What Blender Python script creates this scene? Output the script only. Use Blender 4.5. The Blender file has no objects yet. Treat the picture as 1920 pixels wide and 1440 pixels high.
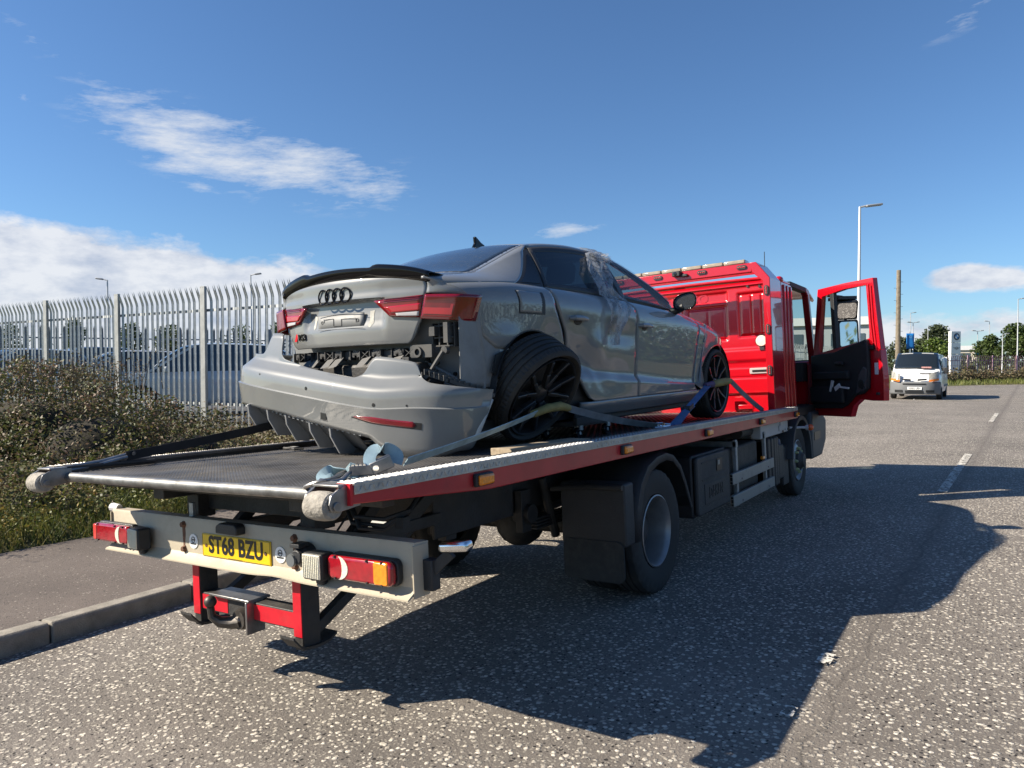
import bpy, math, random
import numpy as np
from mathutils import Vector, Matrix
random.seed(7); RNG = np.random.default_rng(7)
rad = math.radians
sc = bpy.context.scene
COL = sc.collection
# ---------------------------------------------------------------- camera
CAM_POS = (2.9057, -1.7391, 1.54); YAW = .5929; PITCH = .0242; ROLL = -.0014; FPX = 1351.98
fw = Vector((-math.sin(YAW)*math.cos(PITCH), math.cos(YAW)*math.cos(PITCH), -math.sin(PITCH)))
rt = Vector((math.cos(YAW), math.sin(YAW), 0)); up = rt.cross(fw)
r2 = rt*math.cos(ROLL)+up*math.sin(ROLL); u2 = -rt*math.sin(ROLL)+up*math.cos(ROLL)
cd = bpy.data.cameras.new('camera'); cam = bpy.data.objects.new('camera', cd); COL.objects.link(cam)
cd.sensor_width = 36; cd.lens = FPX/1920*36; cd.clip_start = .05; cd.clip_end = 3000
cam.matrix_world = Matrix(((r2.x, u2.x, -fw.x, CAM_POS[0]), (r2.y, u2.y, -fw.y, CAM_POS[1]), (r2.z, u2.z, -fw.z, CAM_POS[2]), (0, 0, 0, 1)))
sc.camera = cam
# ---------------------------------------------------------------- world, sun, exposure
RHO = .0506
TRUCK = Matrix.Rotation(-RHO, 4, 'Y')
SUN_TRAVEL = (TRUCK.to_3x3() @ Vector((1.03, .88, -1.0))).normalized()
to_sun = -SUN_TRAVEL
SUN_EL = math.asin(to_sun.z); SUN_ROT = math.atan2(to_sun.x, to_sun.y)
sd = bpy.data.lights.new('sun', 'SUN'); sun = bpy.data.objects.new('sun', sd); COL.objects.link(sun)
sd.energy = 5.0; sd.angle = rad(.53); sd.color = (1.0, .90, .75)
sun.rotation_euler = SUN_TRAVEL.to_track_quat('-Z', 'Y').to_euler(); sun.location = (-20, -15, 30)
sc.view_settings.view_transform = 'Standard'; sc.view_settings.look = 'None'
sc.view_settings.exposure = 1.0; sc.view_settings.gamma = 1; sc.view_settings.use_curve_mapping = False

class NT:
    """small node-tree helper"""
    def __init__(s, tree): s.t = tree; tree.nodes.clear()
    def n(s, ty, **k):
        o = s.t.nodes.new(ty)
        for a, b in k.items(): setattr(o, a, b)
        return o
    def l(s, a, b): s.t.links.new(a, b)
    def val(s, sock, v):
        if hasattr(v, 'is_linked') or isinstance(v, bpy.types.NodeSocket): s.l(v, sock)
        else: sock.default_value = v
    def math(s, op, a, b=0.0, c=None, clamp=False):
        m = s.n('ShaderNodeMath', operation=op, use_clamp=clamp)
        s.val(m.inputs[0], a); s.val(m.inputs[1], b)
        if c is not None: s.val(m.inputs[2], c)
        return m.outputs[0]
    def mix(s, f, a, b, blend='MIX'):
        m = s.n('ShaderNodeMix', data_type='RGBA', blend_type=blend)
        s.val(m.inputs[0], f); s.val(m.inputs[6], a); s.val(m.inputs[7], b)
        return m.outputs[2]
    def ramp(s, f, stops, interp='LINEAR'):
        r = s.n('ShaderNodeValToRGB'); r.color_ramp.interpolation = interp
        e = r.color_ramp.elements
        while len(e) < len(stops): e.new(.5)
        for i, (p, c) in enumerate(stops):
            e[i].position = p; e[i].color = c if len(c) == 4 else (*c, 1)
        s.l(f, r.inputs[0]); return r.outputs[0]
    def noise(s, vec, scale, detail=3, rough=.55, w=None):
        n = s.n('ShaderNodeTexNoise'); n.inputs['Scale'].default_value = scale
        n.inputs['Detail'].default_value = detail; n.inputs['Roughness'].default_value = rough
        if vec is not None: s.l(vec, n.inputs['Vector'])
        return n.outputs[0]
    def voro(s, vec, scale, feature='F1', rand=1.0):
        n = s.n('ShaderNodeTexVoronoi', feature=feature); n.inputs['Scale'].default_value = scale
        n.inputs['Randomness'].default_value = rand
        if vec is not None: s.l(vec, n.inputs['Vector'])
        return n

world = bpy.data.worlds.new('World'); sc.world = world; world.use_nodes = True
w = NT(world.node_tree)
sky = w.n('ShaderNodeTexSky', sky_type='NISHITA', sun_disc=False)
sky.sun_elevation = SUN_EL; sky.sun_rotation = SUN_ROT
sky.altitude = 0; sky.air_density = 1.0; sky.dust_density = .25; sky.ozone_density = 4.0
tc = w.n('ShaderNodeTexCoord')
sep = w.n('ShaderNodeSeparateXYZ'); w.l(tc.outputs['Generated'], sep.inputs[0])
az = w.math('ARCTAN2', sep.outputs[0], sep.outputs[1]); el = w.math('ARCSINE', sep.outputs[2])
def px_dir(u, v):
    d = (fw + (u-960)/FPX*r2 + (720-v)/FPX*u2).normalized()
    return math.atan2(d.x, d.y), math.asin(d.z)
# cloud coordinates: flat layer seen in perspective, stretched so near-horizon clouds stay layered
cv = w.n('ShaderNodeCombineXYZ'); w.l(w.math('MULTIPLY', az, 1.0), cv.inputs[0]); w.l(w.math('MULTIPLY', el, 2.1), cv.inputs[1])
n1 = w.noise(cv.outputs[0], 7.0, 6, .62); n2 = w.noise(cv.outputs[0], 22.0, 4, .6)
wv = w.n('ShaderNodeCombineXYZ'); w.l(w.math('ADD', w.math('MULTIPLY', az, .8), w.math('MULTIPLY', el, -.9)), wv.inputs[0]); w.l(w.math('MULTIPLY', el, 3.0), wv.inputs[1])
n3 = w.noise(wv.outputs[0], 14.0, 7, .68)
def blob(u, v, su, sv, tilt=0.0):
    a0, e0 = px_dir(u, v); sa = su/FPX; se = sv/FPX
    da = w.math('SUBTRACT', az, a0); de = w.math('SUBTRACT', el, e0)
    ct, st = math.cos(tilt), math.sin(tilt)
    p = w.math('DIVIDE', w.math('ADD', w.math('MULTIPLY', da, ct), w.math('MULTIPLY', de, st)), sa)
    q = w.math('DIVIDE', w.math('ADD', w.math('MULTIPLY', da, -st), w.math('MULTIPLY', de, ct)), se)
    r = w.math('ADD', w.math('MULTIPLY', p, p), w.math('MULTIPLY', q, q))
    return w.math('EXPONENT', w.math('MULTIPLY', r, -1.0))
def total(xs):
    t = xs[0]
    for x in xs[1:]: t = w.math('ADD', t, x)
    return t
wisp = total([blob(560, 318, 170, 48, -.12), w.math('MULTIPLY', blob(300, 245, 120, 50, -.3), .72), w.math('MULTIPLY', blob(390, 228, 60, 14), .5), w.math('MULTIPLY', blob(1062, 432, 60, 15, .1), .75),
              w.math('MULTIPLY', blob(60, 70, 60, 14, -.5), .3), w.math('MULTIPLY', blob(1820, 20, 60, 22, .4), .42), w.math('MULTIPLY', blob(370, 348, 30, 10), .5)])
wisp_m = w.math('MULTIPLY', w.ramp(w.math('ADD', w.math('MULTIPLY', wisp, .52), w.math('MULTIPLY', w.math('SUBTRACT', n3, .5), 1.5)), [(.16, (0, 0, 0)), (.62, (1, 1, 1))]), w.ramp(wisp, [(.05, (0, 0, 0)), (.35, (1, 1, 1))]))
bank = total([blob(170, 560, 620, 92, -.03), blob(-260, 560, 500, 120), w.math('MULTIPLY', blob(1840, 524, 80, 20, .0), .85), w.math('MULTIPLY', blob(1790, 512, 36, 18), .6),
              w.math('MULTIPLY', blob(1850, 605, 200, 30), .40), w.math('MULTIPLY', blob(1560, 640, 300, 30), .35)])
# low clouds all round the horizon, wherever the noise puts them
belt = w.math('MULTIPLY', w.ramp(el, [(.5, (1, 1, 1)), (.62, (0, 0, 0))]), .0)
el_n = w.math('ADD', w.math('MULTIPLY', el, 1.0), .5)
belt = w.math('MULTIPLY', w.ramp(el_n, [(.5, (1, 1, 1)), (.56, (.6, .6, .6)), (.64, (0, 0, 0))]), .26)
bank = w.math('ADD', bank, belt)
bank_m = w.ramp(w.math('ADD', w.math('MULTIPLY', bank, .75), w.math('MULTIPLY', w.math('SUBTRACT', n1, .5), 1.35)), [(.30, (0, 0, 0)), (.52, (1, 1, 1))])
shade = w.ramp(w.math('ADD', w.math('MULTIPLY', n1, .55), w.math('MULTIPLY', n2, .5)), [(.38, (4.0, 4.5, 5.6)), (.60, (6.8, 6.95, 7.3))])
tint = w.mix(1.0, sky.outputs[0], (.76, .95, 1.12, 1), 'MULTIPLY')
c1 = w.mix(w.math('MULTIPLY', wisp_m, .82), tint, (6.2, 6.5, 7.0, 1))
c2 = w.mix(w.math('MULTIPLY', bank_m, .93), c1, shade)
bg = w.n('ShaderNodeBackground'); bg.inputs[1].default_value = .062
wo = w.n('ShaderNodeOutputWorld'); w.l(c2, bg.inputs[0]); w.l(bg.outputs[0], wo.inputs[0])

# ---------------------------------------------------------------- materials
MATS = {}
def M(name, color, rough=.5, metal=0.0, coat=0.0, var=0.0, vscale=6.0, bump=0.0, bscale=60.0, dirt=0.0, dirtcol=(.10, .085, .065), spec=.5, coat_rough=.03, trans=0.0, alpha=1.0, sheen=0.0, flake=0.0):
    if name in MATS: return MATS[name]
    m = bpy.data.materials.new(name); m.use_nodes = True; t = NT(m.node_tree)
    b = t.n('ShaderNodeBsdfPrincipled'); o = t.n('ShaderNodeOutputMaterial'); t.l(b.outputs[0], o.inputs[0])
    tcn = t.n('ShaderNodeTexCoord'); P = tcn.outputs['Object']
    c = (*color, 1)
    b.inputs['Base Color'].default_value = c
    b.inputs['Roughness'].default_value = rough; b.inputs['Metallic'].default_value = metal
    b.inputs['Coat Weight'].default_value = coat; b.inputs['Coat Roughness'].default_value = coat_rough
    b.inputs['Specular IOR Level'].default_value = spec; b.inputs['Transmission Weight'].default_value = trans; b.inputs['Alpha'].default_value = alpha
    out = None
    if var > 0:
        n = t.noise(P, vscale, 6, .6)
        lo = tuple(x*(1-var) for x in color); hi = tuple(min(1, x*(1+var)) for x in color)
        out = t.ramp(n, [(.3, lo), (.7, hi)])
    if dirt > 0:
        n = t.noise(P, vscale*.6+1.3, 8, .68); f = t.ramp(n, [(.62-.35*dirt, (0, 0, 0)), (.92-.3*dirt, (1, 1, 1))])
        f = t.math('MULTIPLY', f, min(1, dirt*1.3))
        out = t.mix(f, out if out is not None else c, (*dirtcol, 1))
        rr = t.math('ADD', t.math('MULTIPLY', f, .45), rough, clamp=True); t.l(rr, b.inputs['Roughness'])
        if coat > 0: t.l(t.math('MULTIPLY', t.math('SUBTRACT', 1.0, f), coat), b.inputs['Coat Weight'])
    if out is not None: t.l(out, b.inputs['Base Color'])
    if bump > 0:
        bn = t.n('ShaderNodeBump'); bn.inputs['Strength'].default_value = bump; bn.inputs['Distance'].default_value = .01
        t.l(t.noise(P, bscale, 4), bn.inputs['Height']); t.l(bn.outputs[0], b.inputs['Normal'])
    MATS[name] = m; return m
def glassmat(name, tint=(.1, .12, .13), trans=.5, rough=.02):
    """thin glazing: tinted see-through layer plus mirror reflection by fresnel"""
    if name in MATS: return MATS[name]
    m = bpy.data.materials.new(name); m.use_nodes = True; t = NT(m.node_tree)
    o = t.n('ShaderNodeOutputMaterial'); tr = t.n('ShaderNodeBsdfTransparent'); tr.inputs[0].default_value = (*[x*trans for x in tint], 1)
    gl = t.n('ShaderNodeBsdfGlossy'); gl.inputs['Roughness'].default_value = rough
    fr = t.n('ShaderNodeFresnel'); gm = t.n('ShaderNodeNewGeometry'); t.l(t.math('ADD', t.math('MULTIPLY', gm.outputs['Backfacing'], 1/1.55-1.55), 1.55), fr.inputs[0])
    mx = t.n('ShaderNodeMixShader'); t.l(fr.outputs[0], mx.inputs[0]); t.l(tr.outputs[0], mx.inputs[1]); t.l(gl.outputs[0], mx.inputs[2]); t.l(mx.outputs[0], o.inputs[0])
    MATS[name] = m; return m

# ---------------------------------------------------------------- mesh builder
class MB:
    def __init__(s): s.v = []; s.f = []; s.m = []
    def add(s, vs, fs, mi=0):
        k = len(s.v); s.v += [tuple(x) for x in vs]; s.f += [tuple(i+k for i in f) for f in fs]; s.m += [mi]*len(fs); return s
    def box(s, c, d, rot=None, mi=0, taper=None):
        x, y, z = (q/2 for q in d); V = []
        for sz in (-1, 1):
            for sx, sy in ((-1, -1), (1, -1), (1, 1), (-1, 1)):
                tx, ty = (taper if (taper and sz > 0) else (1, 1))
                V.append(Vector((sx*x*tx, sy*y*ty, sz*z)))
        if rot is not None:
            R = rot if isinstance(rot, Matrix) else Matrix.Rotation(rot[2], 3, 'Z') @ Matrix.Rotation(rot[1], 3, 'Y') @ Matrix.Rotation(rot[0], 3, 'X')
            V = [R @ p for p in V]
        V = [p+Vector(c) for p in V]
        return s.add(V, [(3, 2, 1, 0), (4, 5, 6, 7), (0, 1, 5, 4), (1, 2, 6, 5), (2, 3, 7, 6), (3, 0, 4, 7)], mi)
    def bar(s, a, b, wd, ht, upv=(0, 0, 1), mi=0):
        a, b = Vector(a), Vector(b); d = b-a; L = d.length; y = d.normalized(); u = Vector(upv)
        x = y.cross(u).normalized(); z = x.cross(y)
        R = Matrix((x, y, z)).transposed(); return s.box((a+b)/2, (wd, L, ht), R, mi)
    def prism(s, poly, axis, a, b, mi=0):
        """extrude 2-D polygon along axis (0,1,2); poly holds the two remaining coords in order"""
        n = len(poly); V = []
        for h in (a, b):
            for p in poly:
                q = list(p); q.insert(axis, h); V.append(q)
        F = [tuple(range(n-1, -1, -1)), tuple(range(n, 2*n))]+[(i, (i+1) % n, n+(i+1) % n, n+i) for i in range(n)]
        return s.add(V, F, mi)
    def tube(s, pts, r, n=8, mi=0, caps=True):
        pts = [Vector(p) for p in pts]; rs = r if isinstance(r, (list, tuple)) else [r]*len(pts)
        k0 = []; V = []; F = []; prev = None
        for i, p in enumerate(pts):
            d = (pts[min(i+1, len(pts)-1)]-pts[max(i-1, 0)])
            d = d.normalized() if d.length > 1e-9 else Vector((0, 0, 1))
            if prev is None:
                a = Vector((0, 0, 1)) if abs(d.z) < .9 else Vector((1, 0, 0)); x = d.cross(a).normalized()
            else:
                x = prev-d*prev.dot(d); x = x.normalized() if x.length > 1e-6 else d.orthogonal().normalized()
            prev = x; y = d.cross(x)
            for j in range(n):
                t = 2*math.pi*j/n; V.append(p+(x*math.cos(t)+y*math.sin(t))*rs[i])
        for i in range(len(pts)-1):
            for j in range(n): F.append((i*n+j, i*n+(j+1) % n, (i+1)*n+(j+1) % n, (i+1)*n+j))
        if caps: F.append(tuple(range(n-1, -1, -1))); F.append(tuple(range((len(pts)-1)*n, len(pts)*n)))
        return s.add(V, F, mi)
    def lathe(s, prof, n=32, axis=0, c=(0, 0, 0), mi=0, mod=None, closed=False, arc=(0, 2*math.pi), rfn=None):
        """prof: (radius, height along axis); mod(i,k) -> radius delta"""
        V = []; full = abs(arc[1]-arc[0]-2*math.pi) < 1e-6; nn = n if full else n+1; m = len(prof)
        for i in range(nn):
            t = arc[0]+(arc[1]-arc[0])*i/n
            for k, (r, h) in enumerate(prof):
                rr = r+(mod(i, k) if mod else 0); a, b = rr*math.cos(t), rr*math.sin(t)
                q = [a, b]; q.insert(axis, h); V.append((q[0]+c[0], q[1]+c[1], q[2]+c[2]))
        F = []
        for i in range(n):
            i2 = (i+1) % nn
            for k in range(m-1 if not closed else m):
                k2 = (k+1) % m; F.append((i*m+k, i2*m+k, i2*m+k2, i*m+k2))
        return s.add(V, F, mi)
    def grid(s, fn, nu, nv, mi=0, flip=False, closeu=False):
        V = [fn(i/nu, j/nv) for j in range(nv+1) for i in range(nu+1)]; W = nu+1; F = []
        for j in range(nv):
            for i in range(nu):
                q = (j*W+i, j*W+i+1, (j+1)*W+i+1, (j+1)*W+i); F.append(q[::-1] if flip else q)
        return s.add(V, F, mi)
    def sphere(s, c, r, n=10, m=6, mi=0, sc_=(1, 1, 1)):
        V = [(c[0], c[1], c[2]+r*sc_[2])]
        for j in range(1, m):
            for i in range(n):
                a = math.pi*j/m; t = 2*math.pi*i/n
                V.append((c[0]+r*sc_[0]*math.sin(a)*math.cos(t), c[1]+r*sc_[1]*math.sin(a)*math.sin(t), c[2]+r*sc_[2]*math.cos(a)))
        V.append((c[0], c[1], c[2]-r*sc_[2])); F = []
        for i in range(n): F.append((0, 1+i, 1+(i+1) % n))
        for j in range(m-2):
            for i in range(n): F.append((1+j*n+i, 1+(j+1)*n+i, 1+(j+1)*n+(i+1) % n, 1+j*n+(i+1) % n))
        for i in range(n): F.append((len(V)-1, 1+(m-2)*n+(i+1) % n, 1+(m-2)*n+i))
        return s.add(V, F, mi)
    def mesh(s, name):
        me = bpy.data.meshes.new(name); me.from_pydata(s.v, [], s.f); return me
    def build(s, name, mat, parent=None, smooth=35, bevel=0.0, weld=False, solid=0.0, seg=2, kind=None, subsurf=0):
        me = s.mesh(name)
        for m in (mat if isinstance(mat, (list, tuple)) else [mat]): me.materials.append(m)
        if any(s.m): me.polygons.foreach_set('material_index', s.m)
        if weld or smooth is not None:
            import bmesh
            bm = bmesh.new(); bm.from_mesh(me)
            if weld: bmesh.ops.remove_doubles(bm, verts=bm.verts, dist=.0004)
            if not solid: bmesh.ops.recalc_face_normals(bm, faces=bm.faces)
            bm.to_mesh(me); bm.free()
        if smooth is not None:
            me.polygons.foreach_set('use_smooth', [True]*len(me.polygons)); me.set_sharp_from_angle(angle=rad(smooth))
        o = bpy.data.objects.new(name, me); COL.objects.link(o)
        if parent is not None: o.parent = parent
        if solid: md = o.modifiers.new('solid', 'SOLIDIFY'); md.thickness = solid; md.offset = -1
        if bevel: md = o.modifiers.new('bevel', 'BEVEL'); md.width = bevel; md.segments = seg; md.limit_method = 'ANGLE'; md.angle_limit = rad(40); md.harden_normals = False
        if subsurf: md = o.modifiers.new('sub', 'SUBSURF'); md.levels = subsurf; md.render_levels = subsurf
        if kind: o['kind'] = kind
        return o
def empty(name, label=None, cat=None, group=None, mat=None, loc=None):
    o = bpy.data.objects.new(name, None); COL.objects.link(o); o.empty_display_size = .2
    if mat is not None: o.matrix_world = mat
    if loc is not None: o.location = loc
    return tag(o, label, cat, group)
def tag(o, label=None, cat=None, group=None, kind=None):
    if label: o['label'] = label
    if cat: o['category'] = cat
    if group: o['group'] = group
    if kind: o['kind'] = kind
    return o
def inst(o, parent, M4=None, name=None):
    c = o.copy(); COL.objects.link(c); c.parent = parent
    if M4 is not None: c.matrix_local = M4
    if name: c.name = name
    return c
def copy_tree(o, parent=None):
    c = o.copy(); COL.objects.link(c); c.parent = parent
    for ch in list(o.children): copy_tree(ch, c)
    return c
def text_mb(txt, size, depth=.002, bold=0.0, sx=1.0, spacing=1.0):
    """returns (verts, faces) of a text centred at the origin, in the XZ plane facing -Y"""
    cu = bpy.data.curves.new('txt', 'FONT'); cu.body = txt; cu.size = size; cu.align_x = 'CENTER'; cu.align_y = 'CENTER'; cu.extrude = depth; cu.offset = bold; cu.space_character = spacing; cu.resolution_u = 4
    ob = bpy.data.objects.new('txt', cu); COL.objects.link(ob)
    dg = bpy.context.evaluated_depsgraph_get(); me = ob.evaluated_get(dg).to_mesh()
    V = [(v.co.x*sx, -v.co.z, v.co.y) for v in me.vertices]; F = [tuple(p.vertices) for p in me.polygons]
    bpy.data.objects.remove(ob); bpy.data.curves.remove(cu); return V, F
def interp(xs, ys, x):
    if x <= xs[0]: return ys[0]
    for i in range(1, len(xs)):
        if x <= xs[i]: return ys[i-1]+(ys[i]-ys[i-1])*(x-xs[i-1])/(xs[i]-xs[i-1])
    return ys[-1]
def pch(xs, ys):
    """smooth (monotone cubic) interpolator"""
    xs = np.asarray(xs, float); ys = np.asarray(ys, float); h = np.diff(xs); d = np.diff(ys)/h; m = np.zeros(len(xs))
    m[0] = d[0]; m[-1] = d[-1]
    for i in range(1, len(xs)-1):
        m[i] = 0 if d[i-1]*d[i] <= 0 else (h[i]+h[i-1])*3/((2*h[i]+h[i-1])/d[i-1]+(h[i]+2*h[i-1])/d[i])
    X = np.linspace(xs[0], xs[-1], 1601); i = np.clip(np.searchsorted(xs, X)-1, 0, len(h)-1); t = (X-xs[i])/h[i]
    T = ((2*t**3-3*t**2+1)*ys[i]+(t**3-2*t**2+t)*h[i]*m[i]+(-2*t**3+3*t**2)*ys[i+1]+(t**3-t**2)*h[i]*m[i+1]).tolist()
    x0 = float(xs[0]); k = 1600/float(xs[-1]-xs[0])
    def f(x):
        q = (x-x0)*k
        if q <= 0: return T[0]
        if q >= 1600: return T[1600]
        j = int(q); return T[j]+(T[j+1]-T[j])*(q-j)
    return f
def snoise(x, y, z=0.0):
    from mathutils import noise
    return noise.noise(Vector((x, y, z)))
# ================================================================ SETTING
def gz(X, Y):
    s = min(max((24-Y)/14, 0), 1); s = s*s*(3-2*s)
    return s*.0506*min(max(X, -4.2), 3.2)+(1-s)*.15
def kerbX(Y):
    return KX(Y)
KX = pch([-14, 0, 10, 30, 44, 50, 56, 60, 64, 68, 72, 76, 80, 90, 110], [-1.25, -1.69, -2.0, -2.45, -2.3, -1.4, .1, 2.0, 4.6, 8, 13, 19, 27, 60, 160])
def asphalt(name, chip, base, pit, vs, chipamt, seam=True):
    m = bpy.data.materials.new(name); m.use_nodes = True; t = NT(m.node_tree)
    b = t.n('ShaderNodeBsdfPrincipled'); o = t.n('ShaderNodeOutputMaterial'); t.l(b.outputs[0], o.inputs[0])
    P = t.n('ShaderNodeTexCoord').outputs['Object']
    sp = t.n('ShaderNodeSeparateXYZ'); t.l(P, sp.inputs[0])
    fl = t.n('ShaderNodeCombineXYZ'); t.l(sp.outputs[0], fl.inputs[0]); t.l(sp.outputs[1], fl.inputs[1])
    # warp so stones are angular and uneven
    wn = t.n('ShaderNodeTexNoise'); wn.inputs['Scale'].default_value = vs*1.5; wn.inputs['Detail'].default_value = 3; t.l(fl.outputs[0], wn.inputs['Vector'])
    wa = t.n('ShaderNodeVectorMath', operation='SCALE'); wa.inputs[3].default_value = .6/vs; t.l(wn.outputs[1], wa.inputs[0])
    wp = t.n('ShaderNodeVectorMath', operation='ADD'); t.l(fl.outputs[0], wp.inputs[0]); t.l(wa.outputs[0], wp.inputs[1]); Q = wp.outputs[0]
    v = t.voro(Q, vs)
    sc3 = t.n('ShaderNodeSeparateColor'); t.l(v.outputs['Color'], sc3.inputs[0])
    big = t.noise(fl.outputs[0], .55, 5, .6); mid = t.noise(fl.outputs[0], 3.1, 4, .6)
    thr = t.math('ADD', t.math('MULTIPLY', big, .30), t.math('SUBTRACT', chipamt-.15, t.math('MULTIPLY', mid, .12)))
    isch = t.math('LESS_THAN', sc3.outputs[0], thr)
    rad_ = t.math('ADD', t.math('MULTIPLY', sc3.outputs[2], .26), .26)
    ins = t.ramp(t.math('SUBTRACT', t.math('ADD', rad_, .5), v.outputs['Distance']), [(.47, (0, 0, 0)), (.55, (1, 1, 1))])
    chipf = t.math('MULTIPLY', isch, ins)
    v2 = t.voro(Q, vs*1.5); sc4 = t.n('ShaderNodeSeparateColor'); t.l(v2.outputs['Color'], sc4.inputs[0])
    ispit = t.math('MULTIPLY', t.math('MULTIPLY', t.math('GREATER_THAN', sc4.outputs[0], .66), t.math('LESS_THAN', v2.outputs['Distance'], t.math('ADD', t.math('MULTIPLY', sc4.outputs[1], .20), .18))), t.math('SUBTRACT', 1.0, chipf))
    fine = t.noise(fl.outputs[0], vs*5, 3)
    basec = t.ramp(t.math('ADD', t.math('MULTIPLY', big, .6), t.math('MULTIPLY', fine, .4)), [(.36, tuple(x*.62 for x in base)), (.64, tuple(x*1.3 for x in base))])
    chipc = t.ramp(sc3.outputs[1], [(0, tuple(x*.55 for x in chip)), (.55, tuple(x*.88 for x in chip)), (1, tuple(min(.8, x*1.25) for x in chip))])
    v3 = t.voro(Q, vs*2.1); sc5 = t.n('ShaderNodeSeparateColor'); t.l(v3.outputs['Color'], sc5.inputs[0])
    small = t.math('MULTIPLY', t.math('LESS_THAN', sc5.outputs[0], t.math('MULTIPLY', thr, .55)), t.math('LESS_THAN', v3.outputs['Distance'], .36))
    basec = t.mix(t.math('MULTIPLY', small, .8), basec, (*[x*.62 for x in chip], 1))
    c = t.mix(chipf, basec, chipc); c = t.mix(ispit, c, (*pit, 1))  # pits coloured near black: their shade is put into the colour
    if seam:
        # worn longitudinal joint near the crown, darker and smoother
        xx = t.math('SUBTRACT', sp.outputs[0], t.math('ADD', t.math('MULTIPLY', sp.outputs[1], .030), t.math('ADD', 2.30, t.math('MULTIPLY', t.math('SUBTRACT', mid, .5), .18))))
        band = t.math('MULTIPLY', t.ramp(t.math('ABSOLUTE', xx), [(.02, (1, 1, 1)), (.14, (0, 0, 0))]), .6)
        c = t.mix(band, c, (*[x*.85 for x in base], 1))
        crk = t.ramp(t.math('ABSOLUTE', t.math('SUBTRACT', xx, t.math('MULTIPLY', t.math('SUBTRACT', t.noise(fl.outputs[0], 5, 5, .7), .5), .12))), [(.004, (1, 1, 1)), (.012, (0, 0, 0))])
        c = t.mix(t.math('MULTIPLY', crk, .30), c, (*pit, 1))
    t.l(c, b.inputs['Base Color']); b.inputs['Roughness'].default_value = .82; b.inputs['Specular IOR Level'].default_value = .3
    h = t.math('ADD', t.math('MULTIPLY', t.math('MULTIPLY', chipf, t.math('SUBTRACT', .7, v.outputs['Distance'])), 1.3), t.math('MULTIPLY', t.noise(fl.outputs[0], vs*2.2, 4, .7), .9))
    h = t.math('SUBTRACT', h, t.math('MULTIPLY', ispit, 1.1))
    bn = t.n('ShaderNodeBump'); bn.inputs['Strength'].default_value = .9; bn.inputs['Distance'].default_value = .3/vs
    t.l(h, bn.inputs['Height']); t.l(bn.outputs[0], b.inputs['Normal']); return m
A_ROAD = asphalt('road_asphalt', (.56, .51, .43), (.178, .158, .138), (.026, .023, .022), 33, .84)
A_PAVE = asphalt('pavement_tarmac', (.34, .30, .25), (.135, .113, .098), (.04, .036, .034), 55, .16, seam=False)
A_PARK = asphalt('car_park_tarmac', (.20, .19, .18), (.10, .10, .10), (.04, .04, .04), 30, .1, seam=False)
def soil():
    m = bpy.data.materials.new('verge_soil'); m.use_nodes = True; t = NT(m.node_tree)
    b = t.n('ShaderNodeBsdfPrincipled'); o = t.n('ShaderNodeOutputMaterial'); t.l(b.outputs[0], o.inputs[0]); b.inputs['Roughness'].default_value = .95
    P = t.n('ShaderNodeTexCoord').outputs['Object']
    n = t.noise(P, 2.2, 8, .65); n2 = t.noise(P, .12, 5, .6); f = t.math('ADD', t.math('MULTIPLY', n, .6), t.math('MULTIPLY', n2, .5))
    t.l(t.ramp(f, [(.35, (.045, .05, .018)), (.5, (.09, .10, .03)), (.62, (.13, .115, .045)), (.75, (.10, .075, .045))]), b.inputs['Base Color'])
    bn = t.n('ShaderNodeBump'); bn.inputs['Strength'].default_value = .8; bn.inputs['Distance'].default_value = .05; t.l(n, bn.inputs['Height']); t.l(bn.outputs[0], b.inputs['Normal']); return m
SOIL = soil()
# road sheet
ROADW = 10.2
mb = MB(); ys = [-14+.5*i for i in range(64)]+[18+2*i for i in range(47)]
TS = [0, .02, .06, .12, .2, .3, .4, .48, .6, .75, .9, 1.0]
V = []; F = []
for y in ys:
    for tt in TS:
        x = kerbX(y)+tt*ROADW; V.append((x, y, gz(x, y)+.006*snoise(x*.5, y*.5)))
n = len(TS)
for i in range(len(ys)-1):
    for k in range(n-1): F.append((i*n+k, i*n+k+1, (i+1)*n+k+1, (i+1)*n+k))
mb.add(V, F); tag(mb.build('road', A_ROAD, smooth=60), kind='structure')
def gl(X, Y):  # road level extended sideways to the kerb line
    return gz(X, Y)
PAVE_H = .115
# left pavement
mb = MB(); V = []; F = []
pys = [-14+.5*i for i in range(120)]
def pave_edge(y): return -4.05+.10*math.sin(y*1.3)+.06*math.sin(y*3.1+1)
for y in pys:
    k = kerbX(y)
    for tt in (0, .25, .5, .75, 1.0):
        x = (k-.135)*(1-tt)+pave_edge(y)*tt; V.append((x, y, gl(k, y)+PAVE_H+.0 - (k-x)*.02+.004*snoise(x*2, y*2)))
for i in range(len(pys)-1):
    for k in range(4): F.append((i*5+k+1, i*5+k, (i+1)*5+k, (i+1)*5+k+1))
pav = tag(mb.add(V, F).build('pavement', A_PAVE, smooth=60), kind='structure')
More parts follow.
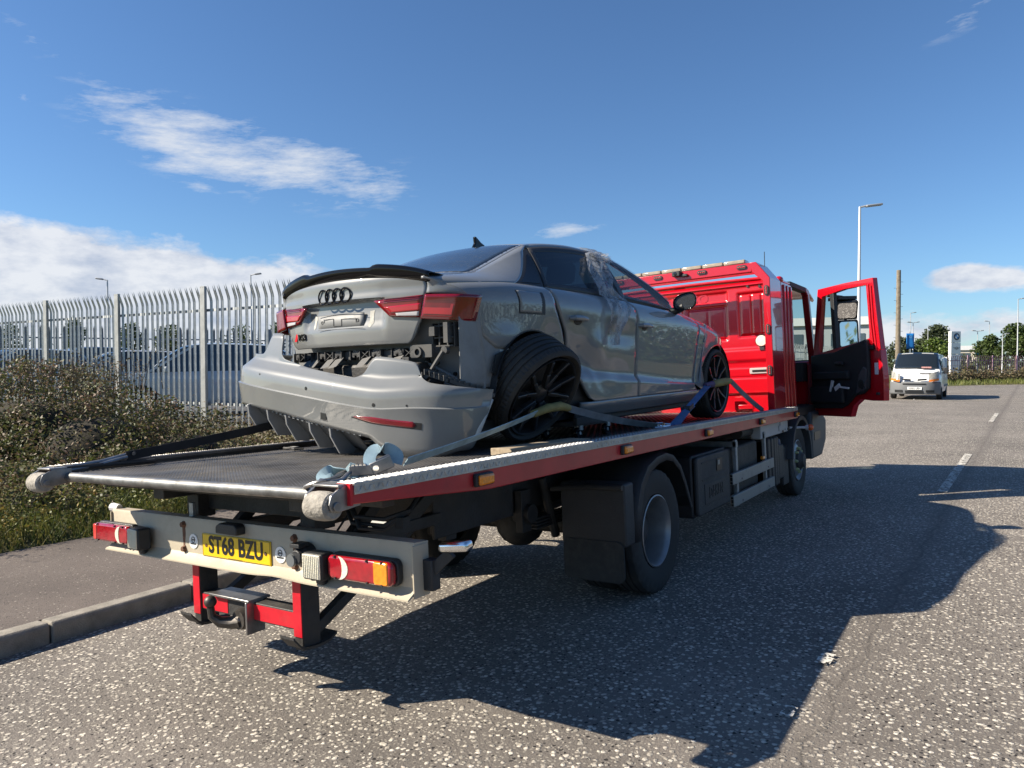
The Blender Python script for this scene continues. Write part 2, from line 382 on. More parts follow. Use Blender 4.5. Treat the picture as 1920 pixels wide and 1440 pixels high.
# kerb stones one by one
KERB = M('kerb_concrete', (.27, .245, .205), .9, var=.25, vscale=9, bump=.5, bscale=120, dirt=.35, dirtcol=(.07, .062, .05))
y = -8.0; LK = .915; i = 0; cut = MB()
kroot = empty('kerb', 'weathered grey concrete kerb stones between the road and the brown pavement', 'kerb')
kprof = [(-.14, -.12), (-.14, .118), (-.018, .124), (0, .105), (0.004, -.12)]
kst = MB().prism([(a, b) for a, b in kprof], 1, .004, LK-.004).mesh('kerb_stone')
kst.materials.append(KERB)
while y < 42:
    k0, k1 = kerbX(y), kerbX(y+LK); a = math.atan2(-(k1-k0), LK)
    o = bpy.data.objects.new('kerb_stone', kst); COL.objects.link(o); o.parent = kroot
    z0 = gl(k0, y); o.location = (k0+random.uniform(-.004, .004), y, z0+random.uniform(-.004, .006)); o.rotation_euler = (math.atan2(gl(k1, y+LK)-z0, LK), random.uniform(-.012, .012), a)
    md = o.modifiers.new('b', 'BEVEL'); md.width = .012; md.segments = 2
    y += LK
# terrain: verge, car park base, fields out to the horizon
def terr(X, Y):
    kx = kerbX(Y)
    if X > kx+ROADW/2:                       # right-hand side
        d = X-(kx+ROADW); return gz(X, Y)-.05+.12*min(max(d, 0), 1)+.25*min(max((d-1)/12, 0), 1)
    d = (-3.95 if Y < 45 else kx-.1)-X       # distance left of the pavement / kerb
    base = gz(kx, Y)+PAVE_H-.05
    if Y >= 45: return gz(kx, Y)+.06+.35*min(max(d/6, 0), 1)
    return base-.02+min(max(d/2.2, 0), 1)*(.42-base) if d > 0 else base-.02-.10*min(max(-d/.4, 0), 1)
xs = [-900, -300, -120, -60, -40]+[-30+1.5*i for i in range(14)]+[-8.5+.5*i for i in range(14)]+[-1.7, -1.2, -.2, 2, 4, 6, 7.5, 8, 8.5, 9, 10, 12, 15, 20, 30, 50, 90, 200, 500, 900]
yy = [-900, -300, -100, -50, -25]+[-14+1.0*i for i in range(32)]+[18+3*i for i in range(24)]+[95, 110, 130, 170, 250, 400, 700, 1400]
V = []; F = []
for y in yy:
    for x in xs:
        kx = kerbX(y); inside = kx-.05 < x < kx+ROADW+.0
        z = terr(x, y)-(.35 if inside else 0)
        V.append((x, y, z-.02))
n = len(xs)
for i in range(len(yy)-1):
    for k in range(n-1): F.append((i*n+k, i*n+k+1, (i+1)*n+k+1, (i+1)*n+k))
tag(MB().add(V, F).build('ground', SOIL, smooth=60), kind='structure')
# car park behind the fence
mb = MB(); mb.grid(lambda u, v: (-60+u*53.5, 7.2+v*60+.0, .425+.004*math.sin(u*40)), 30, 30)
tag(mb.build('car_park', A_PARK, smooth=60), kind='structure')
# painted centre line dashes, worn
def linepaint():
    m = bpy.data.materials.new('road_paint'); m.use_nodes = True; t = NT(m.node_tree)
    b = t.n('ShaderNodeBsdfPrincipled'); o = t.n('ShaderNodeOutputMaterial'); b.inputs['Base Color'].default_value = (.62, .59, .52, 1); b.inputs['Roughness'].default_value = .8
    P = t.n('ShaderNodeTexCoord').outputs['Object']; n = t.noise(P, 16, 6, .75); n2 = t.voro(P, 60).outputs['Color']
    s3 = t.n('ShaderNodeSeparateColor'); t.l(n2, s3.inputs[0])
    f = t.math('GREATER_THAN', t.math('ADD', t.math('MULTIPLY', n, 1.6), t.math('MULTIPLY', s3.outputs[0], .25)), .92)
    tr = t.n('ShaderNodeBsdfTransparent'); mx = t.n('ShaderNodeMixShader'); t.l(f, mx.inputs[0]); t.l(tr.outputs[0], mx.inputs[1]); t.l(b.outputs[0], mx.inputs[2]); t.l(mx.outputs[0], o.inputs[0]); return m
LP = linepaint(); lm = empty('road_marking', 'worn broken white centre line painted along the asphalt road', 'road marking')
for (y0, y1, wd) in ((1.28, 1.37, .05), (1.90, 2.05, .065), (7.6, 11.8, .10), (19.5, 23.5, .10)):
    def LX(y): return 2.17+.031*y
    N = max(2, int((y1-y0)/.25)); mb = MB()
    mb.grid(lambda u, v: (LX(y0+(y1-y0)*v)+(u-.5)*wd, y0+(y1-y0)*v, gz(LX(y0+(y1-y0)*v), y0+(y1-y0)*v)+.014), 1, N)
    mb.build('dash', LP, lm, smooth=60)
# ================================================================ RECOVERY TRUCK
RED = M('cab_red_paint', (.50, .002, .011), .28, coat=1.0, var=.06, vscale=2, dirt=.10, dirtcol=(.25, .05, .04))
REDRAIL = M('rail_red_paint', (.40, .016, .022), .42, coat=.25, var=.18, vscale=5, dirt=.28, dirtcol=(.12, .06, .045))
REDFRAME = M('frame_red_tape', (.52, .008, .02), .35, var=.15, vscale=14, dirt=.22, dirtcol=(.22, .12, .09))
BLACKST = M('chassis_black_steel', (.028, .027, .026), .55, var=.4, vscale=7, dirt=.55, dirtcol=(.075, .064, .05), bump=.3)
BLACKPL = M('black_plastic', (.022, .023, .025), .5, var=.25, vscale=8, bump=.25, bscale=220)
DUSTPL = M('dusty_black_plastic', (.03, .031, .033), .55, dirt=.5, dirtcol=(.075, .07, .062), vscale=5, bump=.3, bscale=160)
RUB = M('tyre_rubber', (.022, .0215, .021), .72, dirt=.55, dirtcol=(.085, .075, .062), vscale=5)
GALV = M('galvanised_steel', (.36, .37, .37), .5, metal=.7, var=.22, vscale=22, dirt=.2, dirtcol=(.2, .19, .17))
BEIGE = M('bumper_cream_paint', (.44, .385, .29), .55, var=.10, vscale=3.5, dirt=.38, dirtcol=(.19, .155, .11), bump=.12)
STEEL = M('worn_steel', (.30, .29, .28), .38, metal=.85, var=.35, vscale=10, dirt=.3, dirtcol=(.10, .085, .07))
DARKSTEEL = M('deck_steel', (.155, .148, .14), .42, metal=.75, var=.4, vscale=4.5, dirt=.55, dirtcol=(.085, .075, .064))
ALUCHQ = M('aluminium_chequer', (.44, .44, .43), .46, metal=.9, var=.2, vscale=12, dirt=.3, dirtcol=(.25, .24, .22))
SILVER = M('rim_silver', (.30, .30, .30), .42, metal=.6, var=.15, vscale=8, dirt=.25, dirtcol=(.2, .18, .16))
AMBER = M('amber_lens', (.80, .25, .012), .18, coat=.6, var=.25, vscale=60)
REDLENS = M('red_lens', (.30, .004, .012), .12, coat=1.0, var=.25, vscale=30)
WHITELENS = M('clear_lens', (.78, .74, .60), .22, coat=.2, bump=.5, bscale=190)
WHITEP = M('white_print', (.78, .78, .76), .5)
BLACKP = M('black_print', (.012, .012, .012), .4)
YELLOWP = M('number_plate_yellow', (.78, .50, .006), .32, coat=.3, dirt=.12, dirtcol=(.30, .17, .03), vscale=9)
CHROME = M('bright_metal', (.75, .75, .76), .15, metal=1.0)
RUST = M('rust_stain', (.13, .062, .035), .85, var=.4, vscale=30)
MIRROR = M('mirror_glass', (.85, .86, .87), .02, metal=1.0)
truck = empty('recovery_truck', 'red flatbed recovery truck with open driver door carrying a wrecked grey saloon', 'truck', mat=TRUCK)
SL = .0075
def shear(mb): mb.v = [(x, y, z-SL*y) for x, y, z in mb.v]; return mb
def part(mb, name, mat, parent=truck, **k): return mb.build(name, mat, parent, **k)
# ---- deck
mb = MB(); mb.box((0, 3.325, 1.032), (2.13, 6.55, .03)); mb.box((0, 6.66, 1.0), (2.13, .1, .1))
deck = part(shear(mb), 'deck', DARKSTEEL, bevel=.003)
mb = MB(); mb.tube([(-1.0, .045, 1.030), (.0, .045, 1.028), (.98, .045, 1.030)], .024, 12); part(shear(mb), 'rear_edge_bar', M('scuffed_bar', (.22, .22, .215), .45, metal=.8, var=.4, vscale=14, dirt=.5, dirtcol=(.09, .08, .07)), deck)
# raised tread: alternating five-bar lozenges
def lozenges(x0, x1, y0, y1, p, L, wd, h, zf, mb, ang=rad(45)):
    nx = int((x1-x0)/p); ny = int((y1-y0)/p)
    for j in range(ny):
        for i in range(nx):
            a = 0.0; cx = x0+(i+.25+.5*(j % 2))*p; cy = y0+(j+.5)*p; ca, sa = math.cos(a), math.sin(a)
            pts = [(-L/2, 0), (0, -wd/2), (L/2, 0), (0, wd/2)]
            V = [(cx+px*ca-py*sa, cy+px*sa+py*ca, zf) for px, py in pts]
            V += [(cx+.45*(px*ca-py*sa), cy+.45*(px*sa+py*ca), zf+h) for px, py in pts]
            mb.add(V, [(0, 1, 5, 4), (1, 2, 6, 5), (2, 3, 7, 6), (3, 0, 4, 7), (4, 5, 6, 7)])
mb = MB(); lozenges(-1.03, 1.03, .055, 2.5, .024, .019, .013, .0022, 1.0475, mb); lozenges(-1.03, 1.03, 2.5, 6.5, .048, .038, .026, .003, 1.0475, mb)
part(shear(mb), 'tread_pattern', DARKSTEEL, deck, smooth=None, kind='stuff')
for s in (1, -1):
    zt = 1.074
    mb = MB(); prof = [(.0, 1.012), (.80, .957), (6.62, .962), (6.62, zt), (0, zt)]
    mb.prism([(y, z) for y, z in prof], 0, s*1.062, s*1.128)
    rail = part(shear(mb), 'side_rail', REDRAIL, bevel=.004)
    mb = MB(); mb.box((s*1.09, 3.31, zt+.006), (.088, 6.61, .010)); mb.box((s*1.1305, 3.31, zt-.012), (.006, 6.61, .036))
    cap = part(shear(mb), 'chequer_capping', ALUCHQ if s > 0 else DARKSTEEL, rail, bevel=.002)
    mb = MB(); lozenges(s*1.09-.042, s*1.09+.042, .01, 6.6, .021, .026, .008, .003, zt+.0115, mb)
    for j in range(300):
        y = .012+j*.022; a = 1 if j % 2 else -1
        V = [(s*1.1337, y-.009, zt-.012-a*.008), (s*1.1337, y-.005, zt-.012-a*.010), (s*1.1337, y+.009, zt-.012+a*.008), (s*1.1337, y+.005, zt-.012+a*.010)]
        mb.add([V[0], V[1], V[2], V[3]]+[(v[0]+s*.002, v[1]*.0+y+(v[1]-y)*.6, v[2]) for v in V], [(0, 1, 5, 4), (1, 2, 6, 5), (2, 3, 7, 6), (3, 0, 4, 7), (4, 5, 6, 7)])
    part(shear(mb), 'capping_tread', ALUCHQ if s > 0 else DARKSTEEL, rail, smooth=None, kind='stuff')
    mb = MB(); mb.tube([(s*1.052, .05, 1.070), (s*1.052, 3.3, 1.072), (s*1.052, 6.55, 1.070)], .020, 8); mb.box((s*1.052, 3.3, 1.055), (.022, 6.5, .03)); part(shear(mb), 'inner_lip', DARKSTEEL, rail)
    # rollers at the tail
    mb = MB(); mb.lathe([(.012, -.057), (.040, -.057), (.047, -.050), (.051, -.02), (.051, .02), (.047, .050), (.040, .057), (.012, .057)], 24, 0, (s*1.045, -.062, 1.012))
    rol = part(mb, 'tail_roller', M('worn_roller', (.30, .275, .235), .8, var=.3, vscale=25, bump=.8, bscale=60, dirt=.3))
    mb = MB()
    for q in (-.062, .062):
        mb.prism([(.05, 1.0), (-.045, .992), (-.085, 1.0), (-.092, 1.022), (-.080, 1.052), (-.03, 1.078), (.06, 1.072)], 0, s*1.045+q-.006, s*1.045+q+.006)
    mb.box((s*1.045, -.005, 1.078), (.132, .085, .008)); mb.lathe([(0, -.075), (.016, -.075), (.016, .075), (0, .075)], 12, 0, (s*1.045, -.062, 1.012))
    part(mb, 'roller_bracket', STEEL, rol, bevel=.002)
mb = MB(); mb.box((1.095, -.006, 1.045), (.068, .012, .075)); part(mb, 'rail_end_cap', REDFRAME)
# amber side markers
for s in (1, -1):
    for y in (.743, 2.172, 3.629, 5.116, 6.50):
        mb = MB(); mb.box((s*1.138, y, 1.008-SL*y), (.022, .125, .055)); b = part(mb, 'side_marker', BLACKPL, bevel=.006)
        mb = MB(); mb.box((s*1.154, y, 1.008-SL*y), (.022, .10, .044)); part(mb, 'amber_lens', AMBER, b, bevel=.009, seg=3)
# deck sub-frame
mb = MB()
for x in (-.52, .52): mb.box((x, 3.4, .965), (.09, 6.3, .11))
for y in (.28, 1.3, 2.6, 3.9, 5.2, 6.3): mb.box((0, y, .985), (2.05, .07, .06))
part(shear(mb), 'deck_subframe', BLACKST, bevel=.004)
mb = MB()
for x in (-.42, .42): mb.box((x, 4.75, .735), (.075, 7.0, .25)); mb.box((x*1.12, 1.55, .735), (.02, .75, .27))
for y in (1.35, 3.5, 5.0): mb.box((0, y, .74), (.8, .09, .2))
for i in range(8): mb.lathe([(0, 0), (.014, 0), (.014, .012), (0, .012)], 6, 0, (.466, 1.28+.085*i, .66+.15*(i % 2)))
part(mb, 'chassis_rail', BLACKST, bevel=.006)
mb = MB()
mb.box((-.55, .5, .90), (.10, .10, .24)); mb.box((.36, .5, .90), (.10, .12, .24)); mb.box((-.1, .55, .87), (.92, .08, .10)); mb.box((-.1, .62, .95), (.55, .3, .10))
mb.box((-.60, .46, .96), (.22, .05, .12))
for x in (-.42, .46):
    mb.bar((x, .78, .60), (x, 1.35, .96), .05, .07); mb.bar((x-.06, .60, .66), (x-.06, .98, .97), .05, .06)
    mb.box((x, .82, .71), (.07, .80, .06))
part(mb, 'tail_support', BLACKST, bevel=.004)
# bundle of hoses under the tail
mb = MB()
for k, (dx, dz) in enumerate(((0, 0), (.02, .03), (.045, -.02))):
    mb.tube([(.40+dx, .62, .90), (.50+dx, .58, .80+dz), (.62, .66, .78+dz), (.70, .75, .84), (.66, .9, .93)], .011, 8)
mb.tube([(.46, .6, .84), (.45, .5, .74), (.44, .42, .70)], .005, 6); mb.box((.68, .72, .79), (.05, .05, .05))
part(mb, 'hydraulic_hose', BLACKPL)
# ---- rear bumper beam (C-section with curled lower lip)
yb = .318
def beam_sec(x):
    w = .010*math.exp(-((x-.33)/.12)**2)   # small dent in the lower lip
    return [(yb+.085, .806), (yb+.006, .812), (yb, .800), (yb, .640), (yb-.012, .622+w), (yb-.045, .604+w), (yb-.045, .598+w), (yb+.002, .615+w), (yb+.008, .80), (yb+.085, .800)]
xs_ = np.linspace(-1.11, 1.108, 40); mb = MB(); V = []; n = 10
for x in xs_: V += [(x, a, b) for a, b in beam_sec(x)]
F = [(i*n+k, i*n+(k+1) % n, (i+1)*n+(k+1) % n, (i+1)*n+k) for i in range(39) for k in range(n)]+[tuple(range(n)), tuple(range(39*n+n-1, 39*n-1, -1))]
mb.add(V, F); bumper = part(mb, 'bumper_beam', BEIGE, smooth=30)
for q in (1.108, -1.108): part(MB().box((q, yb+.035, .70), (.006, .09, .2)), 'beam_end_plate', BEIGE, bumper)
for s in (1, -1):
    # rear lamp cluster: body, red lens, reversing crescent, amber indicator
    cx = .865*s if s > 0 else -1.02; W2 = .185
    def rrect(x0, x1, z0, z1, r, k=5):
        P = []
        for (ax, az, t0) in ((x1-r, z1-r, 0), (x0+r, z1-r, 90), (x0+r, z0+r, 180), (x1-r, z0+r, 270)):
            for i in range(k+1):
                t = rad(t0+90*i/k); P.append((ax+r*math.cos(t), az+r*math.sin(t)))
        return P
    mb = MB(); mb.prism(rrect(cx-W2, cx+W2, .642, .748, .03), 1, yb-.03, yb-.001); h = part(mb, 'tail_lamp', BLACKPL, bumper, bevel=.004)
    mb = MB(); mb.prism(rrect(cx-W2+.006, cx+W2-.006, .647, .743, .028), 1, yb-.062, yb-.028); part(mb, 'red_lens', REDLENS, h, bevel=.012, seg=3)
    inner = cx-s*.11
    mb = MB(); P = [(inner+s*.055*math.cos(rad(a)), .695+.046*math.sin(rad(a))) for a in range(-90, 91, 15)]+[(inner+s*(.022*math.cos(rad(a))), .695+.046*math.sin(rad(a))) for a in range(90, -91, -15)]
    mb.prism(P if s > 0 else P[::-1], 1, yb-.064, yb-.05); part(mb, 'reversing_lens', WHITELENS, h)
    mb = MB()
    if s > 0: mb.prism(rrect(cx+.085, cx+W2-.022, .650, .740, .012), 1, yb-.0655, yb-.05); part(mb, 'indicator_lens', AMBER, h, bevel=.006)
    else: mb.prism(rrect(cx-W2+.008, cx-W2+.045, .652, .738, .012), 1, yb-.0645, yb-.05); part(mb, 'indicator_lens', M('pale_red_lens', (.62, .06, .05), .2, coat=.6), h, bevel=.004)
    for dx in (-.13, .05, .13):
        for dz in (.652, .738): part(MB().lathe([(0, -.0665), (.005, -.0665), (.005, -.05), (0, -.05)], 6, 1, (cx+dx, yb, dz)), 'screw', BLACKPL, h)
    # square work lamps
    cx2 = .623 if s > 0 else -.745; mb = MB(); rz = -.12 if s < 0 else 0.0
    R = Matrix.Rotation(rz, 3, 'Z')
    mb.box((cx2, yb-.05, .69), (.118, .07, .112), R); mb.box((cx2, yb-.035, .622), (.05, .03, .03)); wl = part(mb, 'work_lamp', BLACKPL, bumper, bevel=.01)
    mb = MB(); mb.box(Vector((cx2, yb-.05, .69))+R @ Vector((0, -.037, .002)), (.104, .006, .098), R)
    for k in range(9): mb.box(Vector((cx2, yb-.05, .69))+R @ Vector((-.045+.0112*k, -.041, .002)), (.005, .004, .092), R)
    part(mb, 'lamp_glass', WHITELENS, wl, bevel=.002)
# number plate with lettering
mb = MB(); mb.box((0, yb-.004, .692), (.520, .006, .111)); plate = part(mb, 'number_plate', YELLOWP, bumper, bevel=.003)
V, F = text_mb('ST68 BZU', .112, .0006, .0034, .84, 1.04); mb = MB(); mb.add([(x+.002, y+yb-.0082, z+.694) for x, y, z in V], F); part(mb, 'plate_lettering', BLACKP, plate, smooth=None)
mb = MB()
for a, b, c, d in ((0, .0515, .51, .0014), (-.155, -.0515, .19, .0014), (.155, -.0515, .19, .0014)): mb.box((a, yb-.0075, .692+b), (c, .0008, d))
for a in (-.254, .254): mb.box((a, yb-.0075, .692), (.0014, .0008, .102))
part(mb, 'plate_border', BLACKP, plate, smooth=None)
mb = MB()
for k in range(14): mb.box((-.052+.008*k, yb-.0075, .692-.0505), (.005, .0008, .004))
part(mb, 'plate_maker_marks', BLACKP, plate, smooth=None, kind='stuff')
for a in (-.225, .225): part(MB().lathe([(0, -.010), (.008, -.010), (.008, 0), (0, 0)], 8, 1, (a, yb, .690)), 'plate_screw', RUST, plate)
mb = MB(); P = [(-.085, .765), (.075, .765), (.075, .800), (.058, .815), (-.058, .815), (-.085, .80)]; mb.prism(P, 1, yb-.05, yb+.001); part(mb, 'plate_light', BLACKPL, bumper, bevel=.006)
for x, z in ((-.338, .699), (.322, .694)):
    mb = MB(); mb.lathe([(0, -.003), (.036, -.003), (.036, 0)], 24, 1, (x, yb-.001, z)); st = part(mb, 'round_sticker', WHITEP, bumper)
    mb = MB(); mb.lathe([(.012, -.0042), (.0155, -.0042), (.0155, -.003)], 16, 1, (x, yb-.001, z+.008)); mb.box((x, yb-.0052, z-.012), (.046, .001, .006)); mb.box((x-.005, yb-.0052, z+.008), (.006, .001, .008)); mb.box((x+.006, yb-.0052, z+.008), (.006, .001, .008))
    part(mb, 'sticker_print', BLACKP, st)
mb = MB(); mb.lathe([(0, -.075), (.030, -.075), (.034, -.06), (.047, -.045), (.05, -.01), (.05, 0)], 18, 1, (.512, yb, .715)); mb.box((.512, yb-.05, .765), (.06, .06, .018)); tsock = part(mb, 'trailer_socket', BLACKPL, bumper, bevel=.003)
mb = MB(); mb.lathe([(0, -.082), (.026, -.082), (.028, -.07)], 16, 1, (.49, yb-.004, .703)); part(mb, 'socket_cap', M('grey_plastic', (.12, .13, .135), .45), tsock)
# bolts with rust runs
for x in (-.42, .42):
    for z in (.776, .655):
        mb = MB(); mb.lathe([(0, -.016), (.013, -.016), (.015, -.006), (.02, 0)], 6, 1, (x, yb, z)); part(mb, 'bolt', RUST, bumper)
    mb = MB(); P = [(x-.014, .77), (x+.010, .772), (x+.012, .73), (x+.006, .69), (x+.003, .662), (x-.008, .665), (x-.012, .70)]; mb.prism(P, 1, yb-.0012, yb-.0002); part(mb, 'rust_run', RUST, bumper, smooth=None)
mb = MB(); mb.prism([(.572, .64), (.598, .645), (.60, .61), (.58, .60)], 1, yb-.0016, yb-.0006); part(mb, 'rust_run', RUST, bumper, smooth=None)
mb = MB(); mb.box((-.42, yb+.05, .84), (.034, .02, .075)); part(mb, 'bracket_tab', GALV, bumper, bevel=.002)
mb = MB(); mb.tube([(-1.11, yb+.04, .812), (-1.165, yb+.03, .816)], [.02, .024], 10); part(mb, 'outline_marker', WHITEP, bumper)
# right-hand stalk marker
mb = MB(); mb.bar((1.11, yb+.06, .67), (1.21, yb+.10, .765), .03, .045); mb.box((1.125, yb+.07, .68), (.06, .05, .12)); stalk = part(mb, 'marker_stalk', BLACKPL, bumper, bevel=.004)
mb = MB(); mb.box((1.245, yb+.085, .795), (.13, .06, .040), (0, -.1, .15)); part(mb, 'marker_lamp', CHROME, stalk, bevel=.014, seg=3)
# ---- under-run frame and tow ball
fx = .40
for s in (1, -1):
    mb = MB(); mb.box((s*(fx-.02), .40, .45), (.055, .10, .36)); pst = part(mb, 'frame_post', BLACKST, bevel=.004)
    mb = MB(); mb.box((s*(fx-.02), .3475, .475), (.053, .004, .29)); part(mb, 'red_face', REDFRAME, pst)
    mb = MB(); mb.bar((s*(fx-.02), .44, .34), (s*(fx-.02), 1.15, .70), .045, .05); part(mb, 'brace', BLACKST, bevel=.004)
    mb = MB(); N = 9; P = [(.285, .352), (.29, .345), (.325, .305), (.36, .287), (.42, .282), (.49, .287), (.53, .31)]
    Q = [(y, z-.012) for y, z in P]; mb.prism(P+Q[::-1], 0, s*(fx-.02)-.045, s*(fx-.02)+.045); part(mb, 'skid_foot', BLACKST)
mb = MB(); mb.box((0, .40, .395), (.71, .085, .085)); xb = part(mb, 'cross_bar', BLACKST, bevel=.004)
mb = MB(); mb.box((-.245, .3565, .395), (.21, .003, .07)); part(mb, 'red_face', REDFRAME, xb)
mb = MB(); mb.box((.19, .3565, .395), (.32, .003, .07)); part(mb, 'red_face', REDFRAME, xb)
mb = MB(); mb.box((-.095, .39, .446), (.31, .125, .012)); mb.box((.055, .365, .37), (.012, .10, .15)); tb = part(mb, 'tow_bracket', STEEL, bevel=.003)
mb = MB(); mb.sphere((-.125, .255, .445), .029, 14, 10); mb.tube([(-.125, .255, .42), (-.125, .26, .375), (-.10, .285, .345), (-.06, .32, .338), (.0, .335, .35)], [.017, .019, .026, .03, .034], 10)
mb.lathe([(0, -.02), (.045, -.02), (.05, 0), (.05, .03)], 16, 1, (-.005, .335, .358)); part(mb, 'tow_ball', M('greasy_steel', (.075, .066, .058), .5, metal=.6, var=.4, vscale=20), tb)
mb = MB(); mb.lathe([(0, -.03), (.012, -.03), (.016, -.02)], 6, 1, (-.005, .335, .358)); part(mb, 'tow_bolt', STEEL, tb)
# ---- wheels
def tyre(R, r, wd, grooves, n, lug, name, mat, parent, M4, shoulder=.03):
    h = wd/2; prof = [(r, -h*.72), (r+.012, -h*.86), (r+(R-r)*.5, -h), (R-shoulder*.8, -h*.95), (R-shoulder*.22, -h*.86), (R-.003, -h*.74)]
    z = sorted(grooves)
    for g in z: prof += [(R, g-.0075), (R-.009, g-.005), (R-.009, g+.005), (R, g+.0075)]
    prof += [(R-.003, h*.74), (R-shoulder*.22, h*.86), (R-shoulder*.8, h*.95), (R-(R-r)*.5, h), (r+.012, h*.86), (r, h*.72)]
    m = len(prof)
    def mod(i, k):
        if i % 3 == 0 and (k in (4, 5) or k in (m-6, m-5)): return -lug
        return 0
    mb = MB(); mb.lathe(prof, n, 0, mod=mod); o = mb.build(name, mat, parent, smooth=28); o.matrix_local = M4; return o
TR = .405; RR = .232
def truck_tyre(x, y, name='tyre', parent=truck):
    return tyre(TR, RR, .215, (-.045, 0, .045), 96, .007, name, RUB, parent, Matrix.Translation((x, y, TR)))
for s in (1, -1):
    w = truck_tyre(s*.985, 2.71, 'rear_wheel')
    M4 = Matrix.Identity(4) if s > 0 else Matrix.Rotation(math.pi, 4, 'Z')
    mb = MB(); mb.lathe([(.233, .088), (.236, .096), (.228, .100), (.219, .088), (.212, .06), (.208, .0), (.203, -.06)], 48, 0)
    mb.v = [tuple(M4 @ Vector(v)) for v in mb.v]; rim = part(mb, 'rim', SILVER, w)
    mb = MB(); mb.lathe([(.203, -.06), (.190, -.072), (.165, -.078), (.12, -.085), (.105, -.08), (.10, -.03), (.085, -.005), (.05, .0), (0, .002)], 32, 0)
    for k in range(8):
        a = k*math.pi/4; mb.lathe([(0, 0), (.014, 0), (.014, .03), (0, .03)], 6, 0, (-.085, .140*math.cos(a), .140*math.sin(a)))
    for k in range(10):
        a = (k+.5)*math.pi/5; mb.lathe([(0, -.070), (.02, -.070), (.021, -.080)], 10, 0, (0, .178*math.cos(a), .178*math.sin(a)))
    mb.v = [tuple(M4 @ Vector(v)) for v in mb.v]; part(mb, 'hub', M('disc_grime', (.06, .058, .056), .6, metal=.2, dirt=.5, dirtcol=(.045, .042, .038), vscale=9), w)
    part(MB().lathe([(.14, -.11), (.14, -.3)], 16, 0), 'brake_drum', BLACKST, w).matrix_local = M4
    truck_tyre(s*.735, 2.71, 'inner_tyre')
    w = truck_tyre(s*.93, 7.0, 'front_wheel')
    mb = MB(); mb.lathe([(.233, .088), (.236, .096), (.228, .100), (.215, .080), (.20, .065), (.17, .085), (.15, .092), (.11, .094), (.10, .08)], 40, 0); mb.v = [tuple(M4 @ Vector(v)) for v in mb.v]; part(mb, 'rim', SILVER, w)
    mb = MB(); mb.lathe([(.12, .094), (.115, .12), (.09, .135), (.07, .165), (.04, .172), (0, .172)], 24, 0); mb.v = [tuple(M4 @ Vector(v)) for v in mb.v]; part(mb, 'hub', M('hub_grime', (.045, .042, .04), .6), w)
    for k in range(8):
        a = k*math.pi/4; mb = MB(); mb.lathe([(0, .128), (.012, .125), (.018, .11), (.018, .09)], 8, 0, (0, .135*math.cos(a), .135*math.sin(a)))
        mb.v = [tuple(M4 @ Vector(v)) for v in mb.v]; part(mb, 'wheel_nut', M('nut_indicator', (.42, .45, .22), .5), w)
mb = MB(); mb.lathe([(0, -.85), (.07, -.85), (.07, .85), (0, .85)], 12, 0, (0, 2.71, TR)); mb.sphere((0, 2.71, TR), .19, 14, 8); mb.lathe([(0, -.8), (.05, -.8), (.05, .8), (0, .8)], 10, 0, (0, 7.0, TR-.02)); mb.tube([(0, 2.8, TR+.02), (0, 6.0, .62)], .045, 10)
part(mb, 'axle', BLACKST)
for s in (1, -1):
    mb = MB()
    for k in range(4): mb.bar((s*.5, 2.1-.0, .55-.02*k+.0), (s*.5, 3.3, .55-.02*k), .07, .014)
    mb.box((s*.5, 2.0, .62), (.05, .1, .26)); mb.lathe([(0, -.06), (.06, -.06), (.06, .06), (0, .06)], 14, 0, (s*.5, 2.02, .60)); mb.box((s*.5, 2.7, .45), (.1, .16, .12)); mb.tube([(s*.52, 2.35, .40), (s*.52, 2.2, .80)], .03, 8)
    part(mb, 'leaf_spring', BLACKST, bevel=.003)
mb = MB(); mb.tube([(.30, 1.36, .60), (-.2, 2.4, .42), (-.5, 2.5, .42)], .028, 8); mb.box((.42, 1.35, .60), (.06, .09, .07)); mb.tube([(.42, 1.32, .57), (.42, 1.32, .53)], .012, 8)
part(mb, 'stabiliser', BLACKST)
# ---- mudguards
for s in (1, -1):
    arc = [(2.335, .40), (2.36, .62), (2.43, .76), (2.55, .86), (2.71, .905), (2.87, .915), (3.00, .885), (3.13, .80), (3.22, .68), (3.28, .57), (3.33, .47)]
    xs_ = [s*.62, s*1.07, s*1.105, s*1.112]
    mb = MB(); V = []
    for k, (y, z) in enumerate(arc):
        c = Vector((0, 2.77, .42)); d = (Vector((0, y, z))-c).normalized()
        V += [(xs_[0], y, z), (xs_[1], y, z), (xs_[2], y-d.y*.015, z-d.z*.015), (xs_[3], y-d.y*.06, z-d.z*.06)]
    F = [(i*4+k, i*4+k+1, (i+1)*4+k+1, (i+1)*4+k) for i in range(len(arc)-1) for k in range(3)]
    part(mb.add(V, F), 'mudguard', DUSTPL, smooth=50, solid=.008)
    fm = DUSTPL if s > 0 else M('pale_mudflap', (.55, .54, .51), .7, dirt=.25, vscale=4)
    mb = MB(); mb.prism(rrect(min(s*.655, s*1.10), max(s*.655, s*1.10), .395, .78, .02), 1, 2.20, 2.33); mg = part(mb, 'mudguard_plate', fm, bevel=.01)
    mb = MB(); mb.prism(rrect(min(s*.67, s*1.085), max(s*.67, s*1.085), .18, .43, .045), 1, 2.188, 2.198); part(mb, 'mudflap', M('muddy_rubber', (.035, .034, .032), .85, dirt=.6, dirtcol=(.085, .08, .072), vscale=30, bump=.6, bscale=60) if s > 0 else fm, mg)
    mb = MB(); mb.tube([(s*.62, 2.15, .74), (s*.85, 2.16, .76), (s*1.10, 2.17, .76)], .017, 8); part(mb, 'guard_stay', BLACKST, mg)
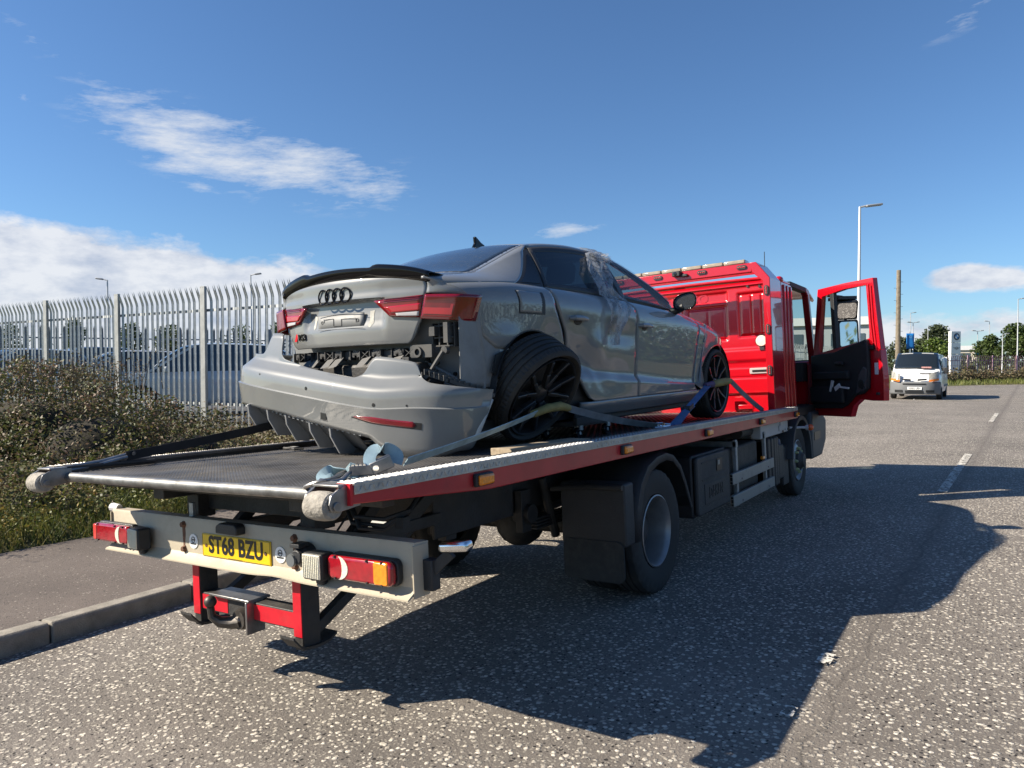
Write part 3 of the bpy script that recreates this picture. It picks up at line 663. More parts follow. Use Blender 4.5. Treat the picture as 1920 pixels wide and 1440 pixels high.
# ---- toolbox, side guard, tank, filler
mb = MB(); mb.prism(rrect(3.50, 4.31, .335, .81, .03), 0, .66, 1.04); tbx = part(mb, 'toolbox', BLACKPL, bevel=.012)
mb = MB(); mb.prism(rrect(3.515, 4.295, .35, .795, .035), 0, 1.042, 1.078); lid = part(mb, 'toolbox_lid', DUSTPL, tbx, bevel=.012)
mb = MB(); mb.prism(rrect(3.66, 4.18, .42, .58, .01), 0, 1.077, 1.083); mb.box((1.08, 3.9, .615), (.006, .58, .012)); mb.box((1.08, 3.9, .745), (.006, .58, .012)); part(mb, 'lid_moulding', DUSTPL, lid, bevel=.003)
mb = MB(); mb.box((1.081, 4.02, .70), (.008, .13, .10)); lt = part(mb, 'latch', BLACKP, lid, bevel=.002)
mb = MB(); mb.box((1.088, 3.99, .715), (.006, .04, .035), (0, 0, 0)); part(mb, 'latch_keyhole', GALV, lid)
V, F = text_mb('DAKEN', .12, .003, .002, .85); mb = MB(); mb.add([(1.084-y, x+3.92, z+.50) for x, y, z in V], F); part(mb, 'lid_lettering', BLACKPL, lid, smooth=None)
for z in (.522, .334):
    mb = MB(); mb.prism(rrect(4.375, 5.72, z-.048, z+.048, .006), 0, 1.05, 1.08); g = part(mb, 'side_guard', M('satin_aluminium', (.34, .34, .32), .5, metal=.6, dirt=.3, vscale=6), bevel=.004)
    mb = MB(); mb.box((1.065, 4.374, z), (.02, .004, .03)); mb.box((1.065, 4.374, z-.03), (.02, .004, .018)); mb.box((1.065, 4.374, z+.03), (.02, .004, .018)); part(mb, 'end_socket', BLACKP, g)
    for y in (4.62, 5.5): part(MB().lathe([(0, .006), (.008, .006), (.009, 0)], 8, 0, (1.08, y, z-.02)), 'guard_bolt', CHROME, g)
for y in (4.62, 5.56): part(MB().box((1.03, y, .55), (.03, .05, .58)).box((.75, y, .80), (.6, .05, .05)), 'guard_hanger', GALV, bevel=.003)
mb = MB(); mb.box((.80, 4.95, .56), (.40, .95, .42)); part(mb, 'battery_box', BLACKST, bevel=.02)
# ribbed fuel tank and adblue tank
mb = MB()
for k in range(4): mb.prism(rrect(5.64+.105*k, 5.735+.105*k, .26, .76, .03), 0, .66, 1.06-.006*abs(k-1.5))
mb.box((.84, 5.85, .51), (.36, .42, .46)); tk = part(mb, 'fuel_tank', BLACKPL, bevel=.012)
mb = MB(); mb.lathe([(0, .05), (.045, .05), (.05, .03), (.05, 0)], 16, 2, (.98, 5.88, .76)); part(mb, 'tank_cap', BLACKP, tk)
mb = MB(); mb.prism(rrect(6.08, 6.30, .30, .66, .03), 0, .7, 1.04); ad = part(mb, 'additive_tank', BLACKPL, bevel=.015)
mb = MB(); mb.lathe([(0, .06), (.06, .055), (.065, .02), (.065, 0)], 16, 2, (.97, 6.19, .66)); part(mb, 'blue_cap', M('blue_cap', (.012, .03, .10), .4), ad)
mb = MB(); mb.prism(rrect(6.32, 6.56, .20, .62, .02), 0, .66, 1.02); part(mb, 'front_mudflap', BLACKPL, bevel=.01)
mb = MB(); mb.box((1.03, 5.50, .59), (.03, .07, .035)); part(mb, 'small_amber_lamp', AMBER, bevel=.008)
# pale control panel under the deck by the cab
LG = M('pale_grey_plastic', (.48, .48, .47), .5, dirt=.2, vscale=8)
mb = MB(); mb.box((.98, 6.02, .845), (.10, 1.1, .15)); cp = part(mb, 'control_panel', LG, bevel=.01)
mb = MB(); mb.box((1.034, 6.32, .86), (.012, .22, .10)); mb.box((1.036, 6.20, .83), (.014, .10, .06)); mb.box((1.036, 6.45, .85), (.014, .06, .12)); part(mb, 'panel_cover', LG, cp, bevel=.004)
for y, z in ((6.52, .90), (6.52, .80), (6.30, .79)): part(MB().box((1.042, y, z), (.008, .03, .022)), 'panel_slot', BLACKP, cp)
mb = MB(); mb.lathe([(0, -.25), (.06, -.25), (.06, .25), (0, .25)], 12, 1, (.9, 5.35, .86)); part(mb, 'air_reservoir', BLACKST)
# ================================================================ CAB
CABIN = M('cab_interior', (.020, .020, .021), .7, var=.2)
YW = 6.42; HW = 1.05
cab_root = MB()
# outer shell sections: rear wall sheet with pressed panels
def wall_y(x, z):
    d = 0.0
    def boxm(x0, x1, z0, z1, e=.018):
        return max(0, min((x-x0)/e, (x1-x)/e, (z-z0)/e, (z1-z)/e, 1))
    d += .020*boxm(.575, 1.02, 1.825, 2.335); d -= .012*boxm(.60, 1.0, 1.85, 2.31)*(1-.9*max(boxm(.722, .735, 1.85, 2.31, .004), boxm(.835, .848, 1.85, 2.31, .004)))
    d += .020*boxm(-.56, .475, 2.245, 2.37); d += .020*boxm(-.02, .46, 1.805, 2.215); d -= .012*boxm(.0, .44, 1.83, 2.19)*(1-.9*boxm(.226, .24, 1.83, 2.19, .004))
    d += .020*boxm(-1.0, -.56, 1.825, 2.335); d -= .012*boxm(-.98, -.58, 1.85, 2.31); d += .02*boxm(-.5, -.06, 1.805, 2.215)
    d -= .018*boxm(-1.2, 1.2, 1.38, 1.50, .012); d -= .030*boxm(-1.2, 1.2, 1.2, 1.385, .012)
    d -= .022*boxm(-1.2, 1.2, 2.40, 2.44, .015); d -= .022*boxm(-1.2, 1.2, 1.55, 1.715, .03)
    return YW+d
mb = MB(); NX, NZ = 150, 130
def wall(u, v):
    x = -HW+2*HW*u; z = .96+v*1.50
    y = wall_y(x, z)
    ez = max(0, (z-2.40)/.06); y += .05*ez*ez*.9          # roll into the roof
    ex = max(0, (abs(x)-.99)/.06); y += .03*ex*ex; return (x, y, z)
mb.grid(wall, NX, NZ); cab = mb.build('cab_rear_wall', RED, truck, smooth=50, solid=.03)
V, F = text_mb('IVECO', .135, .006, .003, 1.12, 1.05); mb = MB(); mb.add([(x+.02, y+YW+.022, z+2.305) for x, y, z in V], F); part(mb, 'raised_lettering', RED, cab)
mb = MB(); mb.lathe([(0, -.05), (.06, -.05), (.068, -.04), (.068, 0)], 24, 1, (.835, YW+.01, 1.78)); mb.box((.835, YW-.01, 1.70), (.05, .05, .04)); rl = part(mb, 'rear_lamp', BLACKPL, cab)
mb = MB(); mb.lathe([(0, -.058), (.055, -.056), (.06, -.05)], 24, 1, (.835, YW+.01, 1.78)); part(mb, 'lamp_lens', WHITELENS, rl)
mb = MB(); mb.prism(rrect(.69, .93, 1.42, 1.485, .012), 1, YW-.03, YW-.008); vt = part(mb, 'vent_grille', M('vent_grey', (.42, .41, .40), .5), cab, bevel=.004)
mb = MB(); mb.box((.81, YW-.032, 1.452), (.18, .006, .022)); part(mb, 'vent_slot', BLACKP, vt)
for x, z in ((.83, 2.385), (.70, 2.40), (-.83, 2.385)): part(MB().lathe([(0, -.012), (.014, -.012), (.016, .004)], 10, 1, (x, YW, z)), 'wall_plug', BLACKPL, cab)
# roof, floor, front, left side
mb = MB()
def roof(u, v):
    x = -HW+2*HW*u; y = YW+.03+v*1.70; e = max(0, (abs(x)-.93)/.12); f = max(0, (v-.75)/.25); return (x, y, 2.485-.05*e*e-.10*f*f+.02*(1-(x/HW)**2))
mb.grid(roof, 30, 20); part(mb, 'cab_roof', RED, smooth=50, solid=.03)
mb = MB(); mb.box((0, 7.25, .98), (2.02, 1.6, .06)); mb.box((0, 8.2, 1.25), (2.0, .12, .65)); part(mb, 'cab_floor', CABIN, bevel=.01)
mb = MB(); mb.box((0, 8.13, 1.25), (2.06, .10, .62)); mb.box((0, 8.28, .72), (2.10, .25, .42)); part(mb, 'cab_front', RED, bevel=.05, seg=3)
mb = MB(); mb.add([(-.98, 8.0, 1.56), (.98, 8.0, 1.56), (.98, 7.84, 2.36), (-.98, 7.84, 2.36)], [(0, 1, 2, 3)]); part(mb, 'windscreen', glassmat('cab_glass', (.75, .85, .82), .8))
for s in (1, -1):
    mb = MB(); mb.prism([(8.02, 1.50), (8.12, 1.50), (7.86, 2.44), (7.74, 2.46), (7.66, 2.46), (7.70, 2.40), (7.78, 2.36)], 0, s*.98, s*1.055); mb.prism([(7.96, .92), (8.14, .92), (8.13, 1.52), (8.00, 1.52)], 0, s*.96, s*1.055); part(mb, 'front_pillar', M('dark_red_inner', (.22, .004, .010), .4, coat=.4), bevel=.012)
    mb = MB(); mb.prism([(YW+.04, .99), (6.98, .99), (6.93, 2.42), (YW+.03, 2.42)], 0, s*.985, s*1.05); part(mb, 'side_panel', RED, bevel=.012)
    mb = MB(); mb.prism([(6.90, 2.40), (7.72, 2.40), (7.70, 2.462), (6.90, 2.462)], 0, s*.97, s*1.052); part(mb, 'door_frame', CABIN, bevel=.008); part(MB().box((s*1.0, 7.47, .955), (.09, 1.0, .10)), 'door_step', CABIN, bevel=.008)
# vertical weather-strip ribs on the right rear corner
for y in (6.56, 6.70, 6.86):
    mb = MB(); mb.box((1.056, y, 1.71), (.022, .055, 1.36)); part(mb, 'corner_rib', RED, bevel=.008)
mb = MB(); mb.box((1.0, 6.94, 1.70), (.10, .05, 1.40)); mb.box((.93, 6.99, 1.70), (.10, .06, 1.4)); part(mb, 'door_seal', CABIN, bevel=.01)
mb = MB(); mb.sphere((1.02, YW+.08, 2.44), .06, 14, 8, sc_=(.8, 1, .7)); part(mb, 'roof_corner', RED)
# left door closed: lower panel and window
mb = MB(); mb.prism([(6.98, .92), (8.0, .92), (8.02, 1.55), (6.98, 1.62)], 0, -1.05, -1.0); mb.prism([(6.98, 1.60), (7.04, 1.60), (7.02, 2.42), (6.95, 2.42)], 0, -1.05, -1.0); part(mb, 'left_door', [RED], bevel=.01)
mb = MB(); mb.add([(-1.03, y, z) for y, z in [(7.04, 1.62), (8.0, 1.57), (7.78, 2.38), (7.02, 2.40)]], [(0, 1, 2, 3)]); part(mb, 'left_window', glassmat('cab_glass'))
# interior
def seat(x, y):
    mb = MB(); mb.box((x, y, 1.28), (.50, .50, .16)); mb.box((x, y-.26, 1.62), (.48, .13, .62), (-.12, 0, 0)); mb.box((x, y-.31, 2.00), (.28, .10, .18), (-.12, 0, 0)); mb.box((x, y, 1.10), (.40, .40, .22)); return part(mb, 'cab_seat', M('seat_fabric', (.032, .033, .036), .9, bump=.4, bscale=200), bevel=.04, seg=3)
seat(.52, 7.1); seat(-.52, 7.1)
mb = MB(); mb.box((0, 7.93, 1.42), (1.9, .28, .24)); mb.tube([(.52+.2*math.cos(t), 7.70-.05*math.sin(t), 1.52+.19*math.sin(t)) for t in np.linspace(0, 2*math.pi, 24)], .014, 8); mb.tube([(.52, 7.70, 1.52), (.52, 7.9, 1.38)], .03, 8); part(mb, 'dashboard', CABIN, bevel=.03)
mb = MB(); mb.box((-.55, 7.65, 2.24), (.16, .03, .26)); part(mb, 'interior_mirror', BLACKPL, bevel=.03)
# wheel-arch, step and bumper corner
for s in (1, -1):
    mb = MB(); P = [(7.0+.50*math.cos(t), .42+.50*math.sin(t)) for t in np.linspace(rad(175), rad(-5), 16)]; Q = [(7.0+.45*math.cos(t), .42+.45*math.sin(t)) for t in np.linspace(rad(-5), rad(175), 16)]
    mb.prism(P+Q, 0, s*.66, s*1.085); part(mb, 'wheel_arch', M('arch_grey', (.05, .052, .055), .6, dirt=.3, vscale=6), bevel=.006)
    mb = MB(); mb.prism([(7.50, .36), (8.05, .36), (8.32, .52), (8.38, .80), (8.05, .93), (7.54, .93), (7.48, .6)], 0, s*.75, s*1.09); st = part(mb, 'cab_step', M('step_grey', (.055, .057, .06), .55, dirt=.25, vscale=5), bevel=.03, seg=3)
    mb = MB(); mb.box((s*1.085, 7.78, .63), (.02, .34, .10)); part(mb, 'step_recess', BLACKP, st)
mb = MB(); mb.tube([(1.02, 6.66, .80), (1.12, 6.80, .795), (1.18, 6.86, .79)], .014, 8); mb.lathe([(.012, -.02), (.03, .0), (.032, .03)], 12, 0, (1.16, 6.85, .79)); im = part(mb, 'indicator_stalk', LG)
mb = MB(); mb.sphere((1.20, 6.88, .79), .036, 12, 8); part(mb, 'indicator_lamp', M('orange_red_lens', (.75, .12, .02), .2, coat=.5), im)
# ---- gantry with light bar
for s in (1, -1):
    mb = MB(); mb.prism([(s*1.005, 1.03), (s*1.078, 1.03), (s*1.078, 2.40), (s*.945, 2.575), (s*.88, 2.575), (s*.90, 2.475), (s*1.005, 2.37)], 1, 5.88, 6.32)
    part(mb, 'gantry_post', RED, bevel=.006)
mb = MB(); mb.box((0, 5.99, 2.525), (1.80, .22, .096)); part(mb, 'gantry_beam', RED, bevel=.005)
mb = MB(); mb.box((0, 6.02, 2.578), (1.66, .16, .012)); lb = part(mb, 'light_bar', BLACKPL)
LBL = M('lightbar_lens', (.33, .29, .21), .15, coat=.7, var=.25, vscale=14)
for k in range(7):
    x0 = -.82+k*1.64/7; mb = MB(); mb.box((x0+.117, 6.02, 2.606), (.228, .15, .044)); part(mb, 'lens_module', LBL, lb, bevel=.012)
def oval_lamp(x, z, vert):
    a, b = (.052, .022) if not vert else (.022, .052)
    mb = MB(); mb.prism(rrect(x-a, x+a, z-b, z+b, .0215), 1, 5.868, 5.881); o = part(mb, 'marker_lamp', BLACKPL, truck, bevel=.003)
    mb = MB()
    for k in range(4):
        q = -.030+.02*k; mb.box((x+(0 if vert else q), 5.866, z+(q if vert else 0)), (.014, .006, .014))
    part(mb, 'lamp_cell', M('lamp_cell_red', (.50, .05, .05), .2, coat=.5), o, bevel=.002)
for x in (.80, .375, -.129, -.6): oval_lamp(x, 2.535, False)
for z in (2.27, 1.87, 1.446):
    oval_lamp(1.041, z, True); oval_lamp(-1.041, z, True)
mb = MB(); mb.box((.10, 5.85, 2.55), (.09, .06, .06)); mb.box((.18, 5.86, 2.525), (.08, .03, .03)); cm = part(mb, 'rear_camera', BLACKPL, bevel=.008)
mb = MB(); mb.lathe([(0, -.01), (.018, -.008), (.02, 0)], 14, 1, (.09, 5.822, 2.552)); part(mb, 'camera_lens', M('dark_lens', (.01, .01, .012), .05, coat=1), cm)
mb = MB(); mb.tube([(.95, 6.2, 2.5), (.955, 6.2, 2.72)], .004, 6); part(mb, 'aerial', BLACKPL)
mb = MB(); mb.box((.67, 6.30, 1.06), (.16, .10, .05)); mb.box((.70, 6.34, 1.02), (.05, .05, .06)); part(mb, 'deck_stop', RED, bevel=.006)
mb = MB(); mb.lathe([(0, .05), (.05, .045), (.055, 0), (.055, -.10), (0, -.10)], 14, 2, (.40, 6.25, 1.16)); mb.box((.40, 6.25, 1.22), (.11, .08, .10)); part(mb, 'winch_motor', BLACKPL, bevel=.006)
# ---- open driver door (own frame: u along door from hinge, w up)
hp = Vector((1.10, 7.97, 0)); ang = math.atan2(7.20-7.95, 1.9-1.12)
door = empty('open_door'); door.parent = truck; door.matrix_local = Matrix.Translation(hp) @ Matrix.Rotation(ang, 4, 'Z')
def ring(outer, inner, a, b, mb):
    """frame between two same-length loops"""
    n = len(outer); V = [(u, a, z) for u, z in outer]+[(u, a, z) for u, z in inner]+[(u, b, z) for u, z in outer]+[(u, b, z) for u, z in inner]; F = []
    for i in range(n):
        j = (i+1) % n; F += [(i, j, n+j, n+i), (2*n+j, 2*n+i, 3*n+i, 3*n+j), (j, i, 2*n+i, 2*n+j), (n+i, n+j, 3*n+j, 3*n+i)]
    return mb.add(V, F)
# local +y of door frame points outward (forward-right); inner face at y = -.03
def prism_d(mb, poly, a, b): return mb.prism(poly, 1, a, b)
outerW = [(-.045, 1.62), (.02, 1.95), (.105, 2.44), (.6, 2.445), (1.085, 2.435), (1.115, 2.1), (1.165, 1.62)]
innerW = [(.07, 1.645), (.11, 1.9), (.18, 2.335), (.6, 2.372), (.97, 2.368), (.985, 2.05), (.995, 1.76)]
mb = MB(); ring(outerW, innerW, -.035, .03, mb)
mb.prism([(-.045, 1.63), (.07, 1.645), (.42, 1.64), (.995, 1.77), (1.165, 1.63), (1.19, 1.31), (1.178, 1.06), (1.0, 1.06), (.80, 1.075), (.68, 1.0), (.615, .865), (-.04, .862)], 1, -.035, .04)
dsk = mb.build('door_skin', RED, door, bevel=.008)
mb = MB(); mb.prism([(.345, 1.64), (.405, 1.64), (.395, 2.37), (.325, 2.36)], 1, -.03, .02); part(mb, 'window_divider', BLACKPL, door, bevel=.004)
mb = MB(); mb.add([(u, -.003, z) for u, z in [(.075, 1.65), (.345, 1.645), (.32, 2.345), (.185, 2.33)]], [(0, 1, 2, 3)]); part(mb, 'quarter_glass', glassmat('cab_glass'), door)
mb = MB(); mb.prism([(-.03, 1.62), (.42, 1.64), (.99, 1.76), (1.01, 1.66), (1.01, 1.40), (.99, 1.20), (.90, 1.14), (.76, 1.12), (.60, 1.0), (.50, .965), (-.03, .955)], 1, -.085, -.034); trim = part(mb, 'door_trim', CABIN, door, bevel=.02, seg=3)
mb = MB(); mb.box((.38, -.10, 1.36), (.66, .06, .10)); mb.box((.30, -.105, 1.13), (.62, .05, .20)); mb.box((.55, -.11, 1.50), (.14, .04, .05)); part(mb, 'door_pocket', CABIN, trim, bevel=.02) if False else part(mb, 'door_pocket', CABIN, door, bevel=.02)
mb = MB(); mb.prism([(.80, 1.14), (.97, 1.20), (.99, 1.42), (.94, 1.45), (.86, 1.36)], 1, -.092, -.08); part(mb, 'speaker_panel', M('speaker_grey', (.065, .065, .066), .6), door, bevel=.01)
mb = MB(); mb.lathe([(0, -.10), (.05, -.10), (.055, -.09)], 20, 1, (.90, 0, 1.25)); part(mb, 'speaker_grille', BLACKP, door)
mb = MB(); mb.box((.42, -.125, 1.235), (.03, .02, .14), (0, .35, 0)); mb.box((.53, -.128, 1.22), (.10, .015, .05), (0, -.5, 0)); mb.box((.66, -.128, 1.215), (.14, .02, .02), (0, .1, 0)); part(mb, 'papers', WHITEP, door)
mb = MB(); mb.box((1.09, -.038, 1.42), (.055, .004, .13)); part(mb, 'paint_sticker', WHITEP, door)
mb = MB(); mb.box((1.04, -.045, 1.66), (.06, .03, .05)); mb.box((1.10, -.04, 1.14), (.05, .02, .03)); part(mb, 'door_latch', BLACKST, door, bevel=.006)
mb = MB(); mb.tube([(1.06, -.045, 2.35), (1.075, -.045, 1.95), (1.11, -.045, 1.62)], .012, 6); mb.tube([(1.02, -.045, 2.37), (1.035, -.045, 1.95), (1.06, -.045, 1.70)], .010, 6); part(mb, 'frame_flute', RED, door)
# mirrors on the outside of the door
mb = MB(); mb.tube([(.12, .03, 2.36), (.16, .14, 2.35), (.20, .24, 2.33), (.20, .27, 2.28), (.20, .27, 1.64), (.15, .06, 1.60)], .018, 8); mb.box((.20, .24, 2.31), (.20, .26, .04)); mr = part(mb, 'mirror_arm', BLACKPL, door)
def mirror_head(u, z, wd, ht, tiltv):
    R = Matrix.Rotation(1.22, 3, 'Z') @ Matrix.Rotation(tiltv, 3, 'X')
    c = Vector((u, .25, z)); mb = MB(); mb.box(c+R @ Vector((0, .045, 0)), (wd, .10, ht), R, taper=None); o = part(mb, 'mirror_housing', BLACKPL, door, bevel=.022, seg=3)
    mb = MB(); P = rrect(-wd/2+.026, wd/2-.026, -ht/2+.026, ht/2-.026, .03)
    V = [c+R @ Vector((a, -.0075, b)) for a, b in P]; mb.add(V, [tuple(range(len(P)))]); g = mb.build('mirror_glass', MIRROR, o); 
    return o
mirror_head(.26, 2.155, .27, .24, .30); mirror_head(.27, 1.86, .25, .36, .0)
# ================================================================ WRECKED GREY SALOON
def car_mat():
    m = bpy.data.materials.new('nardo_grey_paint'); m.use_nodes = True; t = NT(m.node_tree)
    b = t.n('ShaderNodeBsdfPrincipled'); o = t.n('ShaderNodeOutputMaterial'); t.l(b.outputs[0], o.inputs[0])
    P = t.n('ShaderNodeTexCoord').outputs['Object']; n = t.noise(P, 3.0, 7, .65); n2 = t.noise(P, 11, 8, .7)
    c = t.ramp(n, [(.3, (.160, .167, .168)), (.7, (.186, .192, .192))])
    dust = t.math('MULTIPLY', t.ramp(n2, [(.45, (0, 0, 0)), (.8, (1, 1, 1))]), .10)
    c = t.mix(dust, c, (.23, .22, .20, 1)); t.l(c, b.inputs['Base Color'])
    b.inputs['Roughness'].default_value = .42; b.inputs['Coat Weight'].default_value = 1.0
    t.l(t.math('ADD', t.math('MULTIPLY', dust, .4), .012), b.inputs['Coat Roughness']); b.inputs['Coat IOR'].default_value = 1.5; b.inputs['Specular IOR Level'].default_value = .25
    return m
GREY = car_mat()
CBLK = M('gloss_black', (.005, .005, .006), .08, spec=.3)
TRIM = M('matt_black_trim', (.018, .018, .019), .55)
RAWPL = M('raw_black_plastic', (.040, .040, .041), .5, dirt=.55, dirtcol=(.11, .105, .095), vscale=14)
INNERP = M('inner_body_grey', (.20, .205, .205), .5, dirt=.35, dirtcol=(.10, .095, .085), vscale=9)
GLASS = glassmat('car_glass', (.52, .60, .60), .62); DGLASS = glassmat('privacy_glass', (.12, .15, .18), .45)
RGLASS = M('dusty_rear_glass', (.020, .028, .038), .22, coat=.8, dirt=.35, dirtcol=(.10, .11, .12), vscale=40, coat_rough=.1)
def mat6(x, y, z, yaw, pit, rol):
    return Matrix.Translation((x, y, z)) @ Matrix.Rotation(yaw, 4, 'Z') @ Matrix.Rotation(pit, 4, 'X') @ Matrix.Rotation(rol, 4, 'Y')
CARL = mat6(-.215, 1.1423, .994, -.0387, .0145, .030); CARW = TRUCK @ CARL
car = empty('saloon_car', 'wrecked grey saloon car with torn off rear bumper strapped on the truck deck', 'car', mat=CARW)
# ---- longitudinal design curves
fW = pch([.12, .25, .45, .7, 1.0, 1.6, 2.6, 3.3, 3.75, 4.05, 4.28, 4.42], [.70, .785, .84, .868, .884, .893, .893, .889, .885, .83, .70, .52])
z3f = pch([.2, 1.0, 1.25, 3.25, 4.4], [.52, .515, .503, .352, .34]); z5f = pch([.2, .6, 1.2, 2.3, 3.3, 3.75, 4.1, 4.4], [.885, .895, .885, .855, .825, .775, .70, .60])
z6f = pch([.12, .3, .7, 1.0, 2.0, 2.94, 3.3, 3.75, 4.05, 4.28, 4.42], [.985, 1.0, 1.022, 1.022, 1.0, .955, .925, .872, .80, .71, .62]); x6f = pch([.12, .3, .7, 1.0, 2.0, 3.0, 3.3, 3.75, 4.05, 4.28, 4.42], [.66, .735, .795, .808, .812, .805, .785, .76, .69, .56, .42])
z7f = pch([.10, .3, .55, .8, 1.0, 1.2, 1.5, 1.8, 2.1, 2.35, 2.6, 2.86, 3.0, 3.12, 3.3, 3.75, 4.05, 4.28, 4.42], [1.03, 1.055, 1.092, 1.18, 1.262, 1.335, 1.378, 1.395, 1.388, 1.342, 1.262, 1.14, 1.045, .975, .945, .895, .82, .73, .64])
x7f = pch([.10, .3, .55, .8, 1.0, 1.2, 1.5, 1.8, 2.1, 2.35, 2.6, 2.86, 3.0, 3.12, 3.3, 3.75, 4.05, 4.28, 4.42], [.60, .625, .60, .565, .545, .535, .54, .545, .555, .58, .625, .695, .74, .745, .72, .68, .60, .47, .36])
z9f = pch([.08, .3, .5, .8, 1.0, 1.2, 1.5, 1.8, 2.1, 2.35, 2.6, 2.86, 3.1, 3.25, 3.75, 4.05, 4.28, 4.45], [1.082, 1.098, 1.12, 1.235, 1.312, 1.372, 1.415, 1.430, 1.424, 1.392, 1.322, 1.218, 1.10, 1.01, .945, .87, .78, .66])
def S(y, r, s=1):
    W = fW(y)
    rows = [(W-.07, .175), (W-.022, .245), (W-.012, .305), (W-.026, z3f(y)), (W-.012, (z3f(y)+z5f(y))/2), (W, z5f(y)), (x6f(y), z6f(y)), (x7f(y), z7f(y)), (x7f(y)*.55, z9f(y)-.28*(z9f(y)-z7f(y))), (0, z9f(y))]
    r = min(max(r, 0), 8.9999); k = int(r); t = r-k
    if k in (3, 4):
        q = (r-3)/2; a, b, c = rows[3], rows[4], rows[5]
        x = a[0]*(1-q)*(1-2*q)+b[0]*4*q*(1-q)+c[0]*q*(2*q-1); z = a[1]+(c[1]-a[1])*q; return (s*x, y, z)
    if k == 2:
        a, b = rows[2], rows[3]; x = a[0]+(W+.002-a[0])*min(1, t/.72) if t < .72 else W+.002+(b[0]-W-.002)*(t-.72)/.28; return (s*x, y, a[1]+(b[1]-a[1])*t)
    if k in (7, 8):
        q = (r-7)/2; a, b, c = rows[7], rows[8], rows[9]; q2 = q
        x = a[0]*(1-q); z = c[1]+(a[1]-c[1])*(1-q)**2.2; return (s*x, y, z)
    a, b = rows[k], rows[k+1]; bx = {5: .020, 6: .016}.get(k, 0); bz = {5: .012, 6: .004}.get(k, 0)
    return (s*(a[0]+(b[0]-a[0])*t+bx*4*t*(1-t)), y, a[1]+(b[1]-a[1])*t+bz*4*t*(1-t))
def r_of_z(y, z, hi=6.0):
    lo = 0.0
    for _ in range(24):
        m = (lo+hi)/2
        if S(y, m)[2] < z: lo = m
        else: hi = m
    return lo
FWC = (3.79, .318); RWC = (.80, .35)
def arch_r(y, c, R, base):
    d = R*R-(y-c[0])**2
    return max(base, r_of_z(y, c[1]+math.sqrt(d))) if d > 0 else base
def patch(mb, yL, yR, rLo, rHi, nu, nv, s=1, disp=None, mi=0):
    V = []
    for j in range(nv+1):
        for i in range(nu+1):
            u, v = i/nu, j/nv; ym = (yL((rLo(0)+rHi(0))/2 if False else 3)+yR(3))/2
            r0 = rLo(ym)+(rHi(ym)-rLo(ym))*v; y = yL(r0)+(yR(r0)-yL(r0))*u; r = rLo(y)+(rHi(y)-rLo(y))*v
            y = yL(r)+(yR(r)-yL(r))*u; p = S(y, r, s)
            if disp: p = disp(p, y, r)
            V.append(p)
    W = nu+1; F = []
    for j in range(nv):
        for i in range(nu):
            q = (j*W+i, j*W+i+1, (j+1)*W+i+1, (j+1)*W+i); F.append(q if s > 0 else q[::-1])
    mb.add(V, F, mi)
K = lambda c: (lambda t: c)
def lin(pts):
    xs, ys = zip(*pts); return lambda t: interp(xs, ys, t)
def dent(p, y, r):
    """buckled sheet metal behind the rear door and on the rear quarter"""
    x, yy, z = p; s = 1 if x > 0 else -1
    if s < 0: return p
    d = 0.0
    d -= .045*math.exp(-((y-1.30)/.20)**2-((z-.55)/.16)**2); d -= .020*math.exp(-((y-1.75)/.28)**2-((z-.42)/.10)**2)
    d += .016*math.exp(-((y-1.55)/.12)**2-((z-.66)/.08)**2); d -= .020*math.exp(-((y-1.9)/.2)**2-((z-.74)/.07)**2)
    d += .014*snoise(y*5.5, z*6.5, 3.1)*math.exp(-((y-1.45)/.40)**2-((z-.52)/.26)**2); d += .006*snoise(y*11, z*12, 7)*math.exp(-((y-1.35)/.3)**2-((z-.55)/.24)**2)
    d -= .016*math.exp(-((y-.98)/.10)**2-((z-.70)/.09)**2); d += .012*math.exp(-((y-.55)/.12)**2-((z-.70)/.06)**2)
    return (x+d, yy, z)
G = .005
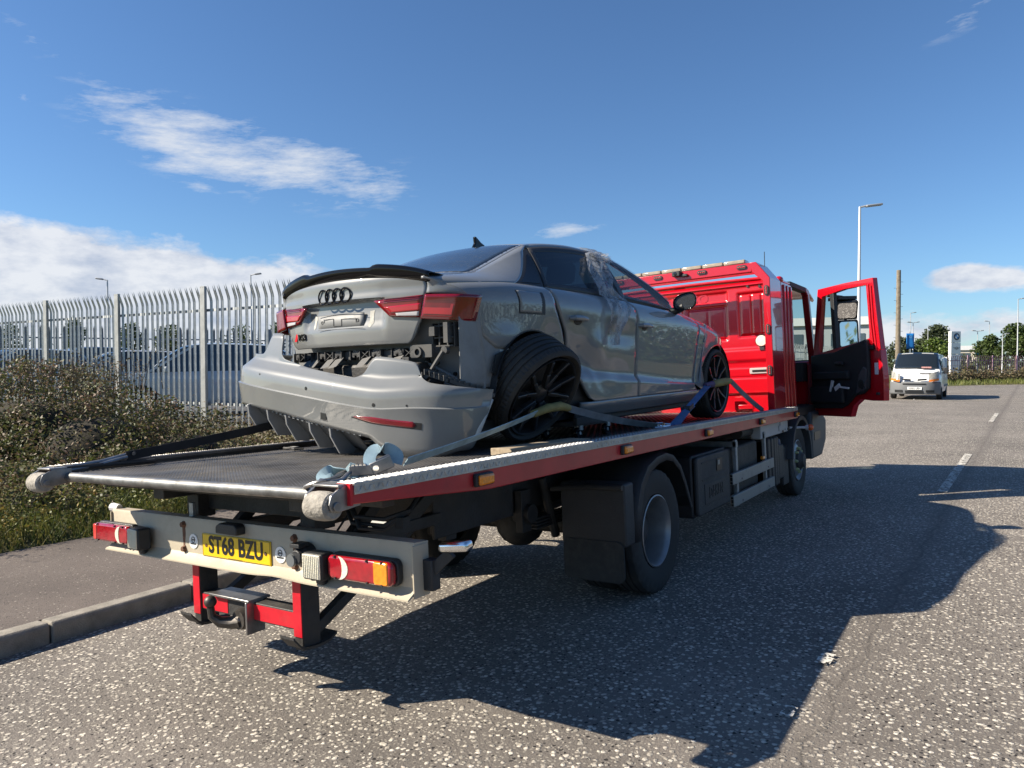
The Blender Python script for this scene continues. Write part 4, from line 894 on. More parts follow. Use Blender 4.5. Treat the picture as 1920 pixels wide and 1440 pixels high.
def body_side(s):
    dn = dent if s > 0 else None
    rearedge = lin([(5, .26), (5.3, .25), (6, .19), (7, .12)])
    # rear quarter with C-pillar
    mb = MB()
    doorL = lin([(3.0, 1.26), (3.6, 1.17), (4.2, 1.115), (5, 1.02), (6, 1.005), (6.9, 1.185)])
    qlo = lambda y: max(arch_r(y, RWC, .388, 2.0), r_of_z(y, interp([.25, .47], [.80, .635], y)) if y < .6 else 2.0)
    patch(mb, lin([(3, .34), (4.2, .36), (5, .30), (6, .20)]), lambda r: doorL(r)-G, qlo, K(6), 44, 22, s, dn)
    cp_r = lin([(6, .715), (6.9, 1.13), (7, 1.21)]); patch(mb, lin([(6, .20), (7, .12)]), cp_r, K(6), K(7), 26, 10, s)
    mb.build('rear_quarter', GREY, car, smooth=40, weld=True, solid=.012)
    # black quarter-light frame and pillar strip
    mb = MB(); patch(mb, cp_r, lambda r: doorL(r)-.004, K(6.0), K(6.91), 8, 10, s); o = mb.build('quarter_frame', TRIM, car, smooth=40); 
    mb = MB(); patch(mb, lambda r: cp_r(r)+.03, lambda r: doorL(r)-.03, K(6.08), K(6.80), 8, 10, s, lambda p, y, r: (p[0]+s*.003, p[1], p[2])); mb.build('quarter_glass', CBLK, car, smooth=40)
    # rear door
    mb = MB(); rd = lambda r: doorL(r)+G; rdR = lin([(1.6, 2.137), (3.5, 2.112), (5.0, 2.128), (5.6, 2.10), (6, 2.03)])
    rdlo = lambda y: interp([1.15, 1.25, 1.34, 1.46, 1.55, 2.2], [4.0, 3.0, 2.5, 1.9, 1.65, 1.6], y)
    dl2 = lambda r: interp([1.6, 1.9, 2.5, 3.0, 3.6, 4.2, 5, 6], [1.50, 1.445, 1.335, 1.275, 1.20, 1.150, 1.045, 1.012], r)
    patch(mb, dl2, lambda r: rdR(r)-G, K(1.62), K(6), 40, 34, s, dn); rdo = mb.build('rear_door', GREY, car, smooth=45, solid=.02)
    # front door
    mb = MB(); fdR = lin([(1.6, 3.30), (2.4, 3.215), (3, 3.222), (4, 3.275), (5, 3.335), (5.6, 3.30), (6, 3.0)])
    patch(mb, lambda r: rdR(r)+G, lambda r: fdR(r)-G, K(1.62), K(6), 34, 30, s); fdo = mb.build('front_door', GREY, car, smooth=40, solid=.02)
    for d, y0 in ((rdo, 1.272), (fdo, 2.228)):
        z = .825 if d is rdo else .805; x = S(y0, r_of_z(y0, z))[0]
        mb = MB(); mb.tube([(s*(x-.005), y0-.085, z+.002), (s*(x+.026), y0-.07, z+.003), (s*(x+.034), y0, z+.004), (s*(x+.026), y0+.07, z), (s*(x-.005), y0+.085, z)], [.012, .017, .018, .017, .012], 10); mb.build('door_handle', GREY, d)
        mb = MB(); mb.sphere((s*(x-.004), y0+.01, z-.004), .055, 14, 8, sc_=(.12, 1, .62)); mb.build('handle_recess', TRIM, d)
    mb = MB(); patch(mb, K(.95), K(3.35), K(1.2), K(6.0), 20, 12, s, lambda p, y, r: (p[0]-s*.055, p[1], p[2])); mb.build('inner_side', TRIM, car, smooth=40)
    # sill
    mb = MB(); patch(mb, K(1.32), K(3.41), K(.0), K(1.58), 24, 8, s, (lambda p, y, r: (p[0]+.006*snoise(y*7, r*2)*(y < 1.9), p[1], p[2])) if s > 0 else None); mb.build('sill', GREY, car, smooth=40, solid=.02)
    mb = MB(); mb.prism([(1.40, .135), (3.36, .135), (3.40, .19), (1.36, .19)], 0, s*.72, s*.80); mb.build('side_skirt', TRIM, car, bevel=.01)
    # front wing
    mb = MB(); flo = lambda y: arch_r(y, FWC, .352, lin([(3.2, .4), (3.5, .4), (4.0, 1.0), (4.4, 1.5)])(y))
    wl = lin([(0, 3.43), (1.6, 3.40), (2.4, 3.235), (3, 3.232), (4, 3.285), (5, 3.345), (5.6, 3.31), (6, 3.08)])
    patch(mb, wl, K(4.41), flo, K(6.0), 70, 22, s); patch(mb, K(3.10), K(4.41), K(6.0), K(7.0), 30, 5, s); mb.build('front_wing', GREY, car, smooth=40, weld=True, solid=.012)
    # arch lining (dark)
    for c, R, y in ((FWC, .375, None), (RWC, .39, None)):
        mb = MB(); mb.lathe([(R, s*.50), (R, s*.865)], 24, 0, (0, c[0], c[1]), arc=(0, math.pi)) ; mb.box((s*.50, c[0], .45), (.02, .8, .55)); mb.build('arch_liner', TRIM, car)
    # side windows, their black surround and pillars
    mb = MB(); patch(mb, lambda r: doorL(r)+.008, K(3.03), lambda y: 6.0, lambda y: 6.10, 50, 2, s, lambda p, y, r: (p[0]+s*.002, p[1], p[2])); patch(mb, lambda r: doorL(r)+.012, K(3.0), K(6.82), K(6.93), 50, 3, s, lambda p, y, r: (p[0]+s*.002, p[1], p[2]))
    patch(mb, lin([(6, 1.015), (6.9, 1.19)]), lin([(6, 1.055), (6.9, 1.235)]), K(6.0), K(6.90), 3, 10, s, lambda p, y, r: (p[0]+s*.002, p[1], p[2])); patch(mb, lin([(6, 1.93), (6.9, 2.03)]), lin([(6, 2.10), (6.9, 2.13)]), K(6.0), K(6.90), 4, 10, s, lambda p, y, r: (p[0]+s*.003, p[1], p[2]))
    mb.build('window_frame', TRIM, car, smooth=40, solid=.012)
    mb = MB(); patch(mb, lin([(6, 1.05), (6.9, 1.23)]), lin([(6, 1.94), (6.9, 2.04)]), K(6.08), K(6.88), 16, 8, s); mb.build('rear_door_glass', DGLASS, car, smooth=40)
    
    if s < 0: mb = MB(); patch(mb, lin([(6, 2.09), (6.9, 2.12)]), lin([(6, 2.98), (6.9, 2.985)]), K(6.08), K(6.88), 20, 8, s); mb.build('front_door_glass', GLASS, car, smooth=40)
    # A-pillar paint strip from roof to wing
    mb = MB(); patch(mb, K(2.30), K(3.14), K(6.92), K(7.22), 30, 6, s); mb.build('windscreen_pillar', GREY, car, smooth=40, solid=.02)
    # mirror
    mb = MB(); mb.tube([(s*.83, 2.90, .945), (s*.90, 2.885, .965), (s*.94, 2.88, .985)], [.035, .03, .03], 10); mb.build('mirror_foot', TRIM, car)
    mb = MB()
    def mh(u, v):
        t = 2*math.pi*u; k = v; rr = math.sin(math.pi*min(k, 1)*.5)**.6; q_ = (abs(math.cos(t))**2.6+abs(math.sin(t))**2.6)**(-1/2.6); x = .955+.098*math.cos(t)*q_*rr; z = 1.02+.070*math.sin(t)*q_*rr*(1+.12*math.cos(t))+.012*math.cos(t)
        return (s*x, 2.985-.135*k, z)
    mb.grid(mh, 24, 8); mh_o = mb.build('mirror_housing', CBLK, car, smooth=60, solid=.006)
    mb = MB(); P = [(s*(.955+.088*math.cos(t)*(abs(math.cos(t))**2.6+abs(math.sin(t))**2.6)**(-1/2.6)), 2.862, 1.02+.060*math.sin(t)*(abs(math.cos(t))**2.6+abs(math.sin(t))**2.6)**(-1/2.6)*(1+.12*math.cos(t))+.012*math.cos(t)) for t in np.linspace(0, 2*math.pi, 24, endpoint=False)]; mb.add(P, [tuple(range(24)) if s > 0 else tuple(range(23, -1, -1))]); mb.build('mirror_glass', M('speckled_mirror', (.30, .32, .33), .10, metal=.9, var=.5, vscale=160), mh_o, smooth=None)
    if s > 0:
        # fuel flap, proud by a few millimetres with a shadow gap
        mb = MB(); patch(mb, lin([(5, .665), (6, .635)]), lin([(5, .905), (6, .90)]), lambda y: r_of_z(y, .845), lambda y: r_of_z(y, .972), 12, 10, s, lambda p, y, r: (p[0]+.006*(1.1-(y-.63)/.27), p[1], p[2])); mb.build('fuel_flap', GREY, car, smooth=40, solid=.006)
        mb = MB(); patch(mb, lin([(5, .655), (6, .627)]), lin([(5, .907), (6, .902)]), lambda y: r_of_z(y, .837), lambda y: r_of_z(y, .974), 12, 10, s, lambda p, y, r: (p[0]+.0012, p[1], p[2])); mb.build('flap_gap', TRIM, car, smooth=40)
for s in (1, -1): body_side(s)
# ---- top surfaces
def top(name, mat, y0, y1, r0, nu, nv, yc=None, lift=0.0, solid=.012, y0c=None):
    mb = MB()
    for s in (1, -1):
        def a(r): return y0(r) if callable(y0) else y0
        def b(r): return y1(r) if callable(y1) else y1
        patch(mb, a, b, K(r0), K(9), nu, nv, s, (lambda p, y, r: (p[0], p[1], p[2]+lift)) if lift else None)
    return mb.build(name, mat, car, smooth=40, weld=True, solid=solid)
top('roof', GREY, lin([(7, 1.20), (9, 1.25)]), lin([(7, 2.32), (9, 2.42)]), 6.92, 24, 12)
top('rear_window', RGLASS, lin([(7, .56), (9, .48)]), lin([(7, 1.195), (9, 1.245)]), 7.10, 20, 10, solid=.004)
for s in (1, -1): mb = MB(); patch(mb, K(.50), K(1.25), K(7.0), K(7.12), 20, 2, s); mb.build('rear_window_edge', GREY, car, smooth=40, solid=.01)

top('windscreen', GLASS, lin([(7, 2.33), (9, 2.43)]), lin([(7, 3.12), (9, 3.24)]), 7.12, 20, 10, solid=0)
top('bonnet', GREY, lin([(7, 3.14), (9, 3.26)]), 4.40, 7.05, 24, 10)
top('boot_deck', GREY, lin([(7, .135), (9, .085)]), lin([(7, .545), (9, .47)]), 7.02, 12, 10)
# shark-fin aerial
mb = MB(); mb.prism([(1.30, 1.383), (1.46, 1.407), (1.44, 1.425), (1.40, 1.44), (1.345, 1.475), (1.33, 1.475), (1.335, 1.43), (1.315, 1.40)], 0, -.012, .012); mb.build('roof_aerial', CBLK, car, bevel=.006)
# ---- rear face: boot lid
bz_out = pch([.66, .70, .76, .82, .90, .945, .98, 1.03, 1.09], [.075, .062, .052, .050, .048, .046, .050, .046, .072])
bz_in = pch([.66, .70, .76, .82, .895, .922, .931, .937, .98, 1.03, 1.09], [.075, .062, .060, .074, .086, .086, .070, .042, .048, .046, .072])
def plan(x): x = abs(x); return .27*x*x+1.2*max(0, x-.70)**2
def RY(x, z, off=0.0):
    k = min(max((.365-abs(x))/.05, 0), 1); k = k*k*(3-2*k)
    return bz_out(z)*(1-k)+bz_in(z)*k+plan(x)+off
hw = pch([.67, .69, .72, .78, .82, .93, 1.0, 1.08], [.475, .510, .532, .562, .582, .605, .612, .60])
mb = MB()
def lidf(u, v):
    zt = 1.078; z = .674+(zt-.674)*v; x = (2*u-1)*hw(z); z2 = z-(.055*(x/.6)**2)*max(0, (v-.6)/.4) ; return (x, RY(x, z2), z2)
mb.grid(lidf, 64, 76); boot = mb.build('boot_lid', GREY, car, smooth=35, solid=.02)
def rpoly(pts, off, name, mat, parent, n=10, thick=.004):
    """quad patch on the rear surface: pts TL,TR,BR,BL as (x,z)"""
    mb = MB(); TL, TR_, BR, BL = pts
    def f(u, v):
        a = (BL[0]+(BR[0]-BL[0])*u, BL[1]+(BR[1]-BL[1])*u); b = (TL[0]+(TR_[0]-TL[0])*u, TL[1]+(TR_[1]-TL[1])*u)
        x = a[0]+(b[0]-a[0])*v; z = a[1]+(b[1]-a[1])*v; return (x, bz_out(z)+plan(x)+off, z)
    mb.grid(f, n, 5); return mb.build(name, mat, parent, smooth=35, solid=thick)
REDL = M('tail_lens_red', (.17, .002, .007), .08, coat=.7, var=.3, vscale=8); REDB = M('tail_lens_bright', (.38, .004, .012), .12, coat=1.0); DKRED = M('tail_lens_dark', (.10, .003, .008), .08, coat=1.0); SMOKE = M('tail_lens_clear', (.45, .42, .42), .15, coat=1)
for s in (1, -1):
    q = lambda pts: [(s*x, z) for x, z in pts] if s > 0 else [(s*x, z) for x, z in (pts[1], pts[0], pts[3], pts[2])]
    L = rpoly(q([(.295, .918), (.600, .934), (.572, .812), (.395, .826)]), -.012, 'inner_tail_lamp', REDL, car, thick=.012)
    rpoly(q([(.36, .880), (.592, .890), (.583, .850), (.405, .846)]), -.0150, 'bright_band', REDB, L, thick=.002)
    for z in (.902, .912, .922): rpoly(q([(.36, z+.003), (.594, z+.006), (.594, z+.003), (.36, z)]), -.0145, 'light_line', DKRED, L, thick=.001)
    rpoly(q([(.435, .843), (.575, .845), (.571, .822), (.44, .828)]), -.0150, 'clear_strip', SMOKE, L, thick=.002)
    mb = MB(); Q = [(.612, .936), (.84, .925), (.805, .785), (.580, .806)]
    def of(u, v, off=.0, Q=Q):
        a = (Q[3][0]+(Q[2][0]-Q[3][0])*u, Q[3][1]+(Q[2][1]-Q[3][1])*u); b = (Q[0][0]+(Q[1][0]-Q[0][0])*u, Q[0][1]+(Q[1][1]-Q[0][1])*u)
        x = a[0]+(b[0]-a[0])*v; z = a[1]+(b[1]-a[1])*v; w = max(0, u-.75)/.25; return (s*x, bz_out(z)+plan(x)-.012+off+.10*w*w, z)
    mb.grid(of, 24, 8); L2 = mb.build('outer_tail_lamp', REDL, car, smooth=40, solid=.012)
    for nm, u0, u1, v0, v1, mt in (('bright_band', .04, .72, .20, .46, REDB), ('bright_hook', .66, .72, .46, .62, REDB), ('light_line', .04, .80, .70, .73, DKRED), ('light_line', .04, .82, .78, .81, DKRED), ('light_line', .04, .84, .86, .89, DKRED), ('dark_base', .02, .9, .02, .10, DKRED)):
        mb = MB(); mb.grid(lambda u, v: of(u0+(u1-u0)*u, v0+(v1-v0)*v, -.003), 12, 2); mb.build(nm, mt, L2, smooth=40)
# painted corner between lid and quarter above the lamp
for s in (1, -1):
    mb = MB(); ql = lin([(3, .34), (4.2, .36), (5, .30), (6, .20), (7, .12)])
    def cf(u, v):
        r = 5.22+1.78*v; B = S(ql(r)+.004, r); zA = .944+(1.028-.944)*v; xA = hw(zA)+.005; yA = bz_out(zA)+plan(xA)
        t = u; bul = .012*math.sin(math.pi*t); return (s*(xA+(B[0]-xA)*t+bul*.6), yA+(B[1]-yA)*t-bul*(1-v), zA+(B[2]-zA)*t)
    mb.grid(cf, 10, 10, flip=(s < 0)); mb.build('rear_corner', GREY, car, smooth=40, solid=.01)
# ducktail spoiler
mb = MB()
def spoil(u, v):
    x = -.635+1.27*u; e = abs(x)/.635; zt = 1.082-.062*e**2; h = (.020+.020*min(1, max(0, (abs(x)-.27)/.035)))*(1-.5*e**8); y0 = .05+plan(x)
    P = [(y0+.165, zt+.006), (y0+.08, zt+.014+h*.5), (y0+.005, zt+.010+h), (y0-.010, zt+.008+h), (y0-.012, zt+h-.006), (y0-.004, zt-.004), (y0+.006, zt-.018)]
    k = v*6; i = min(int(k), 5); t = k-i; return (x, P[i][0]+(P[i+1][0]-P[i][0])*t, P[i][1]+(P[i+1][1]-P[i][1])*t)
mb.grid(spoil, 60, 12); mb.build('boot_spoiler', CBLK, car, smooth=35, solid=.008)
# four rings
mb = MB()
for k in range(4):
    x0 = -.098+.0655*k-.02; mb.tube([(x0+.042*math.cos(t), RY(x0+.042*math.cos(t), .966)-.007, .968+.042*math.sin(t)) for t in np.linspace(0, 2*math.pi, 29)], .0052, 6, caps=False)
rings = mb.build('ring_badge', CBLK, car)
# model badge
mb = MB(); x0 = -.47
mb.add([(x0-.012, RY(x0, .74)-.006, .722), (x0+.010, RY(x0, .74)-.006, .722), (x0+.030, RY(x0, .75)-.006, .768), (x0+.008, RY(x0, .75)-.006, .768)], [(0, 1, 2, 3)]); mb.build('badge_flash', M('badge_red', (.62, .01, .02), .3), car, smooth=None, solid=.003)
V, F = text_mb('RS3', .052, .002, .0012, 1.25); mb = MB(); mb.add([(x-.385, RY(x-.385, z+.744)-.004+y, z+.744) for x, y, z in V], F); mb.build('model_badge', CBLK, car, smooth=None)
# bare plate mount with torn adhesive
mb = MB(); mb.grid(lambda u, v: (-.208+.40*u, RY(-.208+.4*u, .822)-.010, .775+.088*v), 12, 2); pm = mb.build('plate_mount', M('plate_mount_grey', (.20, .205, .205), .55, dirt=.35, dirtcol=(.27, .26, .24), vscale=30), boot, solid=.008)
mb = MB()
for a, b, c, d in ((-.10, .840, .09, .0016), (-.145, .830, .0016, .02), (-.055, .818, .0016, .044), (-.02, .796, .07, .0016), (.015, .815, .0016, .038), (.075, .834, .12, .0016), (.135, .822, .0016, .024), (0, .8625, .39, .0014), (0, .777, .39, .0014)): mb.box((a, RY(a, .822)-.0125, b), (c, .003, d))
for a in (-.165, .145): mb.lathe([(.006, -.002), (.011, -.002), (.011, 0)], 10, 1, (a, RY(a, .822)-.010, .822))
mb.build('mount_marks', M('mount_mark_grey', (.06, .06, .06), .6), pm, smooth=None)  # thin bars and hole rings in plain dark grey
GLUE = M('old_adhesive', (.40, .39, .35), .7, var=.2, vscale=40)
for pts in ([(-.262, .868), (-.236, .862), (-.230, .846), (-.240, .83), (-.236, .80), (-.252, .782), (-.262, .80), (-.256, .83)], [(.225, .868), (.258, .872), (.255, .84), (.262, .80), (.24, .775), (.222, .782), (.23, .82)]):
    mb = MB(); P = [(x, RY(x, z)-.0015, z) for x, z in pts]; mb.add(P, [tuple(range(len(P)))]); mb.build('adhesive_patch', GLUE, pm, smooth=None)
# ---- exposed rear structure
mb = MB(); mb.grid(lambda u, v: (-.80+1.62*u, .17+plan(-.80+1.62*u)*1.0+.02*math.sin(v*6)+.012*snoise(u*9, v*7), .36+.58*v), 50, 20); mb.build('rear_panel', INNERP, car, smooth=40, solid=.01)
mb = MB(); mb.grid(lambda u, v: (.835-.30*(1-u)**1.5*.2, .22+u*.34, .42+.40*v-.05*u*v), 12, 12); mb.build('inner_wing', INNERP, car, smooth=40, solid=.006)
mb = MB(); mb.box((0, .20, .50), (1.10, .14, .14)); mb.box((0, .26, .38), (1.2, .2, .2)); mb.build('crash_beam', BLACKST, car, bevel=.02)
mb = MB(); rng = random.Random(3)
N = 15; P0 = 1.17/N
mb.grid(lambda u, v: (-.585+1.17*u, .105+plan(-.585+1.17*u)*.85+.035*v, .648+.004*math.sin(u*40)), 40, 1); mb.grid(lambda u, v: (-.585+1.17*u, .110+plan(-.585+1.17*u)*.85+.035*v, .598), 40, 1)
for k in range(N):
    x = -.585+k*P0; yb_ = .108+plan(x)*.85
    mb.box((x, yb_+.012, .622), (.005, .045, .052+rng.uniform(0, .012)))
    cx_ = x+P0/2; rr_ = P0*.33
    if k % 2 == 0:
        for q in range(7):
            t0, t1 = math.pi*q/7, math.pi*(q+1)/7; mb.bar((cx_+rr_*math.cos(t0), yb_, .612+rr_*math.sin(t0)), (cx_+rr_*math.cos(t1), yb_, .612+rr_*math.sin(t1)), .030, .005, (0, 1, 0))
    elif k % 4 == 1:
        mb.bar((x+.006, yb_+.004, .602), (x+P0-.006, yb_+.004, .645), .02, .004, (0, 0, 1)); mb.bar((x+.006, yb_+.006, .645), (x+P0-.006, yb_+.006, .602), .02, .004, (0, 0, 1))
    else: mb.box((cx_, yb_+.02, .622), (P0*.9, .006, .045))
    if k in (2, 3, 5, 6, 9, 10, 12): mb.grid(lambda u, v: (x-.01+.075*u+.03*v, yb_-.008-.035*(1-v), .548+.052*v+.012*u), 2, 2)
mb.box((-.27, .085, .535), (.085, .010, .040), (.2, .12, 0))
mb.build('bumper_carrier', RAWPL, car, smooth=30, kind='stuff')
mb = MB()
for x in (.60, .645, .70, .745): mb.box((x, .20+plan(x)*.25, .715), (.008, .05, .13))
for z in (.655, .70, .765): mb.box((.665, .20+plan(.66)*.25, z), (.15, .05, .008))
mb.box((.62, .19, .735), (.04, .04, .05)); mb.box((.715, .20, .725), (.03, .05, .11)); mb.box((.56, .16, .63), (.16, .03, .07)); mb.lathe([(.018, -.03), (.030, -.03), (.030, .02), (.018, .02)], 14, 1, (.545, .16, .625)); mb.box((.44, .13, .56), (.03, .02, .06)); mb.box((.475, .13, .56), (.03, .02, .06)); mb.box((.46, .13, .595), (.06, .02, .01))
mb.build('lamp_bracket', RAWPL, car, smooth=30)
mb = MB(); mb.tube([(.70, .17, .625), (.66, .15, .56), (.60, .12, .46), (.57, .10, .40)], .012, 8); mb.lathe([(0, -.01), (.022, -.01), (.022, .02)], 10, 1, (.705, .18, .63)); mb.tube([(.62, .13, .5), (.585, .10, .42), (.60, .09, .36)], .006, 6); mb.build('torn_wiring', RAWPL, car)
mb = MB(); A = [(.60, .08, .44), (.66, .10, .50), (.74, .16, .465), (.80, .26, .42), (.85, .40, .375)]
for k in range(len(A)-1):
    a, b = Vector(A[k]), Vector(A[k+1]); mb.bar(a, b, .05, .02)
    for q in range(4):
        p = a.lerp(b, q/4); mb.box(p+Vector((0, -.015, .016)), (.006, .05, .03))
mb.build('bumper_side_guide', RAWPL, car, smooth=30)
mb = MB(); mb.box((.70, .12, .40), (.075, .03, .016), (0, .1, .3)); mb.build('red_clip', M('pink_clip', (.50, .06, .09), .4), car, bevel=.003)
for x, y, z, r_ in ((.60, .255, .565, .014), (.66, .285, .66, .012), (.735, .335, .60, .016), (.69, .30, .50, .010), (.55, .245, .50, .012)):
    part(MB().lathe([(0, -.012), (r_, -.012), (r_*1.2, 0)], 12, 1, (x, y-.02, z)), 'panel_hole', BLACKP, car)
mb = MB(); mb.prism([(.40, .50), (.44, .60), (.53, .625), (.57, .58), (.56, .50), (.48, .465)], 0, .845, .852); mb.build('arch_opening', BLACKP, car)
mb = MB(); mb.tube([(.62, .235, .76), (.70, .29, .72), (.74, .33, .62), (.75, .34, .50)], .012, 6); mb.tube([(.52, .22, .57), (.60, .24, .53), (.70, .28, .47)], .010, 6); mb.build('panel_seam', INNERP, car)
# torn metal and crumpled foil by the rear wheel
mb = MB(); rng = random.Random(5)
for k in range(7):
    c = Vector((.80+rng.uniform(-.05, .04), .47+rng.uniform(-.06, .08), .55+rng.uniform(-.06, .05)))
    mb.grid(lambda u, v: tuple(c+Vector((.05*(u-.5)+.02*snoise(u*4+k, v*4), .12*(u-.5), .09*(v-.5)+.02*snoise(u*5, v*5, k)))), 4, 4)
mb.build('torn_arch_metal', M('torn_foil', (.33, .34, .34), .35, metal=.6), car, smooth=20)
# ---- front end (seen only end-on)
mb = MB()
def nose(u, v):
    a = (u-.5)*math.pi; z = .20+.46*v; W = .80-.05*v; return (W*math.sin(a)*1.0, 4.12+.34*math.cos(a)*(1-.2*v*v), z)
mb.grid(nose, 30, 10); mb.build('front_bumper', GREY, car, smooth=40, solid=.01)
mb = MB(); mb.box((0, 2.2, .20), (1.5, 3.9, .06)); mb.box((0, 3.75, .5), (.9, .9, .5)); mb.box((0, .55, .45), (1.05, .6, .35)); mb.box((0, .75, .9), (1.25, .55, .10)); mb.build('floor_pan', TRIM, car)
# cabin interior
SEATM = M('car_seat', (.022, .022, .024), .6)
for x in (.36, -.36):
    mb = MB(); mb.box((x, 2.3, .52), (.48, .5, .16)); mb.box((x, 2.02, .85), (.46, .14, .60), (-.25, 0, 0)); mb.box((x, 1.92, 1.22), (.24, .09, .16), (-.2, 0, 0)); mb.build('front_seat', SEATM, car, bevel=.04, seg=3)
mb = MB(); mb.box((0, 1.35, .52), (1.25, .5, .16)); mb.box((0, 1.08, .82), (1.25, .14, .55), (-.35, 0, 0)); mb.build('rear_seat', SEATM, car, bevel=.04, seg=3)
mb = MB(); mb.box((0, 3.0, .82), (1.4, .45, .2)); mb.tube([(.36+.18*math.cos(t), 2.68-.06*math.sin(t), .86+.17*math.sin(t)) for t in np.linspace(0, 2*math.pi, 24)], .014, 8); mb.build('dashboard', SEATM, car, bevel=.04, seg=3)
# ---- wheels
BRIM = M('satin_black_alloy', (.018, .018, .019), .38, coat=.3, dirt=.3, dirtcol=(.06, .055, .05), vscale=10)
def car_wheel(name, M4, flip=False):
    o = tyre(.323, .262, .235, (-.06, -.02, .02, .06), 216, .006, name, RUB, car, M4, shoulder=.022)
    sgn = -1 if flip else 1
    mb = MB(); mb.lathe([(.266, sgn*.105), (.264, sgn*.112), (.255, sgn*.108), (.248, sgn*.085), (.240, sgn*.02), (.236, -sgn*.09), (.262, -sgn*.105)], 56, 0); mb.build('rim', BRIM, o, smooth=40)
    mb = MB()
    for k in range(5):
        for d in (-.155, .155):
            a = k*2*math.pi/5+.3; a0, a1 = a+d*.55, a+d*2.0
            p0 = Vector((sgn*.078, .055*math.cos(a0), .055*math.sin(a0))); p1 = Vector((sgn*.098, .252*math.cos(a1), .252*math.sin(a1))); m_ = p0.lerp(p1, .5)+Vector((-sgn*.006, 0, 0))
            mb.bar(p0, m_, .026, .036, (1, 0, 0)); mb.bar(m_, p1, .021, .034, (1, 0, 0))
    mb.build('spoke', BRIM, o, bevel=.004) if False else None
    sp = mb; sp.build('spokes', BRIM, o, smooth=30, bevel=.005)
    mb = MB(); mb.lathe([(0, sgn*.092), (.032, sgn*.092), (.05, sgn*.085), (.07, sgn*.07), (.072, sgn*.04)], 24, 0)
    for k in range(5): a = k*2*math.pi/5; mb.lathe([(0, sgn*.09), (.009, sgn*.09), (.010, sgn*.07)], 8, 0, (0, .052*math.cos(a), .052*math.sin(a)))
    mb.build('wheel_hub', BRIM, o, smooth=30)
    mb = MB(); mb.lathe([(0, 0), (.165, 0), (.165, -sgn*.03), (0, -sgn*.03)], 32, 0, (sgn*.02, 0, 0)); mb.build('brake_disc', M('brake_disc', (.10, .095, .09), .5, metal=.7), o, smooth=30)
    return o
car_wheel('front_wheel', Matrix.Translation((.765, FWC[0], FWC[1])))
car_wheel('front_wheel', Matrix.Translation((-.765, FWC[0], FWC[1])), True)
car_wheel('rear_wheel', Matrix.Translation((-.74, .93, .36)), True)
# collapsed right rear wheel: hub pushed out, top leaning outwards
nw = Vector((.853, -.088, -.514)).normalized()                     # outward axis in world space
nl = (CARW.to_3x3().inverted() @ nw).normalized(); xx = nl; yy_ = Vector((0, 1, 0)); yy_ = (yy_-xx*yy_.dot(xx)).normalized(); zz_ = xx.cross(yy_)
Rw = Matrix((xx, yy_, zz_)).transposed().to_4x4(); ctr = Vector((.93, .7855, .3446))-nl*.105
car_wheel('collapsed_rear_wheel', Matrix.Translation(ctr) @ Rw)
# ---- detached rear bumper cover hanging from its left side
BUMP = mat6(-.03, -.08, .125, 0, 0, .15)
bump = empty('rear_bumper'); bump.parent = car; bump.matrix_local = BUMP
bx = [-.93, -.935, -.90, -.82, -.66, -.4, 0, .35, .6, .75, .83, .865, .87]; by = [.42, .20, .08, .02, -.01, -.03, -.035, -.005, .055, .125, .22, .33, .435]
sl = np.concatenate([[0], np.cumsum(np.hypot(np.diff(bx), np.diff(by)))]); fbx = pch(sl, bx); fby = pch(sl, by); ST = sl[-1]
def s_of_x(x): return float(np.interp(x, bx[1:], sl[1:]))
def bnorm(s_):
    e = .01; t = Vector((fbx(s_+e)-fbx(s_-e), fby(s_+e)-fby(s_-e), 0)).normalized(); return Vector((t.y, -t.x, 0))   # outward
ztop = pch([0, .2, s_of_x(-.70), s_of_x(-.665), s_of_x(-.64), s_of_x(-.52), s_of_x(-.485), s_of_x(-.44), s_of_x(0), s_of_x(.20), s_of_x(.255), s_of_x(.325), s_of_x(.45), s_of_x(.59), s_of_x(.64), s_of_x(.70), s_of_x(.80), ST], [.40, .41, .43, .47, .565, .575, .46, .428, .405, .405, .43, .535, .54, .532, .46, .44, .437, .42])
zbot = pch([0, s_of_x(-.85), s_of_x(-.72), s_of_x(-.3), s_of_x(.1), s_of_x(.38), s_of_x(.46), s_of_x(.56), s_of_x(.75), ST-.2, ST-.13, ST-.06, ST], [.08, .09, .10, .115, .108, .10, .05, .03, .045, .09, .10, .22, .40])
zcr = pch([0, s_of_x(-.4), s_of_x(0), s_of_x(.35), s_of_x(.7), ST], [.222, .245, .255, .262, .312, .335])
def bprof(z, s_):
    """outward bulge by height: flat lower skirt, crease, tucked band, shoulder ledge, set-back top"""
    c = zcr(s_); 
    a = [(-.05, -.05), (.02, -.03), (.10, -.012), (c-.06, .004), (c-.002, .016), (c+.004, .004), (c+.07, .002), (c+.10, -.006), (c+.135, -.045), (c+.165, -.075), (c+.22, -.082), (c+.36, -.115)]
    zs, os_ = zip(*a); return interp(zs, os_, z)
mb = MB(); NU = 170; V = []; F = []
for i in range(NU+1):
    s_ = ST*i/NU; z0, z1 = zbot(s_), ztop(s_); c = zcr(s_); n_ = bnorm(min(max(s_, .012), ST-.012)); edge = min(1, max(0, (s_-(ST-.25))/.25))
    LV = [z0]+[z0+(c-.06-z0)*t for t in (.25, .5, .75, 1)]+[c-.03, c-.002, c+.004, c+.04, c+.07, c+.085, c+.10, c+.1175, c+.135, c+.15, c+.165]+[c+.165+(max(z1, c+.17)-c-.165)*t for t in (.2, .4, .6, .8, 1)]
    for z in LV:
        z = min(max(z, z0), z1); o_ = bprof(z, s_)*(1-.6*edge); V.append(tuple(Vector((fbx(s_), fby(s_), z))+n_*o_))
m_ = len(LV)
